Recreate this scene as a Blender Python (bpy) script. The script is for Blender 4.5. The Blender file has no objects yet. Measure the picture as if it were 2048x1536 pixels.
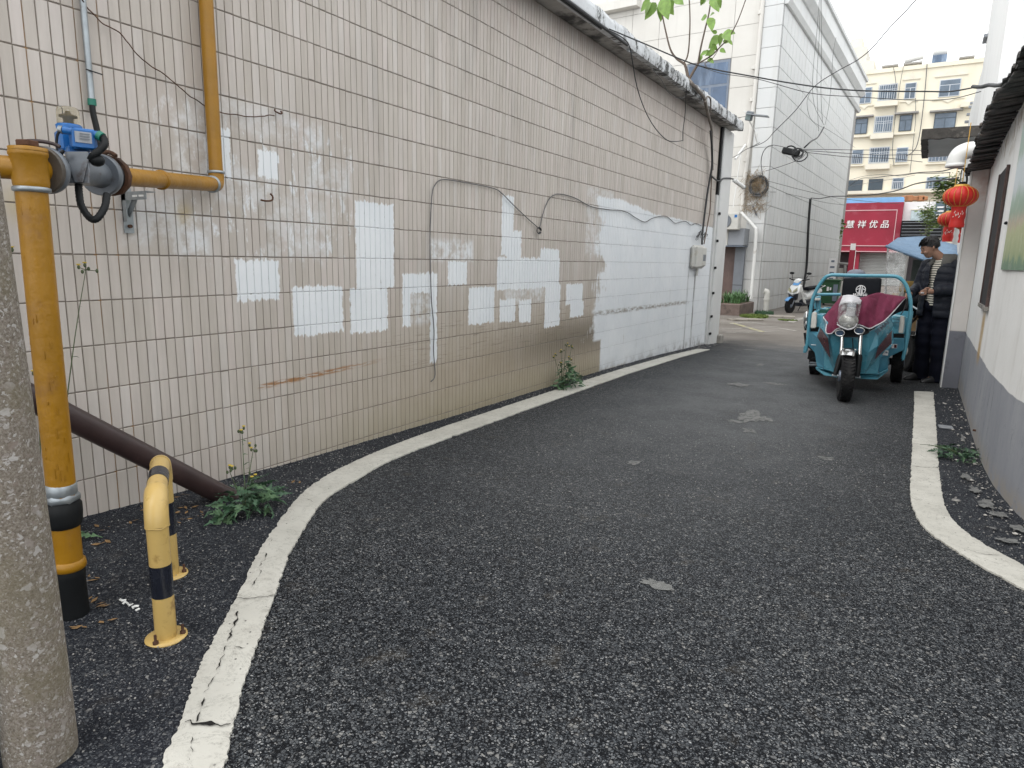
import bpy, math, random
import numpy as np
from mathutils import Vector, Matrix, noise
random.seed(7)
R = math.radians
scene = bpy.context.scene
C = scene.collection

# ------------------------------------------------------------------ camera
CAM_H = 1.25
F_PX, PITCH, ROLL, YAW = 1331.185, -0.187855, 0.0219606, 0.5457295
Mcam = (Matrix.Rotation(YAW, 3, 'Z') @ Matrix.Rotation(PITCH, 3, 'X') @ Matrix.Rotation(-ROLL, 3, 'Y'))
# columns: camera right (x), forward (y), up (z)
cam_d = bpy.data.cameras.new('camera')
cam = bpy.data.objects.new('camera', cam_d); C.objects.link(cam)
rx, fy, uz = Mcam.col[0], Mcam.col[1], Mcam.col[2]
m4 = Matrix(((rx[0], uz[0], -fy[0], 0), (rx[1], uz[1], -fy[1], 0), (rx[2], uz[2], -fy[2], CAM_H), (0, 0, 0, 1)))
cam.matrix_world = m4
cam_d.sensor_width = 36.0
cam_d.lens = F_PX / 2048 * 36.0
cam_d.clip_start = 0.05; cam_d.clip_end = 2000
scene.camera = cam

# ------------------------------------------------------------------ world, sun, exposure
world = bpy.data.worlds.new('World'); scene.world = world; world.use_nodes = True
wn = world.node_tree; wn.nodes.clear()
SUN_EL, SUN_AZ = R(55), R(212)      # azimuth measured clockwise from +Y
sky = wn.nodes.new('ShaderNodeTexSky'); sky.sky_type = 'NISHITA'; sky.sun_disc = False
sky.sun_elevation = SUN_EL; sky.sun_rotation = SUN_AZ; sky.air_density = 1.6; sky.dust_density = 8.0; sky.ozone_density = 1.0
hs = wn.nodes.new('ShaderNodeHueSaturation'); hs.inputs['Saturation'].default_value = 0.16
bgn = wn.nodes.new('ShaderNodeBackground'); bgn.inputs['Strength'].default_value = 0.12; CLOUD = 15.0
wo = wn.nodes.new('ShaderNodeOutputWorld')
cl = wn.nodes.new('ShaderNodeMix'); cl.data_type = 'RGBA'; cl.inputs[0].default_value = 0.85; cl.inputs[7].default_value = (CLOUD * .975, CLOUD, CLOUD * 1.015, 1)   # closed white cloud cover
wn.links.new(sky.outputs[0], hs.inputs['Color']); wn.links.new(hs.outputs[0], cl.inputs[6]); wn.links.new(cl.outputs[2], bgn.inputs['Color']); wn.links.new(bgn.outputs[0], wo.inputs['Surface'])
sun_d = bpy.data.lights.new('sun', 'SUN'); sun_d.energy = 0.8; sun_d.angle = R(40); sun_d.color = (1.0, 0.97, 0.93)
sun = bpy.data.objects.new('sun', sun_d); C.objects.link(sun)
sd = Vector((math.sin(SUN_AZ) * math.cos(SUN_EL), math.cos(SUN_AZ) * math.cos(SUN_EL), math.sin(SUN_EL)))
sun.rotation_euler = sd.to_track_quat('Z', 'Y').to_euler()
vs = scene.view_settings
vs.view_transform = 'Standard'; vs.look = 'None'; vs.gamma = 1.0; vs.use_curve_mapping = False
vs.exposure = 0.18
cy = scene.cycles; cy.max_bounces = 6; cy.diffuse_bounces = 3; cy.glossy_bounces = 2; cy.transmission_bounces = 4; cy.transparent_max_bounces = 8; cy.caustics_reflective = False; cy.caustics_refractive = False
cy.use_adaptive_sampling = True; cy.adaptive_threshold = 0.02

# ------------------------------------------------------------------ survey helpers (photo pixel + a known real plane -> metres)
CP = Vector((0, 0, CAM_H))
def ray(u, v):
    d = Mcam @ Vector(((u - 1024) / F_PX, 1.0, -(v - 768) / F_PX)); return d.normalized()
def AX(u, v, x): d = ray(u, v); return CP + d * (x / d.x)
def AY(u, v, y): d = ray(u, v); return CP + d * (y / d.y)
def AZ(u, v, z): d = ray(u, v); return CP + d * ((z - CAM_H) / d.z)
KY = [-5, 1.4, 2.7, 4.2, 7.2, 9.3, 11.5, 12.4, 16, 25, 60]; KZ = [.06, .035, -.01, -.035, -.05, -.09, -.165, -.2, -.25, -.28, -.3]
def g(y): return float(np.interp(y, KY, KZ))
def GR(u, v, dz=0):
    d = ray(u, v); z = 0.0
    for _ in range(50):
        p = CP + d * ((z - CAM_H) / d.z); z = .5 * z + .5 * g(p.y)
    p.z += dz; return p
def project(p):
    d = Mcam.transposed() @ (Vector(p) - CP)
    if d.y < 0.05: return None
    return (1024 + F_PX * d.x / d.y, 768 - F_PX * d.z / d.y, d.y)

# ------------------------------------------------------------------ object helpers
def link(o, parent=None):
    C.objects.link(o)
    if parent is not None:
        o.parent = parent
        o.matrix_parent_inverse = Matrix.Identity(4)
    return o
def thing(name, label, cat, loc=(0, 0, 0), group=None, rotz=0.0):
    o = bpy.data.objects.new(name, None); C.objects.link(o); o.empty_display_size = .1
    o.location = loc; o.rotation_euler = (0, 0, rotz); o['label'] = label; o['category'] = cat
    if group: o['group'] = group
    return o
def tag(o, label, cat, group=None):
    o['label'] = label; o['category'] = cat
    if group: o['group'] = group
    return o
def struct(o): o['kind'] = 'structure'; return o
def stuff(o): o['kind'] = 'stuff'; return o
def frame(d, up=Vector((0, 0, 1))):
    d = d.normalized()
    if abs(d.dot(up)) > .98: up = Vector((0, 1, 0))
    s = d.cross(up).normalized(); t = s.cross(d).normalized(); return s, t
class MB:
    def __init__(s): s.v = []; s.f = []; s.sm = []; s.mi = []
    def add(s, vs, fs, smooth=False, mi=0):
        b = len(s.v); s.v += [tuple(p) for p in vs]
        for f in fs: s.f.append([b + i for i in f]); s.sm.append(smooth); s.mi.append(mi)
    def box(s, c, size, rot=None, mi=0, ch=0.0):
        c = Vector(c); hx, hy, hz = [q / 2 for q in size]
        if ch <= 0:
            vs = [Vector((x * hx, y * hy, z * hz)) for x in (-1, 1) for y in (-1, 1) for z in (-1, 1)]
            fs = [(0, 1, 3, 2), (4, 6, 7, 5), (0, 4, 5, 1), (2, 3, 7, 6), (0, 2, 6, 4), (1, 5, 7, 3)]
        else:
            ch = min(ch, hx * .9, hy * .9, hz * .9); vs = []; idx = {}
            for x in (-1, 1):
                for y in (-1, 1):
                    for z in (-1, 1):
                        for a in range(3):
                            q = [x * (hx - ch), y * (hy - ch), z * (hz - ch)]; q[a] = (x, y, z)[a] * (hx, hy, hz)[a]
                            idx[(x, y, z, a)] = len(vs); vs.append(Vector(q))
            fs = []
            for a in range(3):
                o1, o2 = [k for k in range(3) if k != a]
                for sg in (-1, 1):
                    l = []
                    for (p, q) in ((-1, -1), (1, -1), (1, 1), (-1, 1)):
                        k = [0, 0, 0]; k[a] = sg; k[o1] = p; k[o2] = q; l.append(idx[(k[0], k[1], k[2], a)])
                    flip = (sg > 0) != (a != 1)
                    fs.append(tuple(l[::-1]) if flip else tuple(l))
            for a in range(3):       # edges along axis a
                o1, o2 = [k for k in range(3) if k != a]
                for p in (-1, 1):
                    for q in (-1, 1):
                        k0 = [0, 0, 0]; k0[o1] = p; k0[o2] = q; k1 = list(k0); k0[a] = -1; k1[a] = 1
                        l = [idx[(*k0, o1)], idx[(*k1, o1)], idx[(*k1, o2)], idx[(*k0, o2)]]
                        fs.append(tuple(l))
            for x in (-1, 1):
                for y in (-1, 1):
                    for z in (-1, 1): fs.append(tuple(idx[(x, y, z, a)] for a in range(3)))
        if rot is not None: vs = [rot @ p for p in vs]
        s.add([p + c for p in vs], fs, False, mi); return s
    def bbox(s, x0, x1, y0, y1, z0, z1, mi=0, ch=0.0):
        return s.box(((x0 + x1) / 2, (y0 + y1) / 2, (z0 + z1) / 2), (abs(x1 - x0), abs(y1 - y0), abs(z1 - z0)), None, mi, ch)
    def obox(s, p, d, L, W, H, mi=0, ch=0.0, up=Vector((0, 0, 1))):   # box centred at p, length L along d, width W sideways, height H
        d = Vector(d).normalized(); a, t = frame(d, up)
        rot = Matrix((a, d, t)).transposed()
        return s.box(p, (W, L, H), rot, mi, ch)
    def loft(s, rings, closed_ends=True, mi=0, smooth=True, cyc=False):
        n = len(rings[0]); vs = [p for r in rings for p in r]; fs = []
        m = len(rings)
        for i in range(m if cyc else m - 1):
            j = (i + 1) % m
            for k in range(n):
                k2 = (k + 1) % n; fs.append((i * n + k, i * n + k2, j * n + k2, j * n + k))
        s.add(vs, fs, smooth, mi)
        if closed_ends and not cyc:
            s.add(rings[0], [tuple(range(n))[::-1]], False, mi); s.add(rings[-1], [tuple(range(n))], False, mi)
        return s
    def tube(s, pts, r, n=8, mi=0, caps=True, smooth=True, cyc=False):
        pts = [Vector(p) for p in pts]; m = len(pts)
        rr = r if isinstance(r, (list, tuple)) else [r] * m
        rings = []; prev = None
        for i in range(m):
            if cyc: d = pts[(i + 1) % m] - pts[i - 1]
            else: d = pts[min(i + 1, m - 1)] - pts[max(i - 1, 0)]
            if d.length < 1e-9: d = Vector((0, 0, 1))
            d.normalize()
            if prev is None: a, t = frame(d)
            else:
                a = prev - d * prev.dot(d)
                if a.length < 1e-6: a, t = frame(d)
                a.normalize(); t = a.cross(d).normalized()
            prev = a
            rings.append([pts[i] + (a * math.cos(2 * math.pi * k / n) + t * math.sin(2 * math.pi * k / n)) * rr[i] for k in range(n)])
        return s.loft(rings, caps, mi, smooth, cyc)
    def cyl(s, a, b, r, n=16, mi=0, r2=None): return s.tube([a, b], [r, r if r2 is None else r2], n, mi)
    def ell(s, c, rad, nu=16, nv=10, rot=None, mi=0):
        c = Vector(c); rings = []
        for i in range(nv + 1):
            th = math.pi * i / nv; sn = max(math.sin(th), .02)
            ring = []
            for k in range(nu):
                a = 2 * math.pi * k / nu; p = Vector((rad[0] * sn * math.cos(a), rad[1] * sn * math.sin(a), rad[2] * math.cos(th)))
                ring.append(c + (rot @ p if rot is not None else p))
            rings.append(ring)
        return s.loft(rings, True, mi)
    def lathe(s, c, prof, n=24, mi=0, axis=Vector((0, 0, 1))):
        c = Vector(c); a, t = frame(Vector(axis)); ax = Vector(axis).normalized()
        return s.loft([[c + ax * z + (a * math.cos(2 * math.pi * k / n) + t * math.sin(2 * math.pi * k / n)) * r for k in range(n)] for r, z in prof], True, mi)
    def prism(s, poly, ext, mi=0):
        poly = [Vector(p) for p in poly]; e = Vector(ext); n = len(poly)
        vs = poly + [p + e for p in poly]
        fs = [tuple(range(n))[::-1], tuple(range(n, 2 * n))] + [(i, (i + 1) % n, n + (i + 1) % n, n + i) for i in range(n)]
        s.add(vs, fs, False, mi); return s
    def quad(s, a, b, c, d, mi=0): s.add([a, b, c, d], [(0, 1, 2, 3)], False, mi); return s
    def mesh(s, name, mats):
        me = bpy.data.meshes.new(name); me.from_pydata([tuple(p) for p in s.v], [], s.f)
        for m in (mats if isinstance(mats, (list, tuple)) else [mats]): me.materials.append(m)
        me.polygons.foreach_set('use_smooth', s.sm); me.polygons.foreach_set('material_index', s.mi)
        me.update(); return me
    def build(s, name, mats, parent=None, fix=True, bevel=0.0, origin=None):
        if parent is not None and origin is None: off = parent_world(parent)
        elif origin is not None: off = Matrix.Translation(Vector(origin))
        else: off = Matrix.Identity(4)
        me = s.mesh(name, mats)
        if off != Matrix.Identity(4): me.transform(off.inverted())
        if fix: recalc(me)
        o = bpy.data.objects.new(name, me)
        if origin is not None and parent is None: o.location = origin
        link(o, parent)
        if bevel > 0:
            b = o.modifiers.new('bevel', 'BEVEL'); b.width = bevel; b.segments = 2; b.limit_method = 'ANGLE'; b.angle_limit = R(40)
        return o
def parent_world(p):
    m = Matrix.LocRotScale(p.location, p.rotation_euler.to_quaternion() if p.rotation_mode == 'XYZ' else None, p.scale)
    if p.parent is not None: return parent_world(p.parent) @ m
    return m
import bmesh
def recalc(me):
    bm = bmesh.new(); bm.from_mesh(me); bmesh.ops.recalc_face_normals(bm, faces=bm.faces); bm.to_mesh(me); bm.free(); me.update()
def catmull(pts, n=6):
    pts = [Vector(p) for p in pts]; out = []
    for i in range(len(pts) - 1):
        p0 = pts[max(i - 1, 0)]; p1 = pts[i]; p2 = pts[i + 1]; p3 = pts[min(i + 2, len(pts) - 1)]
        for k in range(n):
            t = k / n
            out.append(.5 * ((2 * p1) + (-p0 + p2) * t + (2 * p0 - 5 * p1 + 4 * p2 - p3) * t * t + (-p0 + 3 * p1 - 3 * p2 + p3) * t ** 3))
    out.append(pts[-1]); return out
def text_mesh(txt, size, depth, mat, parent, origin, xdir, updir, name='lettering', shear=0.0, bold=0.0, width=None):
    cu = bpy.data.curves.new(name, 'FONT'); cu.body = txt; cu.size = size; cu.extrude = depth; cu.align_x = 'CENTER'; cu.align_y = 'CENTER'
    cu.shear = shear; cu.offset = bold
    to = bpy.data.objects.new(name, cu); C.objects.link(to)
    dg = bpy.context.evaluated_depsgraph_get(); me = bpy.data.meshes.new_from_object(to.evaluated_get(dg))
    bpy.data.objects.remove(to); bpy.data.curves.remove(cu)
    if len(me.vertices) == 0: return None
    X = Vector(xdir).normalized(); Y = Vector(updir).normalized(); Z = X.cross(Y).normalized(); Y = Z.cross(X)
    if width:
        w = max(v.co.x for v in me.vertices) - min(v.co.x for v in me.vertices); s = width / w
        for v in me.vertices: v.co.x *= s
    M = Matrix(((X.x, Y.x, Z.x, origin[0]), (X.y, Y.y, Z.y, origin[1]), (X.z, Y.z, Z.z, origin[2]), (0, 0, 0, 1)))
    me.transform(parent_world(parent).inverted() @ M if parent is not None else M)
    me.materials.clear(); me.materials.append(mat)
    o = bpy.data.objects.new(name, me); link(o, parent); return o

# ------------------------------------------------------------------ material helpers
class NT:
    def __init__(s, name):
        s.m = bpy.data.materials.new(name); s.m.use_nodes = True; s.t = s.m.node_tree; s.t.nodes.clear()
        s.out = s.t.nodes.new('ShaderNodeOutputMaterial'); s.b = s.t.nodes.new('ShaderNodeBsdfPrincipled')
        s.t.links.new(s.b.outputs[0], s.out.inputs['Surface'])
        s.geo = s.t.nodes.new('ShaderNodeNewGeometry'); s.P = s.geo.outputs['Position']
    def n(s, ty): return s.t.nodes.new(ty)
    def L(s, a, b): s.t.links.new(a, b)
    def setin(s, sock, v):
        if isinstance(v, bpy.types.NodeSocket): s.L(v, sock)
        elif v is not None:
            if sock.type == 'RGBA' and len(v) == 3: v = (*v, 1)
            sock.default_value = v
    def math(s, op, a, b=None, c=None, clamp=False):
        q = s.n('ShaderNodeMath'); q.operation = op; q.use_clamp = clamp
        s.setin(q.inputs[0], a); s.setin(q.inputs[1], b) if b is not None else None
        if c is not None: s.setin(q.inputs[2], c)
        return q.outputs[0]
    def vmath(s, op, a, b=None):
        q = s.n('ShaderNodeVectorMath'); q.operation = op; s.setin(q.inputs[0], a)
        if b is not None: s.setin(q.inputs[1], b)
        return q.outputs['Value'] if op in ('DOT_PRODUCT', 'LENGTH', 'DISTANCE') else q.outputs[0]
    def sep(s, v): q = s.n('ShaderNodeSeparateXYZ'); s.L(v, q.inputs[0]); return q.outputs
    def comb(s, x, y, z):
        q = s.n('ShaderNodeCombineXYZ'); s.setin(q.inputs[0], x); s.setin(q.inputs[1], y); s.setin(q.inputs[2], z); return q.outputs[0]
    def noise(s, v, scale, detail=4, rough=.55, dist=0.0):
        q = s.n('ShaderNodeTexNoise'); s.setin(q.inputs['Vector'], v); q.inputs['Scale'].default_value = scale
        q.inputs['Detail'].default_value = detail; q.inputs['Roughness'].default_value = rough; q.inputs['Distortion'].default_value = dist
        return q.outputs[0], q.outputs[1]
    def voro(s, v, scale, feat='F1', rnd=1.0):
        q = s.n('ShaderNodeTexVoronoi'); q.feature = feat; s.setin(q.inputs['Vector'], v); q.inputs['Scale'].default_value = scale
        q.inputs['Randomness'].default_value = rnd
        return q
    def ramp(s, f, stops, interp='LINEAR'):
        q = s.n('ShaderNodeValToRGB'); s.L(f, q.inputs[0]); cr = q.color_ramp; cr.interpolation = interp
        while len(cr.elements) > 1: cr.elements.remove(cr.elements[-1])
        cr.elements[0].position = stops[0][0]
        def c4(c): return (c, c, c, 1) if not hasattr(c, '__len__') else (*c, 1)
        cr.elements[0].color = c4(stops[0][1])
        for p, c in stops[1:]: e = cr.elements.new(p); e.color = c4(c)
        return q.outputs[0]
    def mix(s, f, a, b, mode='MIX'):
        q = s.n('ShaderNodeMix'); q.data_type = 'RGBA'; q.blend_type = mode; s.setin(q.inputs[0], f); s.setin(q.inputs[6], a); s.setin(q.inputs[7], b); return q.outputs[2]
    def smooth(s, x, a, b):   # smoothstep a..b -> 0..1
        q = s.n('ShaderNodeMapRange'); q.interpolation_type = 'SMOOTHSTEP'; s.setin(q.inputs[0], x)
        q.inputs[1].default_value = a; q.inputs[2].default_value = b; return q.outputs[0]
    def bump(s, h, strength=.3, dist=.01, normal=None):
        q = s.n('ShaderNodeBump'); q.inputs['Strength'].default_value = strength; q.inputs['Distance'].default_value = dist
        s.L(h, q.inputs['Height'])
        if normal is not None: s.L(normal, q.inputs['Normal'])
        return q.outputs[0]
    def fin(s, col=None, rough=None, metal=None, normal=None, spec=None):
        if col is not None: s.setin(s.b.inputs['Base Color'], col)
        if rough is not None: s.setin(s.b.inputs['Roughness'], rough)
        if metal is not None: s.setin(s.b.inputs['Metallic'], metal)
        if normal is not None: s.L(normal, s.b.inputs['Normal'])
        if spec is not None: s.b.inputs['Specular IOR Level'].default_value = spec
        return s.m
def M(name, col, rough=.6, metal=0.0, var=.18, scale=6, bump=.15, bscale=60, dirt=None, dirt_amt=.5, dscale=3, streak=False, spec=None, bd=.004):
    """plain painted / cast / woven surface with uneven tone, optional dirt patches, fine relief"""
    n = NT(name); P = n.P
    Pd = n.vmath('MULTIPLY', P, (1, 1, .18)) if streak else P
    f, _ = n.noise(P, scale, 5, .6)
    lo = tuple(c * (1 - var) for c in col); hi = tuple(min(c * (1 + var), .95) for c in col)
    c = n.ramp(f, [(.3, lo), (.7, hi)])
    if dirt is not None:
        d, _ = n.noise(Pd, dscale, 7, .68)
        mk = n.smooth(d, .62 - .25 * dirt_amt, .78 - .2 * dirt_amt)
        c = n.mix(mk, c, dirt)
    rf, _ = n.noise(P, scale * 2.3, 3)
    rr = n.math('MULTIPLY_ADD', rf, .3, rough - .15, clamp=True)
    nb = None
    if bump > 0: h, _ = n.noise(P, bscale, 4, .6); nb = n.bump(h, bump, bd)
    return n.fin(c, rr, metal, nb, spec)

# ================================================================== MATERIALS OF THE SETTING
def asphalt_mat(name, base=1.0, blue=0.0, far=True):
    n = NT(name); P = n.P; x, y, z = n.sep(P)
    v1 = n.voro(P, 215); r1 = n.sep(v1.outputs['Color'])[0]
    v2 = n.voro(P, 98); r2 = n.sep(v2.outputs['Color'])[0]
    b = base
    c = n.ramp(r1, [(0, (.0035 * b, .004 * b, .0055 * b)), (.45, (.013 * b, .0145 * b, .0175 * b)), (.66, (.048 * b, .053 * b, .059 * b)), (.86, (.105 * b, .113 * b, .122 * b)), (.985, (.26, .26, .26))])
    c2 = n.ramp(r2, [(0, (.006 * b, .007 * b, .009 * b)), (.6, (.036 * b, .040 * b, .046 * b)), (.93, (.105 * b, .11 * b, .116 * b)), (.99, (.26, .255, .245))])
    mk = n.math('GREATER_THAN', r2, .70); c = n.mix(n.math('MULTIPLY', mk, .65), c, c2)
    # binder between stones
    e = n.voro(P, 98, 'DISTANCE_TO_EDGE').outputs[0]
    c = n.mix(n.smooth(e, .14, .0), c, (.004, .0045, .006)); gn, _ = n.noise(P, 34, 3, .7); c = n.mix(1.0, c, n.ramp(gn, [(.32, (.62, .62, .63)), (.68, (1.38, 1.38, 1.36))]), 'MULTIPLY')
    # wide tonal patches, worn wheel paths, faint brown
    f, _ = n.noise(P, .8, 5, .6); c = n.mix(1.0, c, n.ramp(f, [(.3, (.78, .79, .82)), (.7, (1.22, 1.2, 1.17))]), 'MULTIPLY')
    f2, _ = n.noise(P, 5, 5, .65); c = n.mix(n.math('MULTIPLY', n.smooth(f2, .58, .75), .35), c, (.075, .062, .045))
    if blue: c = n.mix(blue, c, (.035, .04, .055))
    if far:
        # dust rubbed into the wheel area, and older brown-grey concrete-like paving beyond the wall's end
        cx = n.math('ABSOLUTE', n.math('ADD', x, 1.35)); yy = n.smooth(y, 1.5, 7.0)
        w = n.math('MULTIPLY', n.smooth(cx, 1.65, .3), yy); fd, _ = n.noise(P, 2.2, 6, .7)
        c = n.mix(n.math('MULTIPLY', n.math('MULTIPLY', w, fd), 1.05), c, (.165, .168, .172))
        fo, _ = n.noise(P, .5, 6, .65)
        ymix = n.smooth(n.math('ADD', y, n.math('MULTIPLY', fo, 4)), 13.4, 15.6)
        oc = n.ramp(fo, [(.35, (.15, .132, .115)), (.65, (.25, .228, .205))]); c = n.mix(n.math('MULTIPLY', ymix, .9), c, oc)
    h = n.math('ADD', n.math('MULTIPLY', n.smooth(e, 0, .25), .7), n.math('MULTIPLY', n.smooth(v1.outputs['Distance'], .7, .1), .3))
    h = n.math('ADD', h, n.math('MULTIPLY', r2, .35))
    nb = n.bump(h, .55, .004)
    return n.fin(c, n.ramp(r1, [(0, .65), (1, .85)]), 0, nb, .12)

MAT = {}
MAT['asphalt'] = asphalt_mat('asphalt', 1.0)
MAT['verge'] = asphalt_mat('verge_asphalt', .72, .25, far=False)

def line_mat():
    n = NT('thermoplastic_white'); P = n.P
    f, _ = n.noise(P, 3, 6, .6); c = n.ramp(f, [(.3, (.44, .425, .38)), (.7, (.57, .553, .50))])
    s, _ = n.noise(P, 30, 6, .75); c = n.mix(n.math('MULTIPLY', n.smooth(s, .52, .68), .7), c, (.33, .315, .28)); s2, _ = n.noise(P, 7, 4, .6); c = n.mix(n.math('MULTIPLY', n.smooth(s2, .5, .7), .35), c, (.38, .36, .32))
    sp = n.voro(P, 30).outputs['Distance']; rr = n.noise(P, 9, 2)[0]
    c = n.mix(n.math('MULTIPLY', n.smooth(sp, .13, .08), n.smooth(rr, .5, .56)), c, (.06, .058, .055))
    x, y, z = n.sep(P)
    w, _ = n.noise(P, 5.5, 8, .75, 1.2)                               # hairline cracks
    cr = n.smooth(n.math('ABSOLUTE', n.math('SUBTRACT', w, .5)), .006, .0)
    c = n.mix(n.math('MULTIPLY', cr, .7), c, (.12, .115, .10))
    h, _ = n.noise(P, 90, 5, .7)
    return n.fin(c, .75, 0, n.bump(h, .35, .003), .3)
MAT['line'] = line_mat()

# ---- the tiled wall: tiles and their joints share the same paint-over patches, in metres on the wall (y along it, z up)
TY0, TPY, TZ0, TPZ = 1.306, .048, .0222, .2
PATCH = [(3.19, 3.55, 1.03, 1.58), (2.67, 3.06, .765, 1.05), (3.13, 3.48, .74, 1.03), (2.295, 2.577, .988, 1.205), (4.17, 4.42, 1.03, 1.21),
         (3.64, 4.03, .98, 1.12), (3.64, 3.72, .75, 1.0), (3.95, 4.03, .45, 1.0), (4.93, 5.12, 1.27, 1.77), (4.87, 6.02, .97, 1.25), (5.02, 5.26, 1.2, 1.48), (5.62, 6.0, 1.2, 1.34),
         (5.74, 6.06, .58, 1.0), (4.45, 4.83, .70, 1.0), (4.92, 5.18, .69, .885), (5.25, 5.47, .66, .87), (6.19, 6.58, .78, .99), (6.3, 6.62, .64, .8),
         (2.17, 2.30, 1.62, 1.86), (2.47, 2.60, 1.65, 1.79), (1.78, 1.95, 1.55, 1.60)]
FAINT = [(3.96, 4.5, 1.22, 1.37, 1.0), (2.66, 2.94, 1.86, 1.98, .8), (2.80, 3.15, 1.60, 1.78, .6), (2.0, 2.15, 1.23, 1.42, .9), (1.72, 2.02, 1.28, 1.50, .6), (2.2, 2.6, 1.5, 1.68, .6),
         (2.5, 2.95, 1.22, 1.56, .5), (5.0, 6.05, .84, 1.0, .8), (3.70, 3.98, .76, .98, .8), (2.0, 2.16, 1.55, 1.9, .7), (2.1, 2.7, 1.86, 2.02, .45), (6.6, 7.3, 1.3, 2.0, .55)]
def wall_paint_group():
    """node group: position -> (tile colour without joints, white-paint mask)"""
    gt = bpy.data.node_groups.new('wall_finish', 'ShaderNodeTree')
    gt.interface.new_socket('Colour', in_out='OUTPUT', socket_type='NodeSocketColor')
    gt.interface.new_socket('Paint', in_out='OUTPUT', socket_type='NodeSocketFloat')
    gt.interface.new_socket('Dirt', in_out='OUTPUT', socket_type='NodeSocketFloat')
    n = NT.__new__(NT); n.t = gt; n.m = None
    go = gt.nodes.new('NodeGroupOutput'); geo = gt.nodes.new('ShaderNodeNewGeometry'); P = geo.outputs['Position']
    x, y, z = n.sep(P)
    # per-tile tone
    iy = n.math('FLOOR', n.math('DIVIDE', n.math('SUBTRACT', y, TY0), TPY)); iz = n.math('FLOOR', n.math('DIVIDE', n.math('SUBTRACT', z, TZ0), TPZ))
    wn_ = n.n('ShaderNodeTexWhiteNoise'); wn_.noise_dimensions = '3D'; n.L(n.comb(iy, iz, .5), wn_.inputs['Vector']); rnd = wn_.outputs['Value']
    c = n.ramp(rnd, [(0, (.485, .438, .395)), (.35, (.525, .478, .436)), (.7, (.542, .49, .452)), (1, (.57, .528, .495))])
    rn2 = n.sep(wn_.outputs['Color'])[1]
    c = n.mix(n.math('MULTIPLY', n.smooth(rn2, .75, 1.0), .45), c, (.60, .53, .50))            # some pinker tiles
    # every tile a little greener at one side of its face, smeared rain marks
    st, _ = n.noise(n.vmath('MULTIPLY', P, (1, 26, 2.2)), 1.0, 5, .6); c = n.mix(1.0, c, n.ramp(st, [(.3, (.90, .90, .89)), (.7, (1.05, 1.05, 1.05))]), 'MULTIPLY')
    big, _ = n.noise(P, .9, 5, .6); c = n.mix(1.0, c, n.ramp(big, [(.3, (.91, .905, .895)), (.72, (1.05, 1.045, 1.04))]), 'MULTIPLY')
    # dark grey soot plumes under the eaves
    n1, _ = n.noise(n.vmath('MULTIPLY', P, (1, 2.8, .35)), 1.3, 4, .6)
    pl = n.math('MULTIPLY', n.smooth(n1, .56, .74), n.smooth(z, 1.4, 2.6)); c = n.mix(n.math('MULTIPLY', pl, .38), c, (.23, .22, .205))
    n1b, _ = n.noise(n.vmath('MULTIPLY', P, (1, 2.2, 1.2)), 1.6, 6, .7)
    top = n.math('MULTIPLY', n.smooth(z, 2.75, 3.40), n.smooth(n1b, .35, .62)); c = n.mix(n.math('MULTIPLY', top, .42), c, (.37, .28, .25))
    topd = n.smooth(z, 3.18, 3.42); c = n.mix(n.math('MULTIPLY', topd, .35), c, (.20, .18, .17))  # evenly darker towards the top edge of the wall
    # tan road-splash and rubbed dirt in the lower part, strongest at mid length
    lowz = n.smooth(z, 1.25, .25); n2, _ = n.noise(n.vmath('MULTIPLY', P, (1, .8, 1.4)), 1.5, 6, .65)
    yw = n.math('MULTIPLY', n.smooth(y, 1.6, 4.6), n.smooth(y, 8.3, 6.6))
    low = n.math('MULTIPLY', n.math('MULTIPLY', lowz, yw), n.math('ADD', n2, .35))
    c = n.mix(n.math('MULTIPLY', low, .9, clamp=True), c, (.36, .30, .22))
    d4 = n.smooth(z, .32, -.05); d4 = n.math('MULTIPLY', d4, n.smooth(y, 2.2, 3.4)); c = n.mix(n.math('MULTIPLY', d4, .38), c, (.30, .27, .16))
    band = n.math('MULTIPLY', n.smooth(n.math('ABSOLUTE', n.math('SUBTRACT', z, .42)), .30, .02), n.math('MULTIPLY', n.smooth(y, 4.3, 6.3), n.smooth(y, 7.5, 6.95)))
    c = n.mix(n.math('MULTIPLY', band, .75), c, (.175, .15, .115))
    # horizontal scrapes from passing carts
    sc, _ = n.noise(n.vmath('MULTIPLY', P, (1, 1.6, 48)), 1.7, 7, .78)
    scm = n.math('MULTIPLY', n.math('MULTIPLY', n.smooth(sc, .57, .63), n.smooth(n.math('ABSOLUTE', n.math('SUBTRACT', z, .60)), .22, .10)), n.smooth(y, 3.0, 4.2))
    c = n.mix(n.math('MULTIPLY', scm, .65), c, (.15, .12, .095))
    # one rusty scrape
    ru = n.math('MULTIPLY', n.smooth(n.math('ABSOLUTE', n.math('SUBTRACT', z, n.math('MULTIPLY_ADD', y, .035, .415))), .022, .006), n.math('MULTIPLY', n.smooth(y, 2.38, 2.45), n.smooth(y, 3.55, 2.9)))
    sn, _ = n.noise(n.vmath('MULTIPLY', P, (1, 10, 80)), 1, 5, .7); c = n.mix(n.math('MULTIPLY', n.math('MULTIPLY', ru, n.smooth(sn, .42, .55)), .9), c, (.30, .14, .045))
    # ochre stain by the gas pipe bracket
    oc = n.smooth(n.vmath('DISTANCE', P, (-3.13, 2.02, 1.42)), .09, .0); c = n.mix(n.math('MULTIPLY', oc, .5), c, (.45, .33, .10))
    oc = n.smooth(n.vmath('DISTANCE', P, (-3.13, 1.34, 1.42)), .14, .0); c = n.mix(n.math('MULTIPLY', oc, .55), c, (.45, .35, .12))
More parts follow.
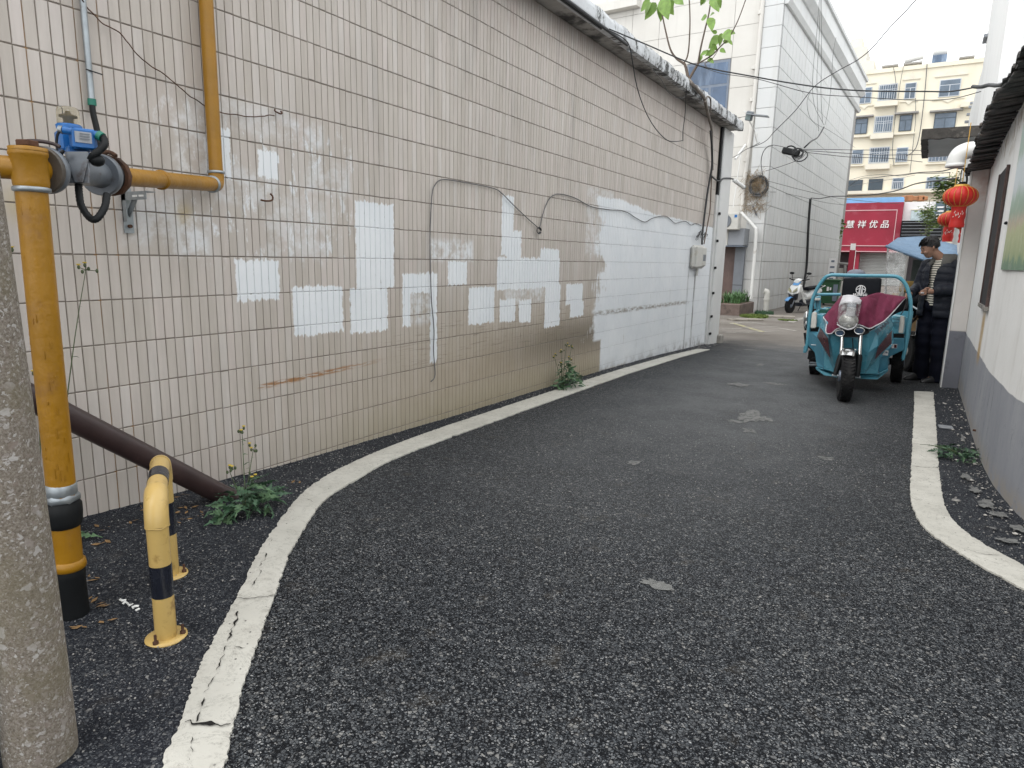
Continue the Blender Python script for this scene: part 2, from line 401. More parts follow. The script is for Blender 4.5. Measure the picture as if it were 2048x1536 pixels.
    # ---------- paint patches: rectangle distance with brush-ragged edges
    na, _ = n.noise(n.vmath('MULTIPLY', P, (1, 34, 5)), 1.0, 5, .7); nb_, _ = n.noise(P, 22, 4, .6)
    yy = n.math('ADD', y, n.math('MULTIPLY', n.math('SUBTRACT', nb_, .5), .045)); zz = n.math('ADD', z, n.math('MULTIPLY', n.math('SUBTRACT', na, .5), .10))
    Q = n.comb(0.0, yy, zz)
    def rect(y0, y1, z0, z1):
        d = n.vmath('SUBTRACT', n.vmath('ABSOLUTE', n.vmath('SUBTRACT', Q, (0, (y0 + y1) / 2, (z0 + z1) / 2))), (0, (y1 - y0) / 2, (z1 - z0) / 2))
        _, dy, dz = n.sep(d); return n.math('MAXIMUM', dy, dz)
    dmin = None
    for r in PATCH:
        d = rect(*r); dmin = d if dmin is None else n.math('MINIMUM', dmin, d)
    strong = n.smooth(dmin, .006, -.003)
    # the long white field at the far end with its ragged near edge and stepped top
    ne, _ = n.noise(n.vmath('MULTIPLY', P, (1, 1.2, 2.2)), 1.6, 5, .6)
    edge = n.math('ADD', n.math('MULTIPLY', n.math('SUBTRACT', ne, .5), 1.3), 6.98)
    nf, _ = n.noise(n.vmath('MULTIPLY', P, (1, 30, 5)), 1, 3, .6); edge = n.math('ADD', edge, n.math('MULTIPLY', n.math('SUBTRACT', nf, .5), .5))
    fld = n.smooth(n.math('SUBTRACT', y, edge), -.12, .06)
    topz = n.math('ADD', n.math('MULTIPLY_ADD', n.smooth(y, 7.2, 9.2), -.10, 1.93), n.math('MULTIPLY', n.math('SUBTRACT', n.noise(P, 1.7, 3)[0], .5), .12))
    fld = n.math('MULTIPLY', fld, n.smooth(n.math('SUBTRACT', zz, topz), .015, -.01))
    lowc = n.math('MAXIMUM', n.math('SUBTRACT', yy, 7.9), n.math('SUBTRACT', zz, -.04))   # bare tan corner
    fld = n.math('MULTIPLY', fld, n.smooth(lowc, -.03, .02))
    lowd = n.math('MAXIMUM', n.math('SUBTRACT', yy, 7.12), n.math('SUBTRACT', z, .33)); fld = n.math('MULTIPLY', fld, n.smooth(lowd, -.02, .02))
    strong = n.math('MAXIMUM', strong, fld)
    faint = None
    nq, _ = n.noise(P, 11, 6, .7)
    for (y0, y1, z0, z1, a) in FAINT:
        f = n.math('MULTIPLY', n.smooth(rect(y0, y1, z0, z1), .03, -.03), a)
        faint = f if faint is None else n.math('MAXIMUM', faint, f)
    faint = n.math('MULTIPLY', faint, n.smooth(nq, .36, .60))
    # stripes: paint thins in places
    thin, _ = n.noise(n.vmath('MULTIPLY', P, (1, 34, 9)), 1.0, 6, .7)
    strong = n.math('MULTIPLY', strong, n.smooth(thin, .22, .36))
    reg = n.math('MULTIPLY', n.math('MULTIPLY', n.smooth(y, 1.7, 2.2), n.smooth(y, 3.5, 2.9)), n.math('MULTIPLY', n.smooth(z, 1.12, 1.3), n.smooth(z, 2.08, 1.9)))
    sm, _ = n.noise(n.vmath('MULTIPLY', P, (1, 5.5, 2.2)), 1.9, 7, .75)
    faint = n.math('MAXIMUM', faint, n.math('MULTIPLY', reg, n.smooth(sm, .53, .62)))
    pm = n.math('MAXIMUM', strong, n.math('MULTIPLY', faint, .8))
    pt, _ = n.noise(P, 2.2, 5, .6); pc = n.ramp(pt, [(.3, (.70, .725, .75)), (.7, (.78, .795, .81))])
    # grime on the white field
    gr, _ = n.noise(n.vmath('MULTIPLY', P, (1, 3.2, .9)), 2.3, 7, .72)
    pc = n.mix(n.math('MULTIPLY', n.math('MULTIPLY', n.smooth(gr, .58, .76), n.smooth(y, 6.8, 8)), .45), pc, (.36, .33, .29))
    bd = n.math('MULTIPLY', n.smooth(n.math('ABSOLUTE', n.math('SUBTRACT', z, n.math('MULTIPLY_ADD', y, -.006, .685))), .045, .005), n.math('MULTIPLY', n.smooth(y, 6.6, 7.2), n.smooth(y, 10.6, 10.2)))
    gr2, _ = n.noise(n.vmath('MULTIPLY', P, (1, 9, 30)), 1, 5, .7); pc = n.mix(n.math('MULTIPLY', n.math('MULTIPLY', bd, n.smooth(gr2, .38, .6)), .8), pc, (.25, .215, .17))
    # black streaks under the meter box
    bs = n.math('MULTIPLY', n.smooth(n.math('ABSOLUTE', n.math('SUBTRACT', y, 10.72)), .06, .01), n.smooth(z, 1.2, 1.0)); bs2 = n.math('MULTIPLY', n.smooth(n.math('ABSOLUTE', n.math('SUBTRACT', y, 10.36)), .05, .01), n.smooth(z, 1.2, 1.0))
    gz, _ = n.noise(n.vmath('MULTIPLY', P, (1, 6, 1.2)), 2, 5, .7); bsum = n.math('MULTIPLY', n.math('MAXIMUM', bs, n.math('MULTIPLY', bs2, .6)), n.smooth(gz, .32, .62))
    pc = n.mix(n.math('MULTIPLY', bsum, .85), pc, (.10, .09, .08))
    foot = n.math('MULTIPLY', n.smooth(z, .12, -.22), n.smooth(n.noise(P, 5, 6, .7)[0], .45, .62)); pc = n.mix(n.math('MULTIPLY', foot, .8), pc, (.14, .12, .10))
    c = n.mix(pm, c, pc)
    n.L(c, go.inputs['Colour']); n.L(pm, go.inputs['Paint']); n.L(low, go.inputs['Dirt'])
    return gt
WG = wall_paint_group()
def tile_mat():
    n = NT('glazed_wall_tile'); gq = n.n('ShaderNodeGroup'); gq.node_tree = WG
    h, _ = n.noise(n.vmath('MULTIPLY', n.P, (1, 60, 18)), 1, 4, .6); h2, _ = n.noise(n.P, 130, 3, .6)
    hh = n.math('ADD', n.math('MULTIPLY', h, .7), n.math('MULTIPLY', h2, .3))
    rough = n.math('MULTIPLY_ADD', gq.outputs['Paint'], .2, .50)
    return n.fin(gq.outputs['Colour'], rough, 0, n.bump(hh, .25, .003), .35)
MAT['tile'] = tile_mat()
def joint_mat():
    n = NT('wall_joint_mortar'); gq = n.n('ShaderNodeGroup'); gq.node_tree = WG; P = n.P
    f, _ = n.noise(P, 14, 5, .65); c = n.ramp(f, [(.3, (.205, .178, .152)), (.7, (.31, .275, .242))])
    x, y, z = n.sep(P)
    # rust weeping down two joints
    for yy, z0 in ((1.594, 3.4), (1.690, 3.4), (1.402, 1.6)):
        k = n.math('MULTIPLY', n.smooth(n.math('ABSOLUTE', n.math('SUBTRACT', y, yy)), .012, .004), n.smooth(n.noise(n.vmath('MULTIPLY', P, (1, 1, 1.5)), 1.3, 4)[0], .38, .55))
        c = n.mix(n.math('MULTIPLY', k, .8), c, (.33, .19, .08))
    # paint bridges the joint only in places; the far field is bridged almost everywhere but its level joints
    b1, _ = n.noise(n.vmath('MULTIPLY', P, (1, 40, 22)), 1, 5, .7)
    m = n.math('MULTIPLY', n.smooth(gq.outputs['Paint'], .55, .95), n.smooth(b1, .34, .44))
    fz = n.math('FRACT', n.math('DIVIDE', n.math('SUBTRACT', z, TZ0), TPZ)); lev = n.math('MAXIMUM', n.smooth(fz, .025, .012), n.smooth(fz, .975, .988))
    far = n.math('MULTIPLY', n.math('MULTIPLY', n.smooth(y, 7.0, 7.6), n.smooth(gq.outputs['Paint'], .3, .8)), n.math('MULTIPLY_ADD', lev, -.7, .97))
    c = n.mix(n.math('MAXIMUM', m, far), c, n.mix(1.0, gq.outputs['Colour'], (.86, .86, .86), 'MULTIPLY'))
    h, _ = n.noise(P, 160, 3, .7)
    return n.fin(c, .9, 0, n.bump(h, .4, .003), .2)
MAT['joint'] = joint_mat()
def eave_mat():
    n = NT('peeling_white_eave'); P = n.P
    f, _ = n.noise(P, 1.8, 5, .6); c = n.ramp(f, [(.35, (.56, .57, .58)), (.7, (.70, .72, .74))])
    a, _ = n.noise(n.vmath('MULTIPLY', P, (1, 2.6, 1.2)), 2.0, 8, .78); b, _ = n.noise(P, 22, 5, .7)
    x, y, z = n.sep(P)
    am = n.math('ADD', a, n.math('MULTIPLY', n.math('SUBTRACT', b, .5), .28)); am = n.math('ADD', am, n.math('MULTIPLY', n.smooth(y, 5.8, 9.0), .05))
    c = n.mix(n.smooth(am, .555, .59), c, (.035, .036, .038))
    c = n.mix(n.math('MULTIPLY', n.smooth(am, .48, .54), .3), c, (.22, .22, .21))
    return n.fin(c, .85, 0, n.bump(am, .4, .01), .2)
MAT['eave'] = eave_mat()
MAT['soffit'] = M('stained_soffit', (.43, .41, .385), .85, 0, .2, 2.2, .3, 30, (.085, .08, .078), .75, 2.4)
MAT['pilaster'] = M('pilaster_render', (.60, .60, .59), .8, 0, .07, 1.6, .15, 70, (.44, .40, .36), .35, 1.3, True)
MAT['concrete'] = M('rough_concrete', (.27, .255, .23), .9, 0, .2, 4, .5, 50, (.11, .105, .095), .6, 3)
MAT['black'] = M('black_rubber', (.008, .009, .010), .55, 0, .2, 8, .1, spec=.25)
MAT['blackwire'] = M('black_cable_sheath', (.028, .029, .031), .6, 0, .2, 8, 0)
MAT['greywire'] = M('grey_cable_sheath', (.12, .12, .12), .65, 0, .2, 8, 0)
MAT['yellow'] = M('gas_pipe_yellow', (.32, .152, .004), .42, 0, .12, 5, .5, 26, (.27, .13, .02), .38, 7, bd=.006)
MAT['hoop'] = M('hoop_cream_yellow', (.54, .37, .125), .34, 0, .07, 5, .12, 60, (.28, .17, .05), .28, 14)
MAT['hoopblack'] = M('hoop_black_band', (.012, .014, .022), .25, 0, .2, 8, .05)
MAT['steel'] = M('galvanised_steel', (.33, .36, .38), .42, .7, .2, 9, .1, 80, (.2, .12, .06), .15, 8)
MAT['rust'] = M('rusty_iron', (.085, .038, .020), .85, .1, .35, 22, .5, 70, (.03, .016, .012), .5, 12)
MAT['browniron'] = M('dark_brown_painted_pipe', (.040, .023, .022), .42, 0, .25, 6, .2, 60, (.10, .06, .05), .25, 6)
MAT['greycast'] = M('grey_cast_body', (.15, .165, .185), .4, .2, .12, 6, .15, 60, (.06, .04, .03), .25, 8)
MAT['blue'] = M('instrument_blue', (.006, .12, .38), .38, 0, .12, 8, .06, 60, (.02, .05, .12), .25, 14)
MAT['plate'] = M('worn_nameplate', (.30, .31, .33), .4, .4, .12, 40, .05)
MAT['green_tape'] = M('green_tape', (.01, .16, .11), .45, 0, .2, 10, .2)
MAT['white'] = M('dirty_white_plastic', (.52, .51, .475), .5, 0, .07, 5, .08, 60, (.38, .34, .28), .3, 5)
MAT['pvc'] = M('white_pvc', (.74, .74, .72), .35, 0, .05, 4, .05, 60, (.5, .47, .42), .15, 4)
MAT['stem'] = M('weed_stem', (.075, .10, .045), .7, 0, .3, 20, .1)
MAT['leaf'] = M('weed_leaf', (.045, .10, .052), .55, 0, .38, 26, .35, 90)
MAT['leaflight'] = M('sapling_leaf', (.16, .27, .05), .5, 0, .3, 14, .25, 60)
MAT['petal'] = M('yellow_petal', (.62, .45, .06), .6, 0, .2, 30, .1)
MAT['bark'] = M('smooth_grey_bark', (.17, .145, .125), .85, 0, .25, 14, .4, 50, (.07, .06, .05), .4, 12)
MAT['twig'] = M('brown_twig', (.105, .078, .06), .8, 0, .25, 14, .2, 50)
MAT['deadleaf'] = M('dead_leaf', (.22, .13, .055), .8, 0, .4, 20, .2)

def leafmat_trans(m):
    b = m.node_tree.nodes.get('Principled BSDF')
    for nd in m.node_tree.nodes:
        if nd.type == 'BSDF_PRINCIPLED': nd.inputs['Transmission Weight'].default_value = 0.0; nd.inputs['Subsurface Weight'].default_value = .15; nd.inputs['Subsurface Radius'].default_value = (.004, .006, .002)
leafmat_trans(MAT['leaflight'])

# ================================================================== GROUND
def ground():
    ys = list(np.arange(-6, 16, .5)) + list(np.arange(16, 70, 3)) + [80, 100, 140, 300]
    xs = [-120, -60, -30, -15, -8, -5, -4, -3, -2, -1, 0, 1, 2, 4, 8, 15, 30, 60, 120]
    v = [(x, float(y), g(y)) for y in ys for x in xs]; nx = len(xs)
    f = [(j * nx + i, j * nx + i + 1, (j + 1) * nx + i + 1, (j + 1) * nx + i) for j in range(len(ys) - 1) for i in range(nx - 1)]
    b = MB(); b.add(v, f, True); o = b.build('ground', MAT['asphalt'], fix=False); struct(o); o['label'] = 'worn dark asphalt lane turning brown grey beyond the wall end'
ground()

# left painted line: (left edge, right edge) in metres
LL = [((-1.18, .52), (-1.05, .62)), ((-1.30, .64), (-1.17, .735)), ((-1.419, .756), (-1.289, .841)), ((-1.506, .864), (-1.392, .939)), ((-1.688, 1.04), (-1.567, 1.12)), ((-1.95, 1.358), (-1.842, 1.433)),
      ((-2.235, 1.687), (-2.131, 1.765)), ((-2.575, 2.15), (-2.47, 2.25)), ((-2.76, 2.5), (-2.60, 2.62)), ((-2.87, 2.9), (-2.70, 3.0)), ((-2.945, 3.45), (-2.745, 3.55)), ((-2.99, 4.15), (-2.77, 4.25)),
      ((-3.0, 5.2), (-2.785, 5.3)), ((-3.005, 6.5), (-2.79, 6.6)), ((-3.0, 8.6), (-2.80, 8.7)), ((-2.98, 10.6), (-2.80, 10.7))]
RL = [((.045, 8.2), (.222, 8.3)), ((.055, 7.2), (.222, 7.25)), ((.06, 6.335), (.223, 6.4)), ((.067, 5.127), (.222, 5.18)), ((.071, 4.394), (.228, 4.47)), ((.091, 4.014), (.245, 4.10)),
      ((.146, 3.716), (.30, 3.83)), ((.253, 3.504), (.40, 3.63)), ((.36, 3.34), (.501, 3.488)), ((.50, 3.17), (.63, 3.31)), ((.70, 2.98), (.82, 3.13)), ((1.0, 2.72), (1.12, 2.87)), ((1.6, 2.3), (1.72, 2.45))]
def painted_line(name, pairs, cuts, seed, label):
    A = catmull([(p[0][0], p[0][1], 0) for p in pairs], 40); B = catmull([(p[1][0], p[1][1], 0) for p in pairs], 40)
    n = len(A); b = MB(); rnd = random.Random(seed); NW = 7
    rows = []
    for i in range(n):
        a, q = A[i], B[i]; s = noise.noise(Vector((a.x * 30, a.y * 30, seed))) * .004 + noise.noise(Vector((a.x * 75, a.y * 75, seed))) * .006 + max(0, noise.noise(Vector((a.x * 14, a.y * 14, seed)))) ** 2 * .03
        t = noise.noise(Vector((q.x * 30, q.y * 30, seed + 5))) * .004 + noise.noise(Vector((q.x * 75, q.y * 75, seed))) * .006 - max(0, noise.noise(Vector((q.x * 14, q.y * 14, seed + 5)))) ** 2 * .03
        d = (q - a).normalized(); a2 = a + d * s; q2 = q + d * t
        r = []
        for k in range(NW):
            w = a2.lerp(q2, k / (NW - 1)); e = 0 if k in (0, NW - 1) else .0035
            r.append(Vector((w.x, w.y, g(w.y) + .009 + e * .5 + noise.noise(w * 9) * .001)))
        r = [Vector((r[0].x, r[0].y, g(r[0].y) + .001))] + r + [Vector((r[-1].x, r[-1].y, g(r[-1].y) + .001))]
        rows.append(r)
    cutset = []
    crk = random.Random(seed + 40)
    for (u, v) in cuts:
        p = GR(u, v); j = min(range(n), key=lambda i: ((A[i] + B[i]) / 2 - Vector((p.x, p.y, 0))).length); cutset.append(j)
    nn = NW + 2
    for i in range(n - 1):
        if i in cutset:
            # ragged open crack across the line: two torn lips
            for (ra, rb, s_) in ((rows[i], rows[i + 1], 1), (rows[i + 1], rows[i], -1)):
                lip = [ra[k].lerp(rb[k], .14 + .30 * noise.noise(Vector((k * 1.3, seed * 3.1, i * .1)))* (1 if s_ > 0 else -1) - .06) for k in range(nn)]
                b.add(ra + lip, [(k, k + 1, nn + k + 1, nn + k) for k in range(nn - 1)], False)
            continue
        # jagged crack: leave the joint row slightly open
        r0, r1 = rows[i], rows[i + 1]
        b.add(r0 + r1, [(k, k + 1, nn + k + 1, nn + k) for k in range(nn - 1)], False)
    # crack lips stay open by a few millimetres: pull the rows at a cut apart was done by skipping one thin row
    o = b.build(name, MAT['line']); struct(o); o['label'] = label
painted_line('lane_edge_line', LL, [], 3, 'cracked white thermoplastic line curving along the tiled wall')
painted_line('lane_edge_line', RL, [], 9, 'white thermoplastic line curving by the white house')

def crack(pts, w, seed):
    b = MB(); r_ = random.Random(seed); P_ = catmull([GR(*p) for p in pts], 14); rows = []
    for i, p in enumerate(P_):
        d = (P_[min(i + 1, len(P_) - 1)] - P_[max(i - 1, 0)]).normalized(); s = Vector((-d.y, d.x, 0)); q = s * noise.noise(Vector((p.x * 60, p.y * 60, seed))) * (.007 + w * .4) + s * noise.noise(Vector((p.x * 18, p.y * 18, seed))) * .012; h = w * max(.0 if w < .007 else .28, .25 + noise.noise(Vector((p.x * 35, p.y * 35, seed + 3))) * 1.6) / 2
        z = g(p.y) + .0145; rows.append([Vector((p.x, p.y, 0)) + q - s * h + ZZ * z, Vector((p.x, p.y, 0)) + q + s * h + ZZ * z])
    for i in range(len(rows) - 1): b.add(rows[i] + rows[i + 1], [(0, 1, 3, 2)], False)
    struct(b.build('line_crack', MAT['crackdark']))['label'] = 'dark crack running in the left white line'
ZZ = Vector((0, 0, 1)); MAT['crackdark'] = M('crack_dirt', (.02, .019, .018), .95, 0, .3, 20, 0, spec=.1)
crack([(398, 1452), (412, 1400), (428, 1370), (440, 1330), (452, 1300), (463, 1270), (478, 1230)], .0062, 1)
crack([(508, 1180), (522, 1140), (535, 1105), (545, 1085)], .0045, 2)
crack([(380, 1530), (386, 1500), (392, 1470)], .005, 3)
crack([(447, 1298), (470, 1302), (512, 1306)], .004, 4); crack([(372, 1452), (400, 1455), (430, 1460), (462, 1456)], .014, 5); crack([(474, 1200), (500, 1203), (548, 1196)], .010, 6)
for _i, (_u0, _v0, _u1, _v1, _w) in enumerate([(1824, 935, 1874, 938, .010), (1828, 880, 1872, 884, .005), (1936, 1106, 1998, 1116, .007), (1828, 855, 1868, 856, .005), (1822, 965, 1860, 962, .004), (1832, 815, 1868, 818, .004), (1823, 1000, 1850, 1005, .004), (1850, 1040, 1890, 1040, .004), (565, 1100, 480, 1098, .004), (600, 1000, 650, 1010, .004), (730, 905, 790, 893, .006), (1038, 800, 1110, 806, .006), (1150, 765, 1230, 768, .006)]): crack([(_u0, _v0), ((_u0 + _u1) / 2, (_v0 + _v1) / 2 + 2), (_u1, _v1)], _w, 20 + _i)
def verge(name, outer, inner, seed, dz):
    """bumpy strip of newer black asphalt between a wall foot and the painted line"""
    b = MB(); n = len(outer); NW = 26; rows = []
    for i in range(n):
        r = []
        for k in range(NW + 1):
            w = outer[i].lerp(inner[i], k / NW)
            h = dz + noise.noise(Vector((w.x * 14, w.y * 14, seed))) * .004 + noise.noise(Vector((w.x * 45, w.y * 45, seed))) * .002
            if k == NW: h = .002
            if k == 0: h += .012
            r.append(Vector((w.x, w.y, g(w.y) + max(h, .003))))
        rows.append(r)
    for i in range(n - 1):
        b.add(rows[i] + rows[i + 1], [(k, k + 1, NW + 1 + k + 1, NW + 1 + k) for k in range(NW)], True)
    o = b.build(name, MAT['verge']); struct(o); return o
Lc = catmull([((p[0][0] + p[1][0]) / 2, (p[0][1] + p[1][1]) / 2, 0) for p in LL] + [(-2.9, 11.8, 0)], 16)
Lw = []
for i, p in enumerate(Lc):
    Lw.append(Vector((-3.135, max(p.y * 1.0 - .0, p.y), 0)))
# near part fans out to the left behind the posts
Lw = [Vector((-3.135, -1.2 + (p.y - Lc[0].y) * (1.2 + Lc[-1].y) / (Lc[-1].y - Lc[0].y), 0)) if False else Vector((-3.135, np.interp(i, [0, 95, 150, len(Lc) - 1], [-.8, 1.6, 3.2, 11.8]), 0)) for i, p in enumerate(Lc)]
verge('asphalt_verge', Lw, Lc, 2, .0045)['label'] = 'blackish asphalt strip between the tiled wall and the left line'
HW = [(.457, 9.05), (.457, 7.5), (.457, 6.2), (.46, 5.5), (.475, 5.05), (.505, 4.62), (.585, 4.12), (.74, 3.6), (1.0, 3.1), (1.5, 2.6), (2.6, 2.1), (4.5, 1.8)]
HWc = catmull([(a, b_, 0) for a, b_ in HW], 6)
Rc = catmull([((p[0][0] + p[1][0]) / 2, (p[0][1] + p[1][1]) / 2, 0) for p in RL], 16)
kk = len(Rc)
Rw = []
for i in range(kk):
    t = i / (kk - 1) * (len(HWc) - 14); j = int(t); q = HWc[j].lerp(HWc[min(j + 1, len(HWc) - 1)], t - j); Rw.append(q)
verge('asphalt_verge', Rw, Rc, 8, .0045)['label'] = 'littered asphalt strip at the foot of the white house'

# grit and litter on the verges
b = MB(); rr = random.Random(5)
for i in range(2600):
    if rr.random() < .6:
        t = rr.random(); j = int(t * (len(Lc) - 1)); k = rr.random(); w = Lw[j].lerp(Lc[j], k * .9)
    elif rr.random() < .5:
        j = int(rr.random() * (kk - 1)); w = Rw[j].lerp(Rc[j], rr.random() ** 2 * .8)
    else: w = Vector((rr.uniform(-2.2, .6), rr.uniform(.6, 5), 0))
    s = rr.uniform(.0015, .0042) * (1 + .12 * w.y); c = Vector((w.x, w.y, g(w.y) + .006 + s * .4)); a = rr.random() * 6.28
    m = Matrix.Rotation(a, 3, 'Z') @ Matrix.Rotation(rr.random(), 3, 'X')
    vs = [c + m @ Vector(q) * s for q in ((1, 0, 0), (-1.1, .2, 0), (.1, .9, .1), (0, -1, 0), (0, 0, .8), (.1, .1, -.6))]
    b.add(vs, [(0, 2, 4), (2, 1, 4), (1, 3, 4), (3, 0, 4), (2, 0, 5), (1, 2, 5), (3, 1, 5), (0, 3, 5)], False)
MAT['grit'] = M('pale_grit', (.26, .25, .235), .85, 0, .5, 45, .1)
stuff(tag(b.build('grit', MAT['grit']), 'pale loose grit scattered over the black asphalt', 'grit'))

# mortar dust and light worn scars on the lane
def blob(name, pts_px, mat, label, cat, dz=.004, seed=1, n=30, rag=.35):
    """ragged flat spill: centre px, half sizes in metres"""
    root = None; b = MB()
    for (u, v, rx_, ry_) in pts_px:
        c = GR(u, v); ring = []
        for k in range(n):
            a = 2 * math.pi * k / n; q = 1 + rag * noise.noise(Vector((math.cos(a) * 1.7, math.sin(a) * 1.7, seed + u))) * 2 + rag * .6 * noise.noise(Vector((math.cos(a) * 6, math.sin(a) * 6, seed + v)))
            p = Vector((c.x + rx_ * q * math.cos(a), c.y + ry_ * q * math.sin(a), 0)); p.z = g(p.y) + dz; ring.append(p)
        c2 = c.copy(); c2.z = g(c.y) + dz + .001
        b.add([c2] + ring, [(0, 1 + k, 1 + (k + 1) % n) for k in range(n)], False)
    return tag(b.build(name, mat), label, cat)
MAT['scar'] = M('dried_mortar_smear', (.17, .17, .163), .85, 0, .25, 30, .3, 60, (.09, .09, .092), .5, 24)
_m = MAT['scar'].node_tree; _n = NT.__new__(NT); _n.t = _m; _P = [q for q in _m.nodes if q.type == 'NEW_GEOMETRY'][0].outputs['Position']; _b = [q for q in _m.nodes if q.type == 'BSDF_PRINCIPLED'][0]
_f, _ = _n.noise(_P, 26, 6, .75); _n.L(_n.math('MULTIPLY', _n.smooth(_f, .34, .48), .9), _b.inputs['Alpha'])
struct(blob('mortar_smear', [(1500, 832, .10, .30), (1528, 838, .06, .10), (1470, 843, .08, .05), (1498, 862, .05, .06), (1478, 770, .10, .10), (1550, 768, .13, .06), (1520, 730, .05, .12), (1268, 926, .035, .05), (1312, 1170, .06, .035), (1655, 918, .05, .04), (1500, 700, .12, .08)], MAT['scar'], 'pale grey dried smears on the lane', 'smear'))

# ================================================================== LOW TILED BUILDING ON THE LEFT
WX = -3.13
tw = thing('tiled_building', 'low building with long beige tiled wall, white paint patches and an overhanging slab', 'building', (-3.4, 5.5, 0))
b = MB(); b.bbox(-9, WX - .0045, -1.2, 11.62, -.5, 3.43); b.bbox(-9, WX - .03, 11.62, 12.3, -.5, 3.43); b.build('wall', MAT['joint'], tw)
def tile_geo():
    W, Hh, T, ch = .0432, .1940, .0055, .0018
    xs = [0, T - ch, T]
    o = [(-W / 2, -Hh / 2), (W / 2, -Hh / 2), (W / 2, Hh / 2), (-W / 2, Hh / 2)]; i_ = [(-W / 2 + ch, -Hh / 2 + ch), (W / 2 - ch, -Hh / 2 + ch), (W / 2 - ch, Hh / 2 - ch), (-W / 2 + ch, Hh / 2 - ch)]
    v = [(0, *p) for p in o] + [(T - ch, *p) for p in o] + [(T, *p) for p in i_]
    f = [(8, 9, 10, 11)]
    for k in range(4):
        k2 = (k + 1) % 4; f += [(k, k2, 4 + k2, 4 + k), (4 + k, 4 + k2, 8 + k2, 8 + k)]
    return v, f
tv, tf = tile_geo()
tme = bpy.data.meshes.new('tile'); tme.from_pydata(tv, [], tf); tme.materials.append(MAT['tile']); recalc(tme)
cells = []
for r_ in range(-2, 17):
    for c_ in range(int((-1.1 - TY0) / TPY), int((11.56 - TY0) / TPY)):
        yc = TY0 + TPY * (c_ + .5); zc = TZ0 + TPZ * (r_ + .5)
        if zc + .1 < g(yc) - .02: continue
        p = project((WX, yc, zc)); a = 0
        if p and -20 < p[0] < 2068 and -20 < p[1] < 1556: a = 1 / p[2] ** 2 * (1 if p[0] > 40 else .4)
        cells.append((a, yc, zc))
cells.sort(key=lambda q: -q[0]); rt = random.Random(11)
tb = MB()
for i, (a, yc, zc) in enumerate(cells):
    dx = rt.uniform(-.0006, .0006); ry = rt.uniform(-.01, .01); rz = rt.uniform(-.02, .02); jz = rt.uniform(-.0008, .0008) * (4 if rt.random() < .04 else 1); rx_ = rt.uniform(-.004, .004)
    if i < 300:
        o = bpy.data.objects.new('tile', tme); o.location = Vector((WX - .005 + dx, yc, zc + jz)) - tw.location; o.rotation_euler = (rx_, ry, rz); link(o, tw)
    else:
        m = Matrix.Rotation(rz, 3, 'Z') @ Matrix.Rotation(ry, 3, 'Y') @ Matrix.Rotation(rx_, 3, 'X')
        tb.add([m @ Vector(q) + Vector((WX - .005 + dx, yc, zc + jz)) for q in tv], tf, False)
stuff(tb.build('tiles', MAT['tile'], tw, fix=False)); 
# flip check of stuff tiles: faces share the winding of the single tile
# roof slab with stained soffit, dark drip edge and peeling white fascia
b = MB(); b.bbox(-9, -2.90, -1.2, 12.02, 3.43, 3.50); b.build('soffit_slab', MAT['soffit'], tw)
b = MB(); rows = []
for i in range(260):
    y = -1.2 + i * (13.28 / 259); n1 = noise.noise(Vector((y * 3, 0, 3))) * .012; n2 = noise.noise(Vector((y * 11, 1, 3))) * .008; n3 = noise.noise(Vector((y * 22, 1, 9))) * .003
    rag = n1 + n2 + n3; am = 1 if y > 6.1 else .35
    rows.append([Vector((-2.96, y, 3.425)), Vector((-2.893 + rag * .4 * am, y, 3.424 + rag * .3)), Vector((-2.885 + rag * .5 * am, y, 3.455)), Vector((-2.887 + rag * am, y, 3.53)), Vector((-2.90 + rag * am, y, 3.57 + rag * 1.2 * am)), Vector((-2.96, y, 3.585 + rag * am)), Vector((-3.3, y, 3.55))])
b.loft(rows, True, 0, False)
b.build('fascia', MAT['eave'], tw)
b = MB(); b.tube([(-2.888, y, 3.427) for y in np.arange(-1.2, 7.0, .3)], .016, 5); b.tube([(-2.915, y, 3.418) for y in np.arange(-1.2, 6.6, .3)], .010, 5)
b.build('drip_edge', M('dark_bitumen_edge', (.05, .052, .056), .6, 0, .3, 8, .3, 40), tw)
b = MB(); b.prism([AX(1252, 75, -2.92), AX(1305, 98, -2.92), AX(1304, 108, -2.92), AX(1258, 104, -2.92)], (-.02, 0, 0)); b.build('flashing_sheet', MAT['steel'], tw)
# pilaster at the end of the wall
b = MB(); b.bbox(-3.30, -3.075, 11.66, 12.27, -.4, 3.43, ch=.012); b.build('pilaster', MAT['pilaster'], tw)
b = MB(); b.bbox(-3.2, -3.10, 11.575, 11.66, 2.35, 3.42); b.build('gap_shade_block', MAT['black'], tw)  # solid black block paints the shade inside the gap
b = MB(); b.bbox(-3.2, -3.105, 11.565, 11.66, -.4, 2.35); b.build('joint_filler', MAT['pilaster'], tw)
b = MB(); b.bbox(-3.24, -3.0, 12.16, 12.36, -.3, -.04, ch=.02); b.build('pilaster_plinth', MAT['concrete'], tw, bevel=.008)
for z in (2.05, 1.6, 1.15, .72, .32, .02):
    b = MB(); b.bbox(-3.085, -3.055, 11.64, 11.70, z - .02, z + .022, ch=.005); b.build('fixing_clip', MAT['black'], tw)

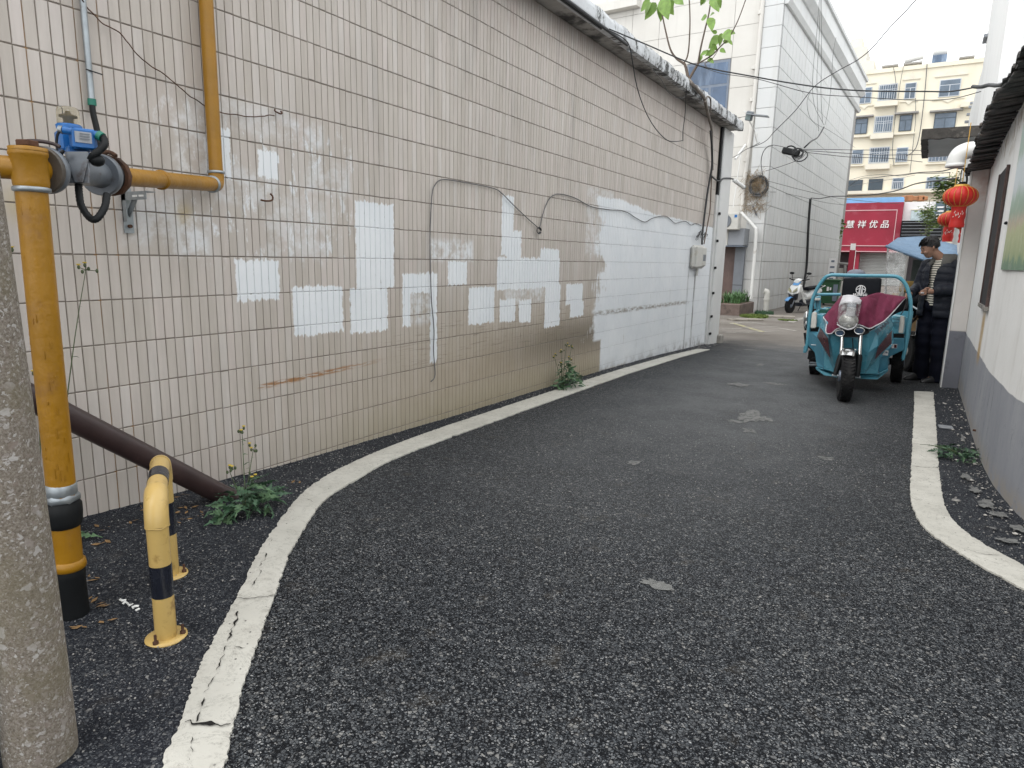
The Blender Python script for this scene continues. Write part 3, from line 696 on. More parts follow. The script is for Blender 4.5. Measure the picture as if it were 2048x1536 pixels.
# ---------------------------------------------------------------- gas pipe with shut-off valve
gp = thing('gas_pipe', 'yellow gas pipe on the left with grey shutoff valve and blue alarm box', 'gas pipe', (-2.30, .995, .03))
RX, RY = -2.295, .995
def pz(v, u=110): return AY(u, v, RY).z
b = MB(); b.tube([(RX - .008, RY, .22), (RX - .002, RY, .6), (RX + .004, RY, 1.0), (RX + .014, RY, 1.42)], .0415, 24); b.build('riser_pipe', MAT['yellow'], gp)
b = MB(); b.lathe((RX - .012, RY, 0), [(.044, .02), (.046, .04), (.045, .17), (.047, .18), (.047, .20), (.042, .225)], 24); b.build('black_sleeve', MAT['black'], gp)
b = MB(); b.lathe((RX - .01, RY, 0), [(.043, .205), (.050, .21), (.051, .222), (.049, .235), (.043, .24)], 24); b.build('collar', MAT['yellow'], gp)
b = MB(); b.lathe((RX - .008, RY, 0), [(.043, .355), (.048, .36), (.053, .375), (.055, .40), (.055, .43), (.050, .438), (.050, .445)], 20); b.build('compression_nut', MAT['black'], gp)
b = MB(); b.lathe((RX - .007, RY, 0), [(.047, .440), (.052, .445), (.052, .462), (.045, .470), (.043, .485)], 6); b.lathe((RX - .007, RY, 0), [(.043, .462), (.046, .47), (.046, .50), (.042, .505)], 20); b.build('union_ring', MAT['steel'], gp)
TZ = 1.475
b = MB(); b.lathe((RX + .018, RY, 0), [(.043, 1.42), (.046, 1.428), (.047, 1.44), (.047, 1.508), (.050, 1.512), (.050, 1.522), (.047, 1.526)], 28); b.build('tee_body', MAT['yellow'], gp)
b = MB(); b.lathe((RX + .016, RY, 0), [(.043, 1.408), (.049, 1.411), (.049, 1.421), (.043, 1.425)], 28); b.build('seam_ring', MAT['steel'], gp)
b = MB(); b.lathe((RX + .02, RY, 0), [(.049, 1.524), (.049, 1.534), (.03, 1.537)], 28); b.build('cap_rim', MAT['yellow'], gp)
b = MB(); b.box((RX + .02, RY, 1.546), (.042, .042, .018), Matrix.Rotation(.5, 3, 'Z'), ch=.003); b.build('plug_head', MAT['rust'], gp)
A0 = Vector((RX + .018, RY, TZ)); A1 = Vector((-3.062, 2.165, 1.575)); AD = (A1 - A0).normalized(); AL = (A1 - A0).length
def axu(u):
    lo, hi = -1.0, 1.5
    for _ in range(40):
        m = (lo + hi) / 2; q = project(A0 + AD * m)
        if q is None or q[0] < u: lo = m
        else: hi = m
    return m
b = MB(); b.cyl(A0, A0 + Vector((-.62, -.78, .015)) * .6, .033, 24); b.build('branch_pipe', MAT['yellow'], gp)
t1, t1b, t2, t2b = axu(86), axu(106), axu(205), axu(226)
S_, U_ = frame(AD)
def disc(t, th, r, name, mat, n=28, bolts=0):
    b = MB(); b.lathe(A0 + AD * t, [(r * .96, -th / 2), (r, -th / 2 + .003), (r, th / 2 - .003), (r * .96, th / 2)], n, 0, AD); return b.build(name, mat, gp)
FR = .070
b = MB(); b.cyl(A0, A0 + AD * t1, .040, 24); b.build('stub_pipe', MAT['yellow'], gp)
disc(t1 - .010, .018, FR, 'flange', M('grimy_flange', (.10, .085, .07), .55, .2, .25, 14, .3, 60, (.05, .035, .025), .5, 10)); disc(t1 + .012, .022, FR, 'flange', MAT['greycast'])
disc(t2 - .008, .028, FR, 'flange', MAT['greycast']); disc(t2b - .012, .024, FR, 'flange', MAT['rust'], 12); disc((t2 + t2b) / 2, .014, FR * .82, 'gasket', MAT['black'])
tm = axu(150); c0 = A0 + AD * tm; VD = project(c0)[2]; PM = VD / F_PX        # metres per photo pixel at the valve
b = MB(); b.lathe(A0 + AD * (t1 + .02), [(.058, 0), (.050, .02), (.040, .05), (.040, t2 - t1 - .10), (.040, t2 - t1 - .07), (.047, t2 - t1 - .03)], 24, 0, AD); b.build('valve_neck', MAT['greycast'], gp)
def VP(u, v, toward=0.0):   # point in the upright plane through the valve that faces the lane
    d = ray(u, v); q = Mcam.transposed() @ d; return CP + d * ((VD - toward) / q.y)
ZU = Vector((0, 0, 1)); VF = Vector((ray(150, 300).x, ray(150, 300).y, 0)).normalized() * -1; VR = Vector((-VF.y, VF.x, 0))      # facing the lane, and to the right
if VR.dot(AD) < 0: VR = -VR
BD = (VR * .94 + VF * -.18).normalized()
b = MB()
def quadring(u0, u1, v, th, tw=.078): 
    l, r_ = VP(u0, v, tw), VP(u1, v, tw); return [l, r_, r_ - VF * th, l - VF * th]
b.loft([quadring(135, 179, 366, .11), quadring(133, 181, 342, .12), quadring(130, 177, 303, .10)], True, 0, False); b.build('valve_body', MAT['greycast'], gp, bevel=.006)
b = MB(); b.loft([quadring(134, 178, 318, .02, .081), quadring(148, 166, 364, .02, .085)], True, 0, False); b.build('cast_rib', MAT['greycast'], gp, bevel=.003)
def vbox(u0, u1, v0, v1, tw, th, name, mat, ch=.005, d=None):
    c = VP((u0 + u1) / 2, (v0 + v1) / 2, tw) - VF * th / 2; w = (u1 - u0) * PM * (VD - tw) / VD; h = (v1 - v0) * PM * (VD - tw) / VD; bb = MB(); bb.obox(c, d or BD, w, th, h, ch=ch); return bb.build(name, mat, gp)
vbox(134, 172, 292, 308, .045, .07, 'mounting_block', MAT['blue'])
vbox(117, 149, 257, 300, .03, .10, 'alarm_box_rear', MAT['blue'], .007)
vbox(145, 187, 257, 297, .075, .07, 'alarm_box', MAT['blue'], .007)
vbox(147.5, 185, 260, 295, .0790, .005, 'box_lid', MAT['blue'], .002)
vbox(152, 181, 264, 285, .0815, .003, 'nameplate', MAT['plate'], .0)
vbox(154, 158, 266, 280, .0825, .0012, 'plate_mark', M('plate_red_print', (.35, .12, .06), .5), 0)
for k in range(3): vbox(161, 178, 267 + 5 * k, 269 + 5 * k, .0825, .0012, 'plate_mark', MAT['greycast'], 0)
b = MB(); b.cyl(VP(127, 260, .08), VP(146, 263, .075), .012, 14); b.build('gland', MAT['blue'], gp)
b = MB(); b.cyl(VP(119, 259, .08), VP(127, 260, .08), .0135, 6); b.build('gland_nut', MAT['steel'], gp)
b = MB(); b.cyl(VP(185, 269, .05), VP(200, 271, .05), .0125, 14); b.build('gland', MAT['blue'], gp)
b = MB(); b.cyl(VP(197, 270, .05), VP(205, 275, .05), .0150, 12); b.build('tape_wrap', MAT['green_tape'], gp)
dc_ = VP(138, 252, .0)
b = MB(); b.lathe(dc_, [(.036, -.012), (.038, .0), (.032, .005)], 20); b.build('lamp_base', MAT['blue'], gp)
gm = NT('clear_yellowed_dome'); gm.b.inputs['Transmission Weight'].default_value = .92; gm.b.inputs['IOR'].default_value = 1.2
MAT['dome'] = gm.fin((.9, .86, .72), .08)
b = MB(); b.lathe(dc_, [(.033, .003), (.0335, .02), (.0325, .046), (.028, .056), (.012, .060)], 24); b.build('lamp_dome', MAT['dome'], gp)
b = MB(); b.lathe(dc_, [(.012, .003), (.012, .022), (.022, .026), (.022, .032), (.008, .036), (.006, .044)], 16); b.build('lamp_core', M('amber_lamp_core', (.42, .28, .06), .5), gp)
b = MB(); b.tube(catmull([VP(120, 261, .08), VP(115, 270, .09), VP(113, 285, .09), VP(114, 300, .10), VP(108, 308, .10), VP(120, 306, .11), VP(127, 302, .10), VP(120, 312, .10), VP(113, 322, .10)], 5), .004, 6); b.build('sensor_lead', MAT['black'], gp)
b = MB(); b.box(VP(111, 330, .10), (.026, .014, .016), Matrix.Rotation(.4, 3, 'Y'), ch=.002); b.build('seal_tag', MAT['steel'], gp)
def corr(pts, r, name, par, n=8):
    p = catmull(pts, n); rr_ = [r * (1.0 if k % 2 else .9) for k in range(len(p))]; b = MB(); b.tube(p, rr_, 10); return b.build(name, MAT['black'], par)
corr([VP(200, 271, .05), VP(208, 278, .05), VP(209, 290, .06), VP(199, 301, .07), VP(188, 309, .08), VP(181, 320, .07)], .0115, 'flexible_conduit', gp)
corr([VP(157, 366, .05), VP(158, 385, .05), VP(163, 412, .06), VP(180, 436, .07), VP(194, 437, .07), VP(209, 415, .05), VP(214, 388, .03)], .0115, 'flexible_conduit', gp)
b = MB(); b.ell(VP(194, 321, .06), (.024, .022, .019)); b.build('junction_boot', MAT['black'], gp)
Sv = S_ if S_.x > 0 else -S_
b = MB(); b.tube([A0 + AD * (t1 - .01) + (Vector((0, 0, 1)) * math.cos(a) + Sv * math.sin(a)) * (FR + .012) + AD * (.03 * math.sin(a * 3)) for a in [x * .12 - .5 for x in range(10)]], .006, 5); b.build('strap', MAT['browniron'], gp)
b = MB(); b.tube([A0 + AD * (t2b - .02) + (Vector((0, 0, 1)) * math.cos(a) + Sv * math.sin(a)) * (FR + .010) - AD * (.04 * math.sin(a * 2.2)) for a in [x * .12 - .7 for x in range(12)]], .008, 5); b.build('strap', MAT['rust'], gp)
# pipe to the wall, elbow, upright
E1 = A1 - AD * .06
b = MB(); b.cyl(A0 + AD * t2b, E1, .0335, 20); b.build('level_pipe', MAT['yellow'], gp)
b = MB(); tc = axu(322); b.lathe(A0 + AD * tc, [(.034, -.006), (.040, -.004), (.040, .004), (.034, .006)], 20, 0, AD); b.build('pipe_clamp', MAT['yellow'], gp)
b = MB(); b.tube(catmull([E1, E1 + AD * .03, A1 + Vector((0, 0, .008)) - AD * .008, A1 + Vector((0, 0, .035)), A1 + Vector((0, 0, .06))], 5), .0365, 20); b.build('elbow', MAT['yellow'], gp)
b = MB(); b.lathe(E1, [(.036, -.008), (.041, -.006), (.041, .006), (.036, .008)], 20, 0, AD); b.build('seam_ring', MAT['steel'], gp)
b = MB(); b.lathe(A1 + Vector((0, 0, .06)), [(.036, -.008), (.041, -.006), (.041, .004), (.036, .006)], 20); b.build('seam_ring', MAT['steel'], gp)
b = MB(); b.tube([A1 + Vector((0, 0, .06)), A1 + Vector((0, 0, .9)), A1 + Vector((0, 0, 1.80))], .0325, 20); b.build('upright_pipe', MAT['yellow'], gp)
b = MB(); rp_ = random.Random(12)
for k in range(34):
    zz = rp_.uniform(.5, 1.38); a = rp_.uniform(-2.6, .4); rr0 = .0412; xx = RX - .006 + (zz - .2) * .016
    c = Vector((xx + rr0 * math.cos(a), RY + rr0 * math.sin(a), zz)); Lr = rp_.uniform(.004, .03)
    b.tube([c + Vector((0, 0, Lr)), c, c - Vector((0, 0, .004))], [.001, .0018, .0008], 6)
stuff(b.build('paint_runs', MAT['yellow'], gp))
# wall bracket
bk = thing('pipe_bracket', 'grey slotted angle bracket under the yellow level pipe', 'bracket', (-3.12, 1.72, 1.4))
yb = AX(252, 385, -3.12).y; zt = AX(252, 385, -3.12).z; zb = AX(257, 466, -3.12).z
b = MB(); b.bbox(-3.123, -3.117, yb - .022, yb + .022, zb, zt + .02); b.bbox(-3.123, -3.09, yb - .022, yb - .018, zb + .05, zt); b.build('wall_leg', MAT['steel'], bk)
b = MB(); b.bbox(-3.117, -2.93, yb - .02, yb + .024, zt - .004, zt); b.bbox(-3.117, -2.93, yb - .022, yb - .018, zt - .036, zt - .004); b.build('arm', MAT['steel'], bk)
for k in (0, 1):
    b = MB(); b.bbox(-3.03 + k * .05, -2.995 + k * .05, yb - .0245, yb - .0215, zt - .024, zt - .016); b.build('slot', MAT['pvc'], bk)
b = MB(); b.obox(Vector((-3.075, yb, zt - .055)), Vector((1, 0, 1.15)), .12, .03, .005, up=Vector((0, 1, 0))); b.build('brace', MAT['steel'], bk)
b = MB(); b.cyl((-3.117, yb, zb + .03), (-3.10, yb, zb + .03), .008, 8); b.build('bolt', MAT['rust'], bk)

# ---------------------------------------------------------------- conduit, cables and wire on the tiled wall
cd = thing('steel_conduit', 'thin galvanised conduit down the tiled wall behind the blue box', 'conduit', (-3.1, 1.63, 1.85))
c1 = AX(184, 205, -3.105)
b = MB(); b.tube([(c1.x, c1.y, c1.z), (c1.x, c1.y + .0, 3.42)], .0125, 12); b.build('tube', MAT['steel'], cd)
b = MB(); b.cyl((c1.x, c1.y, c1.z - .012), (c1.x, c1.y, c1.z + .014), .0165, 12); b.build('tape_wrap', MAT['green_tape'], cd)
b = MB(); b.tube(catmull([c1, AX(186, 225, -3.09), AX(193, 255, -3.05), AX(200, 290, -3.0), AX(206, 315, -2.92)], 5), .012, 10); b.build('black_lead', MAT['black'], cd)
b = MB(); b.tube([(c1.x + .014, c1.y - .02, 1.985), (c1.x + .02, c1.y + .01, 1.98), (c1.x + .016, c1.y + .045, 1.978)], .003, 5); b.build('tie_wire', MAT['blackwire'], cd)
def wire(name, pts, r, label, cat, mat=None, n=6, parent=None, sub=5):
    b = MB(); b.tube(catmull(pts, sub), r, n); o = b.build(name, mat or MAT['blackwire'], parent)
    if parent is None: tag(o, label, cat)
    return o
pts = [AX(160, -10, -3.08)] + [AX(u, v, -3.105) for u, v in ((175, 18), (208, 45), (245, 70), (275, 108), (300, 132), (330, 150), (370, 185), (410, 210), (440, 224), (480, 231), (520, 233), (548, 231))]
pts = catmull(pts, 4); pts = [p + Vector((0, noise.noise(p * 18) * .008, noise.noise(p * 23 + Vector((5, 5, 5))) * .010)) for p in pts]
wire('twisted_wire', pts, .0028, 'thin twisted rusty wire sagging from the top left to an iron hook', 'wire', MAT['rust'], 5, sub=2)
hk = AX(556, 226, -3.12)
b = MB(); b.tube(catmull([hk + Vector((0, .02, .012)), hk + Vector((.02, .01, 0)), hk + Vector((.03, -.01, -.008)), hk + Vector((.015, -.03, .002)), hk + Vector((0, -.02, .015))], 4), .0045, 6); tag(b.build('wall_hook', MAT['rust']), 'small rusty iron hook holding the twisted wire', 'hook')
hk = AX(522, 400, -3.12)
b = MB(); b.tube(catmull([hk + Vector((0, 0, 0)), hk + Vector((.03, .008, -.005)), hk + Vector((.045, .035, .0)), hk + Vector((.045, .042, .02)), hk + Vector((.04, .03, .035))], 4), .005, 7); tag(b.build('wall_hook', MAT['rust']), 'rusty curled hook left of the tall white paint patch', 'hook')
wire('loose_cable', [AX(u, v, -3.112) for u, v in ((862, 763), (870, 750), (867, 700), (868, 660), (863, 600), (861, 540), (860, 480), (861, 440), (864, 390), (870, 370), (886, 359), (930, 365), (985, 376), (1003, 386), (1025, 408), (1050, 432), (1077, 456))], .0042, 'thin dark cable arched over the wall and hanging to a bare end', 'cable', MAT['greywire'])
wire('loose_cable', [AX(u, v, -3.112) for u, v in ((1079, 458), (1084, 435), (1092, 410), (1103, 393), (1120, 388), (1150, 396), (1182, 413), (1215, 419), (1250, 423), (1272, 436), (1290, 444), (1306, 436), (1330, 432), (1342, 440), (1350, 446), (1362, 444), (1372, 443), (1382, 450), (1392, 447), (1403, 452))], .005, 'wavy dark cable along the top of the white painted field', 'cable', MAT['greywire'])
b = MB(); c = AX(1077, 459, -3.105)
for k in range(3): b.tube([c + Vector((.004 * k, math.cos(a) * (.03 + .006 * k), math.sin(a) * (.022 + .004 * k) - .01)) for a in np.arange(0, 6.3, .5)], .004, 5)
tag(b.build('cable_knot', MAT['blackwire']), 'small coil of cable hung on a nail in the wall', 'cable')
# cable bundle from the roof to the meter box
cb = thing('cable_bundle', 'thick black cable bundle falling from the slab to the grey box', 'cable', (-3.05, 10.8, 2.4))
wire('cable', [AX(u, v, x) for u, v, x in ((1421, 262, -2.96), (1424, 300, -3.04), (1424, 330, -3.06), (1420, 356, -3.08), (1415, 385, -3.09), (1409, 430, -3.09), (1405, 466, -3.08), (1404, 488, -3.04))], .016, '', '', MAT['blackwire'], 7, cb)
wire('cable', [AX(u, v, -3.08) for u, v in ((1424, 340), (1422, 380), (1420, 420), (1414, 455), (1408, 488))], .010, '', '', M('brown_cable', (.14, .10, .075), .6), 6, cb)
wire('cable', [AX(u, v, -3.07) for u, v in ((1421, 350), (1432, 360), (1440, 362), (1447, 357), (1462, 357), (1473, 361))], .014, '', '', MAT['blackwire'], 7, cb)
b = MB(); rc = random.Random(3)
for k in range(12):
    c = AX(1403 + rc.uniform(-7, 9), 470 + rc.uniform(-7, 6), -3.06)
    b.tube([c + Vector((.02 * math.sin(a), math.cos(a) * rc.uniform(.05, .11), math.sin(a) * .05)) for a in np.arange(rc.random() * 3, 4.5, .5)], .005, 4)
b.build('cable_tangle', MAT['blackwire'], cb)
mb_ = thing('meter_box', 'weathered grey plastic box with rounded corners on the white painted wall', 'meter box', (-3.03, 10.64, 1.33))
b = MB(); b.bbox(-3.125, -3.04, 10.33, 10.92, 1.14, 1.50, ch=.05); b.build('housing', MAT['white'], mb_, bevel=.02)
b = MB(); b.bbox(-3.05, -3.015, 10.36, 10.66, 1.16, 1.48, ch=.012); b.build('door', MAT['white'], mb_, bevel=.008)
b = MB(); b.bbox(-3.05, -3.022, 10.675, 10.90, 1.18, 1.47, ch=.012); b.build('door', MAT['white'], mb_, bevel=.008)
b = MB(); b.bbox(-3.024, -3.018, 10.72, 10.86, 1.26, 1.36); b.build('vent', MAT['greycast'], mb_)
b = MB(); b.cyl((-3.09, 10.66, 1.03), (-3.09, 10.66, 1.15), .022, 8); b.build('cable_gland', MAT['white'], mb_)
wire('roof_cable', [AX(u, v, x) for u, v, x in ((1215, 60, -2.84), (1240, 72, -2.82), (1258, 90, -2.84), (1266, 130, -2.87), (1272, 165, -2.95), (1282, 200, -3.0), (1297, 235, -3.02), (1315, 262, -3.02), (1334, 280, -3.02), (1350, 283, -3.0), (1366, 281, -3.0))], .0058, 'black cable drooping in a wide loop below the slab edge', 'cable')
wire('roof_cable', [AX(u, v, x) for u, v, x in ((1366, 282, -3.0), (1366, 262, -3.0), (1370, 230, -2.98), (1372, 190, -2.9), (1374, 165, -2.85))], .005, 'vertical end of the drooping cable below the sapling', 'cable')
wire('roof_cable', [AX(u, v, x) for u, v, x in ((1306, 140, -2.9), (1322, 158, -2.92), (1335, 182, -2.95), (1350, 194, -2.95), (1366, 196, -2.93), (1373, 188, -2.9))], .004, 'short thin cable sagging under the stained soffit', 'cable', MAT['greywire'])
# security camera on the pilaster
sc_ = thing('security_camera', 'small white security camera on the pilaster beside a black cable', 'camera', AX(1474, 366, -3.05))
ca = AX(1470, 362, -3.03); cb2 = AX(1487, 374, -2.98)
b = MB(); b.cyl(ca, cb2, .035, 14); b.build('camera_body', MAT['pvc'], sc_)
b = MB(); b.cyl(cb2, cb2 + (cb2 - ca).normalized() * .02, .038, 14); b.build('lens_hood', MAT['greycast'], sc_)
b = MB(); b.cyl(ca, ca + Vector((-.03, -.03, .01)), .028, 12); b.build('mount', MAT['pvc'], sc_)

# ---------------------------------------------------------------- foreground post and blue upright, dark brace pipe
def terrazzo():
    n = NT('exposed_aggregate_concrete'); P = n.P
    Q = n.vmath('ADD', P, n.vmath('MULTIPLY', n.noise(P, 60, 4)[1], (.03, .03, .03)))
    f, _ = n.noise(P, 170, 6, .75); c = n.ramp(f, [(.3, (.09, .07, .055)), (.5, (.21, .18, .148)), (.7, (.37, .335, .285))])
    for sc2, th, w in ((70, .34, .62), (140, .38, .55), (38, .30, .80)):
        v = n.voro(Q, sc2); rn = n.sep(v.outputs['Color'])[0]
        mk = n.math('MULTIPLY', n.smooth(v.outputs['Distance'], th + .1, th), n.math('GREATER_THAN', rn, w))
        c = n.mix(n.math('MULTIPLY', mk, .8), c, n.ramp(n.sep(v.outputs['Color'])[1], [(0, (.22, .175, .145)), (.5, (.34, .31, .285)), (1, (.52, .50, .48))]))
    x, y, z = n.sep(P)
    t, _ = n.noise(P, 6, 5, .7); c = n.mix(n.math('MULTIPLY', n.smooth(t, .45, .65), .45), c, (.17, .145, .085))
    return n.fin(c, .85, 0, n.bump(f, .7, .005), .25)
MAT['aggregate'] = terrazzo()
pc_ = GR(84, 1512); px_, py_ = pc_.x, pc_.y
b = MB(); b.lathe((px_, py_, 0), [(.068, -.06), (.0745, .03), (.0755, .075), (.0745, .2), (.072, .5), (.069, .9), (.066, 1.3), (.0625, 1.75), (.058, 2.4), (.05, 4.2)], 48)
b.v = [(x - .371 * .007 * max(z, 0) ** 2, y - .93 * .007 * max(z, 0) ** 2, z) for x, y, z in b.v]; cp_ = b.build('concrete_post', MAT['aggregate'], origin=(px_, py_, 0))
tag(cp_, 'round exposed aggregate concrete post in the left foreground', 'post')
bp0 = GR(-16, 1560); b = MB(); b.obox(Vector((bp0.x - .02, bp0.y - .02, .22)), Vector((.03, .02, 1)), .5, .05, .04, ch=.004); 
tag(b.build('blue_post', M('faded_blue_paint', (.07, .17, .26), .5, 0, .15, 8, .2), origin=(bp0.x, bp0.y, 0)), 'faded blue steel upright at the bottom left corner', 'post')
q0 = Vector((-2.885, 2.075, -.04)); q1 = Vector((-2.90, 1.315, .571)); dq = (q1 - q0).normalized()
b = MB(); b.tube([q0, q0 + dq * .5, q1, q1 + dq * .75], .050, 24); tag(b.build('brace_pipe', MAT['browniron']), 'dark brown pipe slanting down to the weeds at the wall foot', 'pipe')

# ---------------------------------------------------------------- hoop barrier
hb = thing('hoop_barrier', 'low cream yellow hoop barrier with black bands beside the gas pipe', 'barrier', (-2.07, 1.2, .035))
L1 = Vector((-1.925, 1.085, 0)); L2 = Vector((-2.312, 1.338, 0)); hd = (L2 - L1).normalized(); HT = .497; br = .082
def leg(P, z0, z1, r=.0315): 
    b = MB(); b.cyl((P.x, P.y, z0), (P.x, P.y, z1), r, 24); return b
leg(L1, .036, HT - br).build('leg', MAT['hoop'], hb); leg(L2, .036, HT - br).build('leg', MAT['hoop'], hb)
leg(L1, .185, .29, .0322).build('black_band', MAT['hoopblack'], hb); leg(L2, .205, .33, .0322).build('black_band', MAT['hoopblack'], hb)
def bend(P, d):
    return [P + Vector((0, 0, HT - br)) + d * (br * (1 - math.cos(a))) + Vector((0, 0, br * math.sin(a))) for a in np.linspace(0, math.pi / 2, 9)]
b = MB(); b.tube(bend(L1, hd), .0345, 24); b.build('elbow', MAT['hoop'], hb)
b = MB(); b.tube(bend(L2, -hd), .0335, 24); b.build('elbow', MAT['hoop'], hb)
ta = L1 + hd * br + Vector((0, 0, HT)); tb_ = L2 - hd * br + Vector((0, 0, HT))
b = MB(); b.cyl(ta, tb_, .031, 24); b.build('top_bar', MAT['hoop'], hb)
b = MB(); b.cyl(ta.lerp(tb_, .30), ta.lerp(tb_, .62), .0322, 24); b.build('black_band', MAT['hoopblack'], hb)
b = MB(); b.tube([L1 + Vector((math.cos(a) * .0325, math.sin(a) * .0325, HT - br + .002 * math.sin(5 * a))) for a in np.arange(0, 6.28, .25)], .0028, 5, cyc=True, caps=False); b.build('weld_bead', MAT['hoop'], hb)
for P in (L1, L2):
    b = MB(); b.lathe((P.x, P.y, g(P.y)), [(.060, .001), (.062, .004), (.061, .008), (.03, .009)], 32); bp = b.build('base_plate', MAT['hoop'], hb)
    for k in range(3):
        a = -1.2 + k * 2.1; c = Vector((P.x + .048 * math.cos(a), P.y + .048 * math.sin(a), g(P.y) + .008))
        b = MB(); b.lathe(c, [(.009, 0), (.009, .008), (.0045, .009), (.0045, .03)], 8); o = b.build('bolt', MAT['rust'], None); o.parent = bp; 
        o.data.transform(parent_world(hb).inverted())

# ---------------------------------------------------------------- weeds
def leaf_mesh(name, L, W, lobes, mat, droop=.3, fold=.25, n=9, seed=0):
    """one leaf: deeply lobed outline, folded along its midrib, arched and twisted"""
    b = MB(); l, m_, r_ = [], [], []; q = random.Random(seed)
    for i in range(n + 1):
        t = i / n; w = W * math.sin(math.pi * min(t ** .65 * .97 + .03, 1)) * (1 if not lobes else (q.uniform(.9, 1.25) if i % 2 else q.uniform(.22, .4))); x = L * t
        z = -droop * L * t * t + .04 * math.sin(t * 9 + seed); m_.append(Vector((x, .03 * math.sin(t * 5 + seed), z))); bk = -.05 if lobes and i % 2 else 0
        l.append(Vector((x + bk, w, z + fold * w + q.uniform(-.02, .03)))); r_.append(Vector((x + bk, -w * q.uniform(.8, 1.1), z + fold * w + q.uniform(-.02, .03))))
    vs = l + m_ + r_; k = n + 1; f = []
    for i in range(n): f += [(i, i + 1, k + i + 1, k + i), (k + i, k + i + 1, 2 * k + i + 1, 2 * k + i)]
    b.add(vs, f, False); me = b.mesh(name, mat); return me
MAT['leafpale'] = M('weed_leaf_pale', (.085, .155, .075), .6, 0, .35, 26, .35, 90)
LM = [leaf_mesh('leaf', 1, .20, True, MAT['leaf' if i % 3 else 'leafpale'], (.35, .6, .1, .8)[i % 4], .2, 10 + 2 * (i % 2), i) for i in range(6)] + [leaf_mesh('leaf', 1, .13, False, MAT['leaf'], .3, .3, 6, 9), leaf_mesh('leaf', 1, .17, False, MAT['leafpale'], .5, .2, 6, 4)]
def weed(loc, label, nleaf, L, stalks, seed, spread=.1, flowers=True, high=.05, wall=True, name='weed', slim=False):
    rw = random.Random(seed); t = thing(name, label, 'weed', loc)
    for i in range(nleaf):
        o = bpy.data.objects.new('leaf', LM[rw.randrange(6) if not slim else 6 + rw.randrange(2)])
        a = rw.uniform(-math.pi, math.pi); q = rw.random() ** .6; px_ = spread * q * math.cos(a); py_ = spread * q * math.sin(a) * 1.15
        if wall and px_ < -.03: px_ *= -.6
        s = L * rw.uniform(.35, 1.0); out_a = a + rw.uniform(-1.2, 1.2)
        if wall and math.cos(out_a) < -.5: out_a += 2.2
        hz_ = high * rw.random() * (1 - q * .6)
        o.rotation_euler = (rw.uniform(-1.0, 1.0), rw.uniform(-1.15, .25) * (1 - .4 * q), out_a); o.scale = (s, s * rw.uniform(.8, 1.3), s); o.location = (px_, py_, .01 + hz_); link(o, t)
    for (dx, dy, hgt, lean) in stalks:
        base = Vector((rw.uniform(-.02, .02), rw.uniform(-.02, .02), .01)); tip = Vector((dx, dy, hgt))
        path = catmull([base, base.lerp(tip, .35) + Vector((0, 0, lean)), base.lerp(tip, .7) + Vector((0, 0, lean)), tip], 5)
        b = MB(); b.tube([Vector(loc) + p for p in path], [.0036 - .0024 * k / len(path) for k in range(len(path))], 5); b.build('stem', MAT['stem'], t)
        for k in range(7):
            p = path[int(len(path) * (.12 + .115 * k))]; o = bpy.data.objects.new('leaf', LM[6 + rw.randrange(2)] if k > 2 else LM[rw.randrange(6)]); s = L * rw.uniform(.2, .5) * (1 - .09 * k); o.scale = (s, s, s); o.location = p; o.rotation_euler = (rw.uniform(-.5, .5), rw.uniform(-1.1, .1), rw.uniform(-1.9, 1.9)); link(o, t)
        if flowers:
            for k in range(5):
                d = Vector((rw.uniform(-.02, .03), rw.uniform(-.03, .03), rw.uniform(-.01, .03))); c = Vector(loc) + tip + d
                b = MB(); b.tube([Vector(loc) + tip, c], .0014, 4); b.ell(c, (.006, .006, .009), 6, 5); b.build('bud', MAT['stem'], t)
                if k < 2: b = MB(); b.lathe(c + Vector((0, 0, .008)), [(.003, 0), (.0085, .003), (.008, .006), (.002, .005)], 9); b.build('flower', MAT['petal'], t)
    return t
w0 = GR(488, 1022)
weed((w0.x, w0.y, g(w0.y) + .006), 'sow thistle with jagged leaves and yellow buds beside the brace pipe foot', 110, .115, [(-.16, .13, .34, .02), (-.12, .16, .24, .01), (-.02, -.05, .2, .0), (-.05, .1, .13, 0)], 4, .145, True, .13)
w1 = GR(1130, 776)
weed((w1.x - .03, w1.y, g(w1.y) + .004), 'bushy green weed against the wall foot in mid lane', 150, .10, [(0, .05, .42, .02), (-.03, -.15, .33, .02), (-.02, .22, .38, .02), (.02, .1, .28, 0), (0, -.05, .36, 0), (.03, -.1, .25, 0)], 8, .17, True, .30, slim=True)
w2 = GR(1905, 914)
weed((w2.x + .05, w2.y, g(w2.y) + .004), 'flattened green weed lying across the right line at the white house', 90, .09, [(-.25, .05, .04, .02), (-.20, .0, .05, .02), (-.17, .03, .03, .02)], 12, .16, False, .05, wall=False)
weed((-2.98, 1.22, .03), 'tall straggly flowering weed behind the yellow riser pipe', 24, .10, [(-.02, .26, 1.13, .05), (-.04, -.02, 1.20, .03), (-.03, -.10, .98, .02), (-.03, .10, 1.0, .04), (-.02, .04, .7, .02), (-.05, -.14, .7, .02)], 21, .1)
weed((-3.09, 6.45, g(6.45)), 'tiny dry weed tuft right of the bushy weed', 9, .06, [(.01, .03, .1, 0)], 30, .04, False)
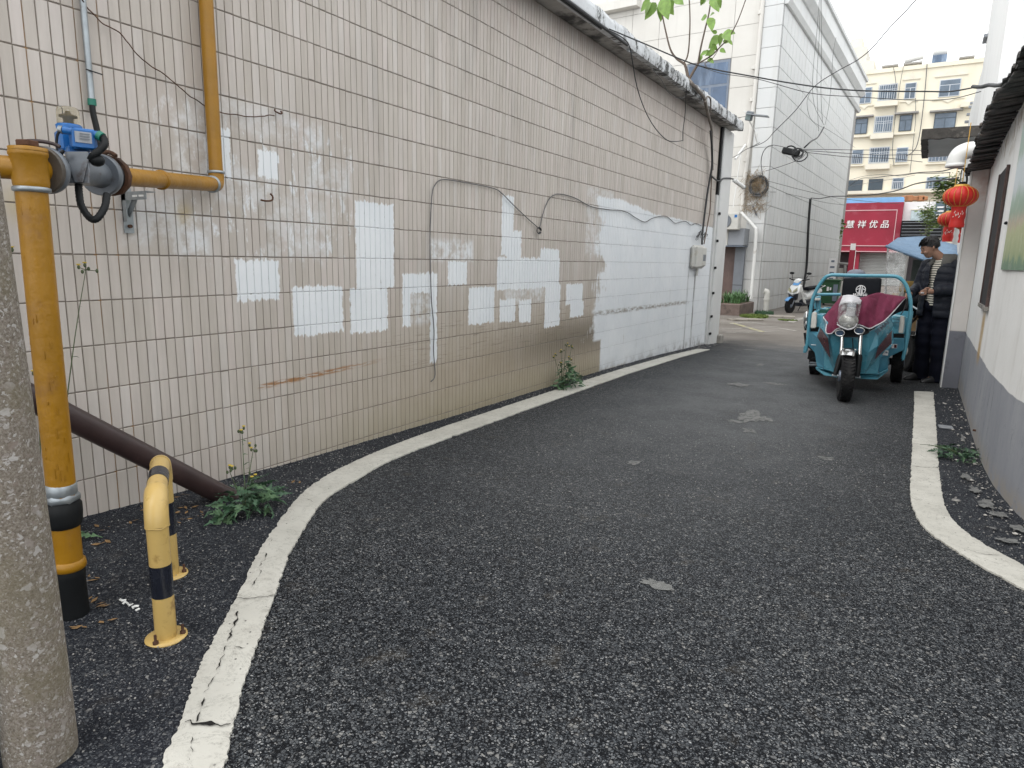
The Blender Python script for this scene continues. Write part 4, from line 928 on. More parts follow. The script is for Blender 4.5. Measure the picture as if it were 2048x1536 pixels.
# litter
b = MB(); rl = random.Random(9)
for (u, v) in [(rl.uniform(170, 440), rl.uniform(985, 1075)) for _ in range(16)] + list(((205, 1215), (190, 1200), (215, 1245), (185, 1160), (378, 1025), (366, 1035), (395, 1030), (420, 985), (1185, 772), (1200, 772), (160, 1265), (590, 965), (205, 1090))):
    for k in range(3):
        c = GR(u + rl.uniform(-14, 14), v + rl.uniform(-8, 8), .012); a = rl.random() * 6.28; s = rl.uniform(.008, .022)
        d = Vector((math.cos(a), math.sin(a), .1)) * s; e = Vector((-math.sin(a), math.cos(a), rl.uniform(-.3, .3))) * s * .4
        b.add([c - d, c + e, c + d, c - e], [(0, 1, 2, 3)], False)
stuff(tag(b.build('dead_leaves', MAT['deadleaf']), 'scattered tan dead leaf bits by the posts and wall', 'leaves'))
b = MB(); c = GR(252, 1211, .012)
for k in range(9):
    a = c + Vector((-.03 + .013 * k, .003 * math.sin(k * 2), .004 * math.sin(k * 3))); b.box(a, (.015, .007, .003), Matrix.Rotation(k, 3, 'Z') @ Matrix.Rotation(.4, 3, 'X'))
tag(b.build('paper_scrap', MAT['pvc']), 'crumpled strip of white paper behind the hoop barrier', 'paper')
b = MB(); c = GR(1891, 857); b.box((c.x, c.y, g(c.y) + .012), (.10, .10, .012), Matrix.Rotation(.1, 3, 'Z'), ch=.003); tag(b.build('floor_plate', MAT['plate']), 'small square grey plate on the ground by the white house', 'plate')
b = MB(); c = GR(1912, 1003); b.lathe((c.x, c.y, g(c.y) + .006), [(.02, 0), (.022, .004), (.01, .006)], 9); tag(b.build('flat_stone', MAT['grit']), 'pale flat stone right of the right hand line', 'stone')
b = MB(); rs = random.Random(41)
for k in range(60):
    t = rs.random(); yy = 3.6 + 4.4 * t; wx = np.interp(yy, [3.6, 4.12, 4.6, 5.1, 9], [.74, .585, .505, .47, .457]) - rs.random() ** 1.5 * .16 - .01
    s = rs.uniform(.004, .016); c = Vector((wx, yy, g(yy) + .012)); m = Matrix.Rotation(rs.random() * 6, 3, 'Z')
    vs = [c + m @ Vector(q) * s for q in ((1, 0, 0), (-1.1, .2, 0), (.1, .9, .1), (0, -1, 0), (0, 0, .5), (.1, .1, -.6))]
    b.add(vs, [(0, 2, 4), (2, 1, 4), (1, 3, 4), (3, 0, 4), (2, 0, 5), (1, 2, 5), (3, 1, 5), (0, 3, 5)], False)
stuff(tag(b.build('plaster_crumbs', M('plaster_crumb', (.42, .40, .37), .9, 0, .25, 30, .2)), 'fallen plaster crumbs along the foot of the white house', 'rubble'))

# ---------------------------------------------------------------- sapling growing out of the slab
sp = thing('roof_sapling', 'young tree with big green leaves growing out of the tiled building slab', 'tree', AX(1376, 162, -2.92))
def PZ(u, v, y=9.55): return AY(u, v, y)
def branch(pl, r0, r1, name='branch', mat='twig'):
    p = catmull(pl, 5); b = MB(); b.tube(p, [r0 + (r1 - r0) * k / (len(p) - 1) for k in range(len(p))], 8); return b.build(name, MAT[mat], sp)
branch([PZ(u, v) for u, v in ((1377, 165), (1374, 145), (1370, 130), (1366, 126), (1353, 117), (1341, 99), (1332, 65), (1324, 26), (1320, -8))], .022, .007)
branch([PZ(u, v) for u, v in ((1367, 127), (1374, 115), (1378, 91), (1380, 39), (1378, -10))], .012, .008)
branch([PZ(u, v) for u, v in ((1376, 162), (1387, 143), (1396, 128))], .020, .018, 'branch')
branch([PZ(u, v) for u, v in ((1396, 128), (1401, 98), (1410, 59), (1418, 26), (1423, -10))], .014, .009)
branch([PZ(u, v) for u, v in ((1396, 127), (1423, 111), (1443, 91), (1456, 78), (1475, 43), (1494, -8))], .011, .006)
branch([PZ(u, v) for u, v in ((1414, 135), (1410, 127), (1423, 119), (1436, 101))], .006, .004)
branch([AX(1377, 160, -2.95), AX(1384, 168, -2.86), AX(1396, 181, -2.85), AX(1408, 196, -2.85), AX(1413, 215, -2.86), AX(1419, 240, -2.94), AX(1423, 258, -3.0), AX(1424, 300, -3.05), AX(1425, 340, -3.08)], .026, .017, 'root', 'bark')
branch([AX(1409, 205, -2.84), AX(1415, 193, -2.84), AX(1421, 200, -2.85), AX(1421, 225, -2.87)], .012, .010, 'root', 'bark')
def big_leaf(tipdir, c, L, W, nrm, name='leaf'):
    t = Vector(tipdir).normalized(); nn = Vector(nrm).normalized(); s = t.cross(nn).normalized(); nn = s.cross(t)
    out = [(0, 0), (.10, .32), (.28, .50), (.5, .46), (.72, .30), (.88, .14), (1, 0)]
    b = MB(); m_ = [Vector(c) + t * (L * a) - nn * (L * .12 * a * a) for a, w in out]
    l = [m_[i] + s * (W * w) + nn * (W * w * .22) for i, (a, w) in enumerate(out)]; r_ = [m_[i] - s * (W * w) + nn * (W * w * .22) for i, (a, w) in enumerate(out)]
    k = len(out); f = []
    for i in range(k - 1): f += [(i, i + 1, k + i + 1, k + i), (k + i, k + i + 1, 2 * k + i + 1, 2 * k + i)]
    b.add(l + m_ + r_, f, True); return b.build(name, MAT['leaflight'], sp)
rl = random.Random(77)
LV = [(1312, 5, -20, 30, 26), (1302, 4, -12, 22, 22), (1322, 5, 0, 34, 32), (1332, 0, 12, 26, 24), (1300, 0, -18, 20, 18), (1326, -4, 8, 36, 18), (1341, 0, 6, 12, 22), (1350, -4, 14, 10, 22),
      (1424, -4, 12, 22, 22), (1436, -6, 6, 20, 20), (1414, -5, -8, 12, 18), (1408, -6, -6, 16, 14), (1420, 35, 4, 22, 18), (1414, 33, -12, 5, 10), (1421, 30, 6, -4, 8), (1418, 36, -4, 4, 7),
      (1440, 72, -22, 22, 18), (1444, 66, -6, 24, 18), (1458, 64, 10, 2, 20), (1450, 62, 8, 16, 20), (1432, 92, -14, 14, 18), (1424, 88, 10, 12, 18), (1430, 100, -18, 10, 16), (1414, 102, -12, 8, 15), (1412, 100, 8, 12, 13),
      (1440, 98, 10, 6, 12), (1456, 80, 8, 8, 12), (1416, 118, 10, 6, 13), (1422, 112, -6, 10, 10), (1403, 110, -4, 12, 10), (1446, 84, 14, -4, 11), (1434, 66, -10, -4, 12)]
for (u, v, du, dv, L) in LV:
    a = PZ(u, v, 9.55 + rl.uniform(-.12, .12)); bb = PZ(u + du, v + dv, a.y + rl.uniform(-.08, .08)); sz = max((bb - a).length, .08)
    big_leaf(bb - a, a, sz * 1.15, sz * rl.uniform(.55, .78), Vector((rl.uniform(-.5, .5), -1, rl.uniform(-.2, .6))))

# ================================================================== WHITE HOUSE ON THE RIGHT
def house_wall_mat():
    n = NT('white_house_render'); P = n.P; x, y, z = n.sep(P)
    f, _ = n.noise(P, 1.4, 5, .6); c = n.ramp(f, [(.3, (.74, .735, .715)), (.7, (.82, .815, .80))])
    st, _ = n.noise(n.vmath('MULTIPLY', P, (3, 3, .5)), 2.0, 6, .7); c = n.mix(n.math('MULTIPLY', n.smooth(st, .48, .72), .34), c, (.47, .44, .40))
    # dado: steel grey paint with drips
    gf, _ = n.noise(n.vmath('MULTIPLY', P, (2, 2, .7)), 1.6, 5, .6); gc = n.ramp(gf, [(.3, (.245, .255, .285)), (.7, (.33, .338, .36))])
    g2, _ = n.noise(n.vmath('MULTIPLY', P, (4, 4, 1)), 2.6, 7, .75); gc = n.mix(n.math('MULTIPLY', n.smooth(g2, .58, .68), .6), gc, (.11, .115, .13))
    g3, _ = n.noise(P, 3.2, 8, .8, .8); crk = n.smooth(n.math('ABSOLUTE', n.math('SUBTRACT', g3, .5)), .006, 0); gc = n.mix(n.math('MULTIPLY', n.math('MULTIPLY', crk, n.smooth(g2, .48, .58)), .8), gc, (.06, .06, .065))
    edge = n.math('ADD', .545, n.math('MULTIPLY', n.math('SUBTRACT', n.noise(P, 3, 3)[0], .5), .03)); dm = n.smooth(n.math('SUBTRACT', z, edge), .004, -.004)
    c = n.mix(dm, c, gc)
    # rust run below the narrow window and damp patch beneath the eaves
    rn, _ = n.noise(n.vmath('MULTIPLY', P, (8, 8, 1.4)), 3, 5, .7)
    r1 = n.math('MULTIPLY', n.math('MULTIPLY', n.smooth(n.math('ABSOLUTE', n.math('SUBTRACT', y, 6.75)), .22, .05), n.math('MULTIPLY', n.smooth(z, .95, .85), n.smooth(z, .42, .55))), n.smooth(rn, .34, .52))
    c = n.mix(n.math('MULTIPLY', r1, .9), c, (.42, .27, .10))
    d1, _ = n.noise(P, 4.5, 7, .75); dmk = n.math('MULTIPLY', n.math('MULTIPLY', n.smooth(z, 2.02, 2.30), n.smooth(d1, .47, .62)), n.smooth(y, 8.4, 7.2))
    c = n.mix(n.math('MULTIPLY', dmk, .75), c, (.30, .215, .12))
    foot, _ = n.noise(P, 7, 7, .75); fm = n.math('MULTIPLY', n.smooth(z, .14, -.02), n.smooth(foot, .40, .56)); c = n.mix(n.math('MULTIPLY', fm, .8), c, (.33, .30, .26))
    h, _ = n.noise(P, 14, 6, .6); return n.fin(c, .82, 0, n.bump(n.math('ADD', h, n.math('MULTIPLY', crk, -.5)), .22, .01), .25)
MAT['house'] = house_wall_mat()
hs_ = thing('white_house', 'low white house with grey dado and ragged dark tiled eaves on the right', 'house', (1.5, 6, 0))
out = [Vector((p.x, p.y, 0)) for p in HWc]
b = MB(); NZ = 26; rows = []
for i, p in enumerate(out):
    r = []
    for k in range(NZ + 1):
        z = -.3 + 2.80 * k / NZ; w = noise.noise(Vector((p.x * 2, p.y * 2, z * 2))) * .006
        r.append(Vector((p.x + w, p.y, z)))
    rows.append(r)
vs = [q for r in rows for q in r]; f = [(i * (NZ + 1) + k, i * (NZ + 1) + k + 1, (i + 1) * (NZ + 1) + k + 1, (i + 1) * (NZ + 1) + k) for i in range(len(rows) - 1) for k in range(NZ)]
b.add(vs, f, True)
wall_o = b.build('wall', MAT['house'], hs_)
b = MB(); poly = [Vector((p.x + .02, p.y, -.3)) for p in out[::3]] + [Vector((4.5, 1.9, -.3)), Vector((4.5, 9.05, -.3)), Vector((.48, 9.05, -.3))]
b.prism(poly, (0, 0, 2.78)); b.build('core', MAT['house'], hs_)
# pier at the far corner
b = MB(); b.bbox(.300, .457, 8.80, 9.12, -.3, .555, ch=.004); b.build('pier_base', M('grey_paint', (.16, .165, .19), .7, 0, .1, 3, .1, 60, (.09, .09, .10), .4, 4), hs_)
b = MB(); b.bbox(.304, .457, 8.803, 9.12, .555, 2.42, ch=.006); b.build('pier', M('pier_cream', (.60, .57, .545), .8, 0, .06, 3, .1, 60, (.50, .38, .34), .35, 2), hs_)
b = MB(); b.bbox(.290, .304, 8.795, 9.12, -.1, 2.42); b.build('pier_edge_strip', MAT['pvc'], hs_)
# narrow window: thin frame on a dark sheet that paints the unlit room
wa, wb_ = AX(1992, 352, .456), AX(1972, 614, .456)
WY0, WY1, WZ0, WZ1 = 6.42, 7.12, .95, 2.02
def slot(y0, y1, z0, z1):
    b = MB(); b.bbox(.440, .4535, y0, y1, z0, z1); return b
slot(WY0, WY1, WZ0, WZ1).build('window_dark_sheet', M('unlit_room_paint', (.012, .011, .012), .9, 0, .1, 5, 0), hs_)
fm_ = M('old_brown_frame', (.07, .045, .04), .8, 0, .3, 10, .4, 60)
b = MB(); b.bbox(.432, .452, WY1 - .06, WY1, WZ0, WZ1); b.build('window_frame', fm_, hs_); b = MB(); b.bbox(.432, .452, WY0, WY0 + .02, WZ0, WZ1); b.build('window_frame', fm_, hs_)
b = MB(); b.bbox(.425, .455, WY0 - .03, WY1 + .02, WZ0 - .03, WZ0); b.build('window_sill', MAT['concrete'], hs_)
b = MB(); b.ell(AX(2012, 446, .45), (.012, .03, .012)); b.build('wall_hole', MAT['black'], hs_)
b = MB(); c = AX(1952, 861, .452); b.cyl(c, c + Vector((-.02, 0, 0)), .008, 8); b.build('pipe_stub', MAT['rust'], hs_)
MAT['mortar'] = MAT['scar'].copy(); MAT['mortar'].name = 'fallen_mortar'
struct(blob('mortar_smear', [(1932, 958, .022, .07), (1948, 985, .03, .06), (1972, 1014, .035, .07), (1998, 1034, .035, .05), (2018, 1088, .045, .03), (2034, 1062, .03, .05), (1925, 880, .015, .12), (1985, 1062, .015, .015)], MAT['mortar'], 'pale crumbled mortar along the foot of the white house', 'smear', .017, 3))
# printed landscape panel
def poster_mat():
    n = NT('faded_landscape_print'); P = n.P; x, y, z = n.sep(P)
    f, _ = n.noise(n.vmath('MULTIPLY', P, (1, 9, 2.0)), 1.5, 5, .7); f2, _ = n.noise(P, 12, 5, .7)
    zz = n.math('ADD', z, n.math('MULTIPLY', n.math('SUBTRACT', f, .5), .28))
    c = n.ramp(n.math('DIVIDE', n.math('SUBTRACT', zz, 1.24), .95), [(0, (.13, .22, .14)), (.06, (.15, .25, .15)), (.08, (.30, .36, .18)), (.26, (.42, .45, .24)), (.32, (.45, .38, .28)), (.40, (.26, .36, .27)), (.48, (.30, .42, .34)), (.56, (.55, .61, .64)), (.74, (.58, .65, .68)), (.80, (.36, .47, .40)), (1, (.42, .55, .50))])
    c = n.mix(n.math('MULTIPLY', n.smooth(f2, .5, .7), .3), c, (.66, .66, .6)); return n.fin(c, .45, 0)
b = MB(); rows = []
for i in range(24):
    y = 5.78 - i * .11; x = np.interp(y, [3.1, 3.6, 4.12, 4.62, 5.05, 5.5, 6.2], [1.0, .74, .585, .505, .475, .460, .457]) - .008
    rows.append([Vector((x, y, 1.24)), Vector((x - .006, y, 1.24)), Vector((x - .006, y, 2.2)), Vector((x, y, 2.2))])
b.loft(rows, True, 0, False); tag(b.build('landscape_poster', poster_mat()), 'faded printed panel of trees and green fields on the white house wall', 'poster')
# eave of weathered black tiles: interlocked under-tiles and cover rows, each tile column a part
MAT['rooftile'] = M('black_weathered_tile', (.036, .034, .034), .75, 0, .5, 9, .8, 26, (.11, .09, .075), .45, 9, bd=.02)
EY = [2.4, 3.2, 4.5, 5.2, 5.7, 6.5, 7.6, 8.7, 9.2]; EX = [1.15, .62, .300, .262, .268, .262, .256, .258, .262]; EZ = [2.30, 2.32, 2.355, 2.345, 2.42, 2.43, 2.37, 2.29, 2.27]
WXI = [1.55, .95, .52, .47, .462, .457, .457, .457, .457]
def eav(y): return float(np.interp(y, EY, EX)), float(np.interp(y, EY, EZ)), float(np.interp(y, EY, WXI))
tr = random.Random(14)
y = 2.5; k = 0
while y < 9.15:
    ex, ez, wx = eav(y); w = tr.uniform(.085, .135); b = MB()
    jut = tr.uniform(-.015, .015) if y > 5.8 or y < 5.3 else tr.uniform(-.01, .07)
    nlay = 3
    for l in range(nlay):                                         # overlapping courses climbing inward
        x0 = ex + jut * (1 - l / 3) + .11 * l + tr.uniform(-.008, .008); x1 = x0 + .20 + (.2 if l == 2 else 0)
        z0 = ez + .030 * l + tr.uniform(-.006, .006); z1 = z0 + .055; rings = []
        for (xx, zz) in ((x0, z0), (x0 + (x1 - x0) * .5, (z0 + z1) / 2 + .002), (x1, z1)):
            arc = []
            for q in range(9):
                a = math.pi * (q / 8); sgn = 1 if k % 2 == 0 else -1
                arc.append(Vector((xx + noise.noise(Vector((xx * 9, y * 9, q))) * .008, y + (w * .62) * -math.cos(a), zz + sgn * w * .22 * math.sin(a) * (1 if sgn > 0 else .75) - (0 if sgn > 0 else -.012))))
            back = [p + Vector((0, 0, -.012)) for p in arc[::-1]]
            rings.append(arc + back)
        b.loft(rings, True, 0, False)
    b.build('roof_tile_column', MAT['rooftile'], hs_)
    y += w * .92; k += 1
b = MB(); rows = []
for i in range(40):
    y = 2.4 + i * 6.75 / 39; ex, ez, wx = eav(y); z = ez + noise.noise(Vector((y * 5, 0, 0))) * .01
    rows.append([Vector((ex + .035, y, z - .012)), Vector((wx + .05, y, z + .05)), Vector((4.5, y, z + 1.15)), Vector((4.5, y, z + 1.19)), Vector((ex + .035, y, z + .02))])
b.loft(rows, True, 0, False); b.build('roof_deck', MAT['rooftile'], hs_)
# ragged boards under the eave
for i in range(46):
    y = 3.6 + i * .122; ex, ez, wx = eav(y); b = MB()
    d = Vector((wx + .03 - ex, tr.uniform(-.05, .05), .03)); c = Vector(((ex + wx) / 2 + .01, y, ez - .022 + tr.uniform(-.010, .006)))
    b.obox(c, d, d.length * tr.uniform(.9, 1.05), tr.uniform(.06, .12), .012); b.build('eave_batten', MAT['rooftile'], hs_)
# broken branch/insulated cable end poking from the eave
wire('frayed_cable_end', [AY(1946, 173, 7.2), AY(1962, 174, 7.0), AY(1978, 170, 6.8), AY(1996, 171, 6.4), AY(2015, 165, 6.1)], .016, 'frayed black cable end poking out from under the dark roof tiles', 'cable')
# white PVC elbow
b = MB(); e = catmull([AY(1950, 300, 8.75), AY(1936, 301, 8.72), AY(1920, 308, 8.70), AY(1912, 322, 8.70), AY(1910, 334, 8.70)], 6); b.tube([Vector((.40, 8.8, e[0].z))] + e, .085, 24)
pe = thing('pvc_elbow', 'large white plastic duct elbow under the end of the dark eave', 'duct', (e[0].x, e[0].y, e[0].z)); b.build('elbow', MAT['pvc'], pe)
b = MB(); b.lathe(e[-1], [(.086, -.002), (.09, .0), (.09, .03), (.086, .032)], 24, 0, (e[-2] - e[-1]).normalized()); b.build('rim', MAT['pvc'], pe)
b = MB(); b.lathe(e[-1], [(.078, -.004), (.078, -.001)], 24, 0, (e[-2] - e[-1]).normalized()); b.build('mouth_shade_disc', MAT['greycast'], pe)  # grey disc on the closed end paints the unlit inside of the duct
# concrete canopy slab
cn = thing('concrete_canopy', 'mossy grey concrete canopy slab jutting out above the red lanterns', 'canopy', (.1, 9.6, 2.65))
CZ = 2.635
b = MB(); b.bbox(-.170, .60, 8.96, 10.45, CZ, CZ + .085); b.build('slab', M('canopy_soffit', (.52, .52, .51), .85, 0, .08, 4, .2), cn)
MAT['moss'] = M('blackened_concrete', (.055, .050, .045), .9, 0, .35, 10, .8, 40, (.16, .14, .12), .4, 8)
b = MB(); rows = []
for i in range(30):
    x = -.21 + i * .83 / 29; n1 = noise.noise(Vector((x * 12, 0, 0))) * .008
    rows.append([Vector((x, 8.90 + n1, CZ - .012 + n1)), Vector((x, 8.90 + n1, CZ + .095)), Vector((x, 8.965, CZ + .10)), Vector((x, 8.965, CZ - .012 + n1 * 1.5))])
b.loft(rows, True, 0, False); b.build('front_edge', MAT['moss'], cn)
b = MB(); rows = []
for i in range(30):
    y = 8.966 + i * 1.50 / 29; n1 = noise.noise(Vector((y * 12, 0, 5))) * .012
    rows.append([Vector((-.212 + n1, y, CZ - .010)), Vector((-.212 + n1, y, CZ + .095)), Vector((-.16, y, CZ + .10)), Vector((-.145 + n1 * 1.6, y, CZ - .010))])
b.loft(rows, True, 0, False); b.build('side_edge', MAT['moss'], cn)
b = MB(); b.bbox(.42, 3.0, 9.12, 10.8, -.3, 2.60); b.build('support_wall', M('passage_wall', (.55, .54, .52), .8, 0, .1, 3, .1), cn)

# ---------------------------------------------------------------- red lanterns
MAT['silk'] = M('red_lantern_silk', (.55, .018, .012), .55, 0, .14, 6, .1)
MAT['gold'] = M('gold_trim', (.60, .34, .06), .5, .1, .12, 20, .1)
def lantern(c, R_, Hh, label, drop, ban, seed):
    t = thing('red_lantern', label, 'lantern', c, 'red lanterns by the white house'); c = Vector(c); NG = 16; rings = []
    for i in range(15):
        th = .25 + (math.pi - .5) * i / 14; ring = []
        for k in range(NG * 4):
            a = 2 * math.pi * k / (NG * 4); q = 1 - .045 * abs(math.sin(a * NG / 2)) ** 1.0 * -1 - .045
            ring.append(c + Vector((R_ * q * math.sin(th) ** .85 * math.cos(a), R_ * q * math.sin(th) ** .85 * math.sin(a), Hh * math.cos(th))))
        rings.append(ring)
    b = MB(); b.loft(rings, True); b.build('silk_body', MAT['silk'], t)
    for k in range(NG):
        a = 2 * math.pi * k / NG; b = MB(); b.tube([c + Vector((R_ * .985 * math.sin(th) ** .85 * math.cos(a), R_ * .985 * math.sin(th) ** .85 * math.sin(a), Hh * math.cos(th))) for th in np.linspace(.3, math.pi - .3, 10)], .0028, 4); b.build('gold_rib', MAT['gold'], t)
    b = MB(); b.lathe(c + Vector((0, 0, Hh * .93)), [(R_ * .44, 0), (R_ * .42, .014), (R_ * .36, .02)], 24); b.build('top_collar', MAT['gold'], t)
    b = MB(); b.lathe(c - Vector((0, 0, Hh * .97)), [(R_ * .40, .0), (R_ * .44, .004), (R_ * .44, .018), (R_ * .40, .022)], 24); b.build('bottom_collar', MAT['gold'], t)
    b = MB(); rings = []
    for i in range(9):
        z = -Hh * .97 - ban * i / 8; w = R_ * .42 + .004 * math.sin(i * 1.7 + seed); rings.append([c + Vector((w * math.cos(a), w * .9 * math.sin(a), z)) for a in np.linspace(0, 2 * math.pi, 21)[:-1]])
    b.loft(rings, False); b.build('hanging_skirt', MAT['silk'], t)
    b = MB(); b.cyl(c + Vector((0, 0, Hh * .9)), c + Vector((0, 0, Hh + drop)), .004, 6); b.build('cord', MAT['gold'], t)
    b = MB(); b.cyl(c + Vector((0, 0, Hh * .9)), c + Vector((0, 0, Hh + .04)), .03, 10); b.build('lamp_socket', MAT['black'], t)
    rr_ = random.Random(seed)
    b = MB()
    for k in range(9):                                            # pale brush marks printed on the skirt
        a = -math.pi / 2 + (k - 4) * .16; w = R_ * .43; p = c + Vector((w * math.cos(a), w * .92 * math.sin(a) - .003, -Hh * .97 - ban * (.25 + .25 * rr_.random()))); 
        b.obox(p, Vector((rr_.uniform(-.6, .6), 0, 1)), rr_.uniform(.012, .03), .006, .003, up=Vector((0, 1, 0)))
    b.build('brush_marks', M('faded_print', (.72, .62, .58), .7, 0, .1, 10, 0), t)
    return t
lantern(tuple(AY(1921, 393, 8.52)), .160, .106, 'nearest and highest round red lantern with gold ribs beside the pier', .62, .21, 2)
lantern((.205, 11.0, 1.885), .150, .098, 'second red lantern hanging lower behind the nearest one', .7, .20, 5)
lantern((.345, 10.2, 1.78), .10, .07, 'small red lantern skirt half hidden between the two larger lanterns', .75, .16, 8)

# ================================================================== BIG PALE BUILDING WITH STONE PANELS
BC = Vector((-4.37, 21.95, 0)); AZR = .035
dR = Vector((math.sin(AZR), math.cos(AZR), 0)); dL = Vector((-math.cos(AZR), math.sin(AZR), 0)); nR = -dL; nL = -dR
bb_ = thing('panelled_building', 'tall pale stone panelled building at the end of the lane', 'building', (BC.x, BC.y, -.3))
def panel_mat(nm, a, c2):
    n = NT(nm); P = n.P; w = n.sep(n.noise(P, 1.1, 4, .6)[1])[0]; f, _ = n.noise(P, .7, 5, .6); c = n.ramp(f, [(.3, a), (.7, c2)])
    st, _ = n.noise(n.vmath('MULTIPLY', P, (2.6, 2.6, .12)), 1.6, 6, .7); c = n.mix(n.math('MULTIPLY', n.smooth(st, .48, .72), .22), c, (.42, .38, .34))
    x, y, z = n.sep(P); lo = n.math('MULTIPLY', n.smooth(z, 3.2, -.2), n.smooth(st, .35, .65)); c = n.mix(n.math('MULTIPLY', lo, .35), c, (.36, .31, .28))
    h, _ = n.noise(P, 60, 3); return n.fin(c, .6, 0, n.bump(h, .05, .004), .4)
MAT['panelR'] = panel_mat('grey_white_stone', (.60, .61, .61), (.67, .675, .67)); MAT['panelL'] = panel_mat('cream_stone', (.62, .60, .56), (.70, .68, .64))
MAT['jointdark'] = M('panel_joint', (.31, .30, .29), .9, 0, .1, 5, 0)
def P3(o, d, s, z, out=0.0, nrm=None): return Vector((o.x, o.y, 0)) + d * s + (nrm * out if nrm is not None else Vector((0, 0, 0))) + Vector((0, 0, z))
LEN_R, LEN_L, HB = 16.4, 10.0, 10.1
b = MB(); b.prism([P3(BC, dL, LEN_L, -.6), P3(BC, dL, 0, -.6), P3(BC, dR, LEN_R, -.6), P3(BC, dR, LEN_R, -.6) + dL * LEN_L], (0, 0, HB + .6)); b.build('wall', MAT['jointdark'], bb_)
def panel(o, d, nrm, s0, s1, z0, z1, mat, th=.02, gap=.012, b=None, rnd=None):
    c = P3(o, d, (s0 + s1) / 2, (z0 + z1) / 2, th / 2, nrm); bb = b or MB()
    bb.obox(c, d, s1 - s0 - gap, th + (rnd.uniform(0, .004) if rnd else 0), z1 - z0 - gap)
    return bb
pr = random.Random(5); many = MB(); cnt = 0
zr = [-.38, .17, .735, 1.30, 1.865, 2.43, 2.99] + [2.99 + .5625 * k for k in range(1, 11)]; zr = [z for z in zr if z < 8.6] + [8.62]
cand = []
for i in range(31):
    s0, s1 = .50 * i + (0 if i else 0), .50 * (i + 1)
    for j in range(len(zr) - 1): cand.append((s0, s1, zr[j], zr[j + 1]))
cand.sort(key=lambda q: q[0])
pm = {}
for (s0, s1, z0, z1) in cand:
    if cnt < 300:
        key = round(z1 - z0, 3)
        if key not in pm:
            tmp = MB(); tmp.box((0, 0, 0), (.022, .50 - .018, key - .016)); me = tmp.mesh('stone_panel', MAT['panelR']); pm[key] = me
        o = bpy.data.objects.new('stone_panel', pm[key]); o.rotation_euler = (0, 0, -AZR); o.location = P3(BC, dR, (s0 + s1) / 2, (z0 + z1) / 2, .011 + pr.uniform(0, .003), nR) - bb_.location; link(o, bb_)
    else: panel(BC, dR, nR, s0, s1, z0, z1, None, .022, .011, many, pr)
    cnt += 1
stuff(many.build('stone_panels', MAT['panelR'], bb_))
zl = [5.617 + .872 * k for k in range(-7, 5)] + [9.27]
xs_l = [0, .54, .98, 1.41, 2.45, 3.40, 3.80, 4.74, 5.70, 6.6, 7.6, 8.6, 9.6]
xs_l = [0, .54, 1.41, 3.80, 4.74, 5.70, 6.6, 7.6, 8.6, 9.6]
for i in range(len(xs_l) - 1):
    zz_ = zr + [9.2, 9.75] if i == 0 else zl + [9.52, 10.1]
    for j in range(len(zz_) - 1):
        z0, z1 = zz_[j], zz_[j + 1]; s0, s1 = xs_l[i], xs_l[i + 1]
        if z1 < -.3: continue
        if i == 2:
            s_w0, s_w1 = 1.44, 2.79
            if z0 > 5.0 and z1 < 7.5:
                panel(BC, dL, nL, s_w1, s1, z0, z1, None, .02).build('stone_panel', MAT['panelL'], bb_); continue
        th = .10 if i == 0 else .02
        panel(BC, dL, nL, s0, s1, z0, z1, None, th, .012).build('stone_panel', MAT['panelR' if i == 0 else 'panelL'], bb_)
# ledge high on the left face, cornices on the right face
b = MB(); b.obox(P3(BC, dL, 7.6, 9.42, .16, nL), dL, 6.2, .30, .26); b.build('ledge', MAT['panelL'], bb_)
def corn(z0, z1, o0, o1, mat='panelR', n='cornice'):
    b = MB(); L0, L1 = -.05, LEN_R + .2
    ring = lambda s: [P3(BC, dR, s, z0, 0, nR), P3(BC, dR, s, z0, o0, nR), P3(BC, dR, s, z1, o1, nR), P3(BC, dR, s, z1, 0, nR)]
    b.loft([ring(L0), ring(L1)], True, 0, False); b.build(n, MAT[mat], bb_)
corn(8.62, 8.74, .10, .18); corn(8.74, 9.30, .06, .06, n='frieze'); corn(9.30, 9.46, .12, .30); corn(9.46, 10.02, .26, .26, n='parapet'); corn(10.02, 10.12, .34, .36)
# window on the left face
MAT['glass'] = M('blue_grey_glass', (.05, .09, .16), .14, 0, .35, 1.6, .03, 2, (.20, .27, .38), .55, 1.2, True, spec=.8)  # paler streaks paint reflections and curtains into the glass colour
MAT['alu'] = M('dark_aluminium_frame', (.17, .20, .25), .45, .3, .1, 6, 0)
wn2 = MB(); wn2.obox(P3(BC, dL, 2.115, 6.40, .0, nL), dL, 1.35, .03, 1.88); w_o = wn2.build('window', MAT['alu'], bb_)
def wpane(s0, s1, z0, z1):
    b = MB(); b.obox(P3(BC, dL, (s0 + s1) / 2, (z0 + z1) / 2, .018, nL), dL, s1 - s0, .008, z1 - z0); o = b.build('pane', MAT['glass'], w_o, origin=None)
    o.data.transform(Matrix.Identity(4)); return o
w_o_loc = w_o
for (s0, s1, z0, z1) in ((1.50, 2.73, 6.66, 7.27), (1.50, 1.98, 5.5, 6.58), (2.06, 2.73, 5.5, 6.58)): wpane(s0, s1, z0, z1)
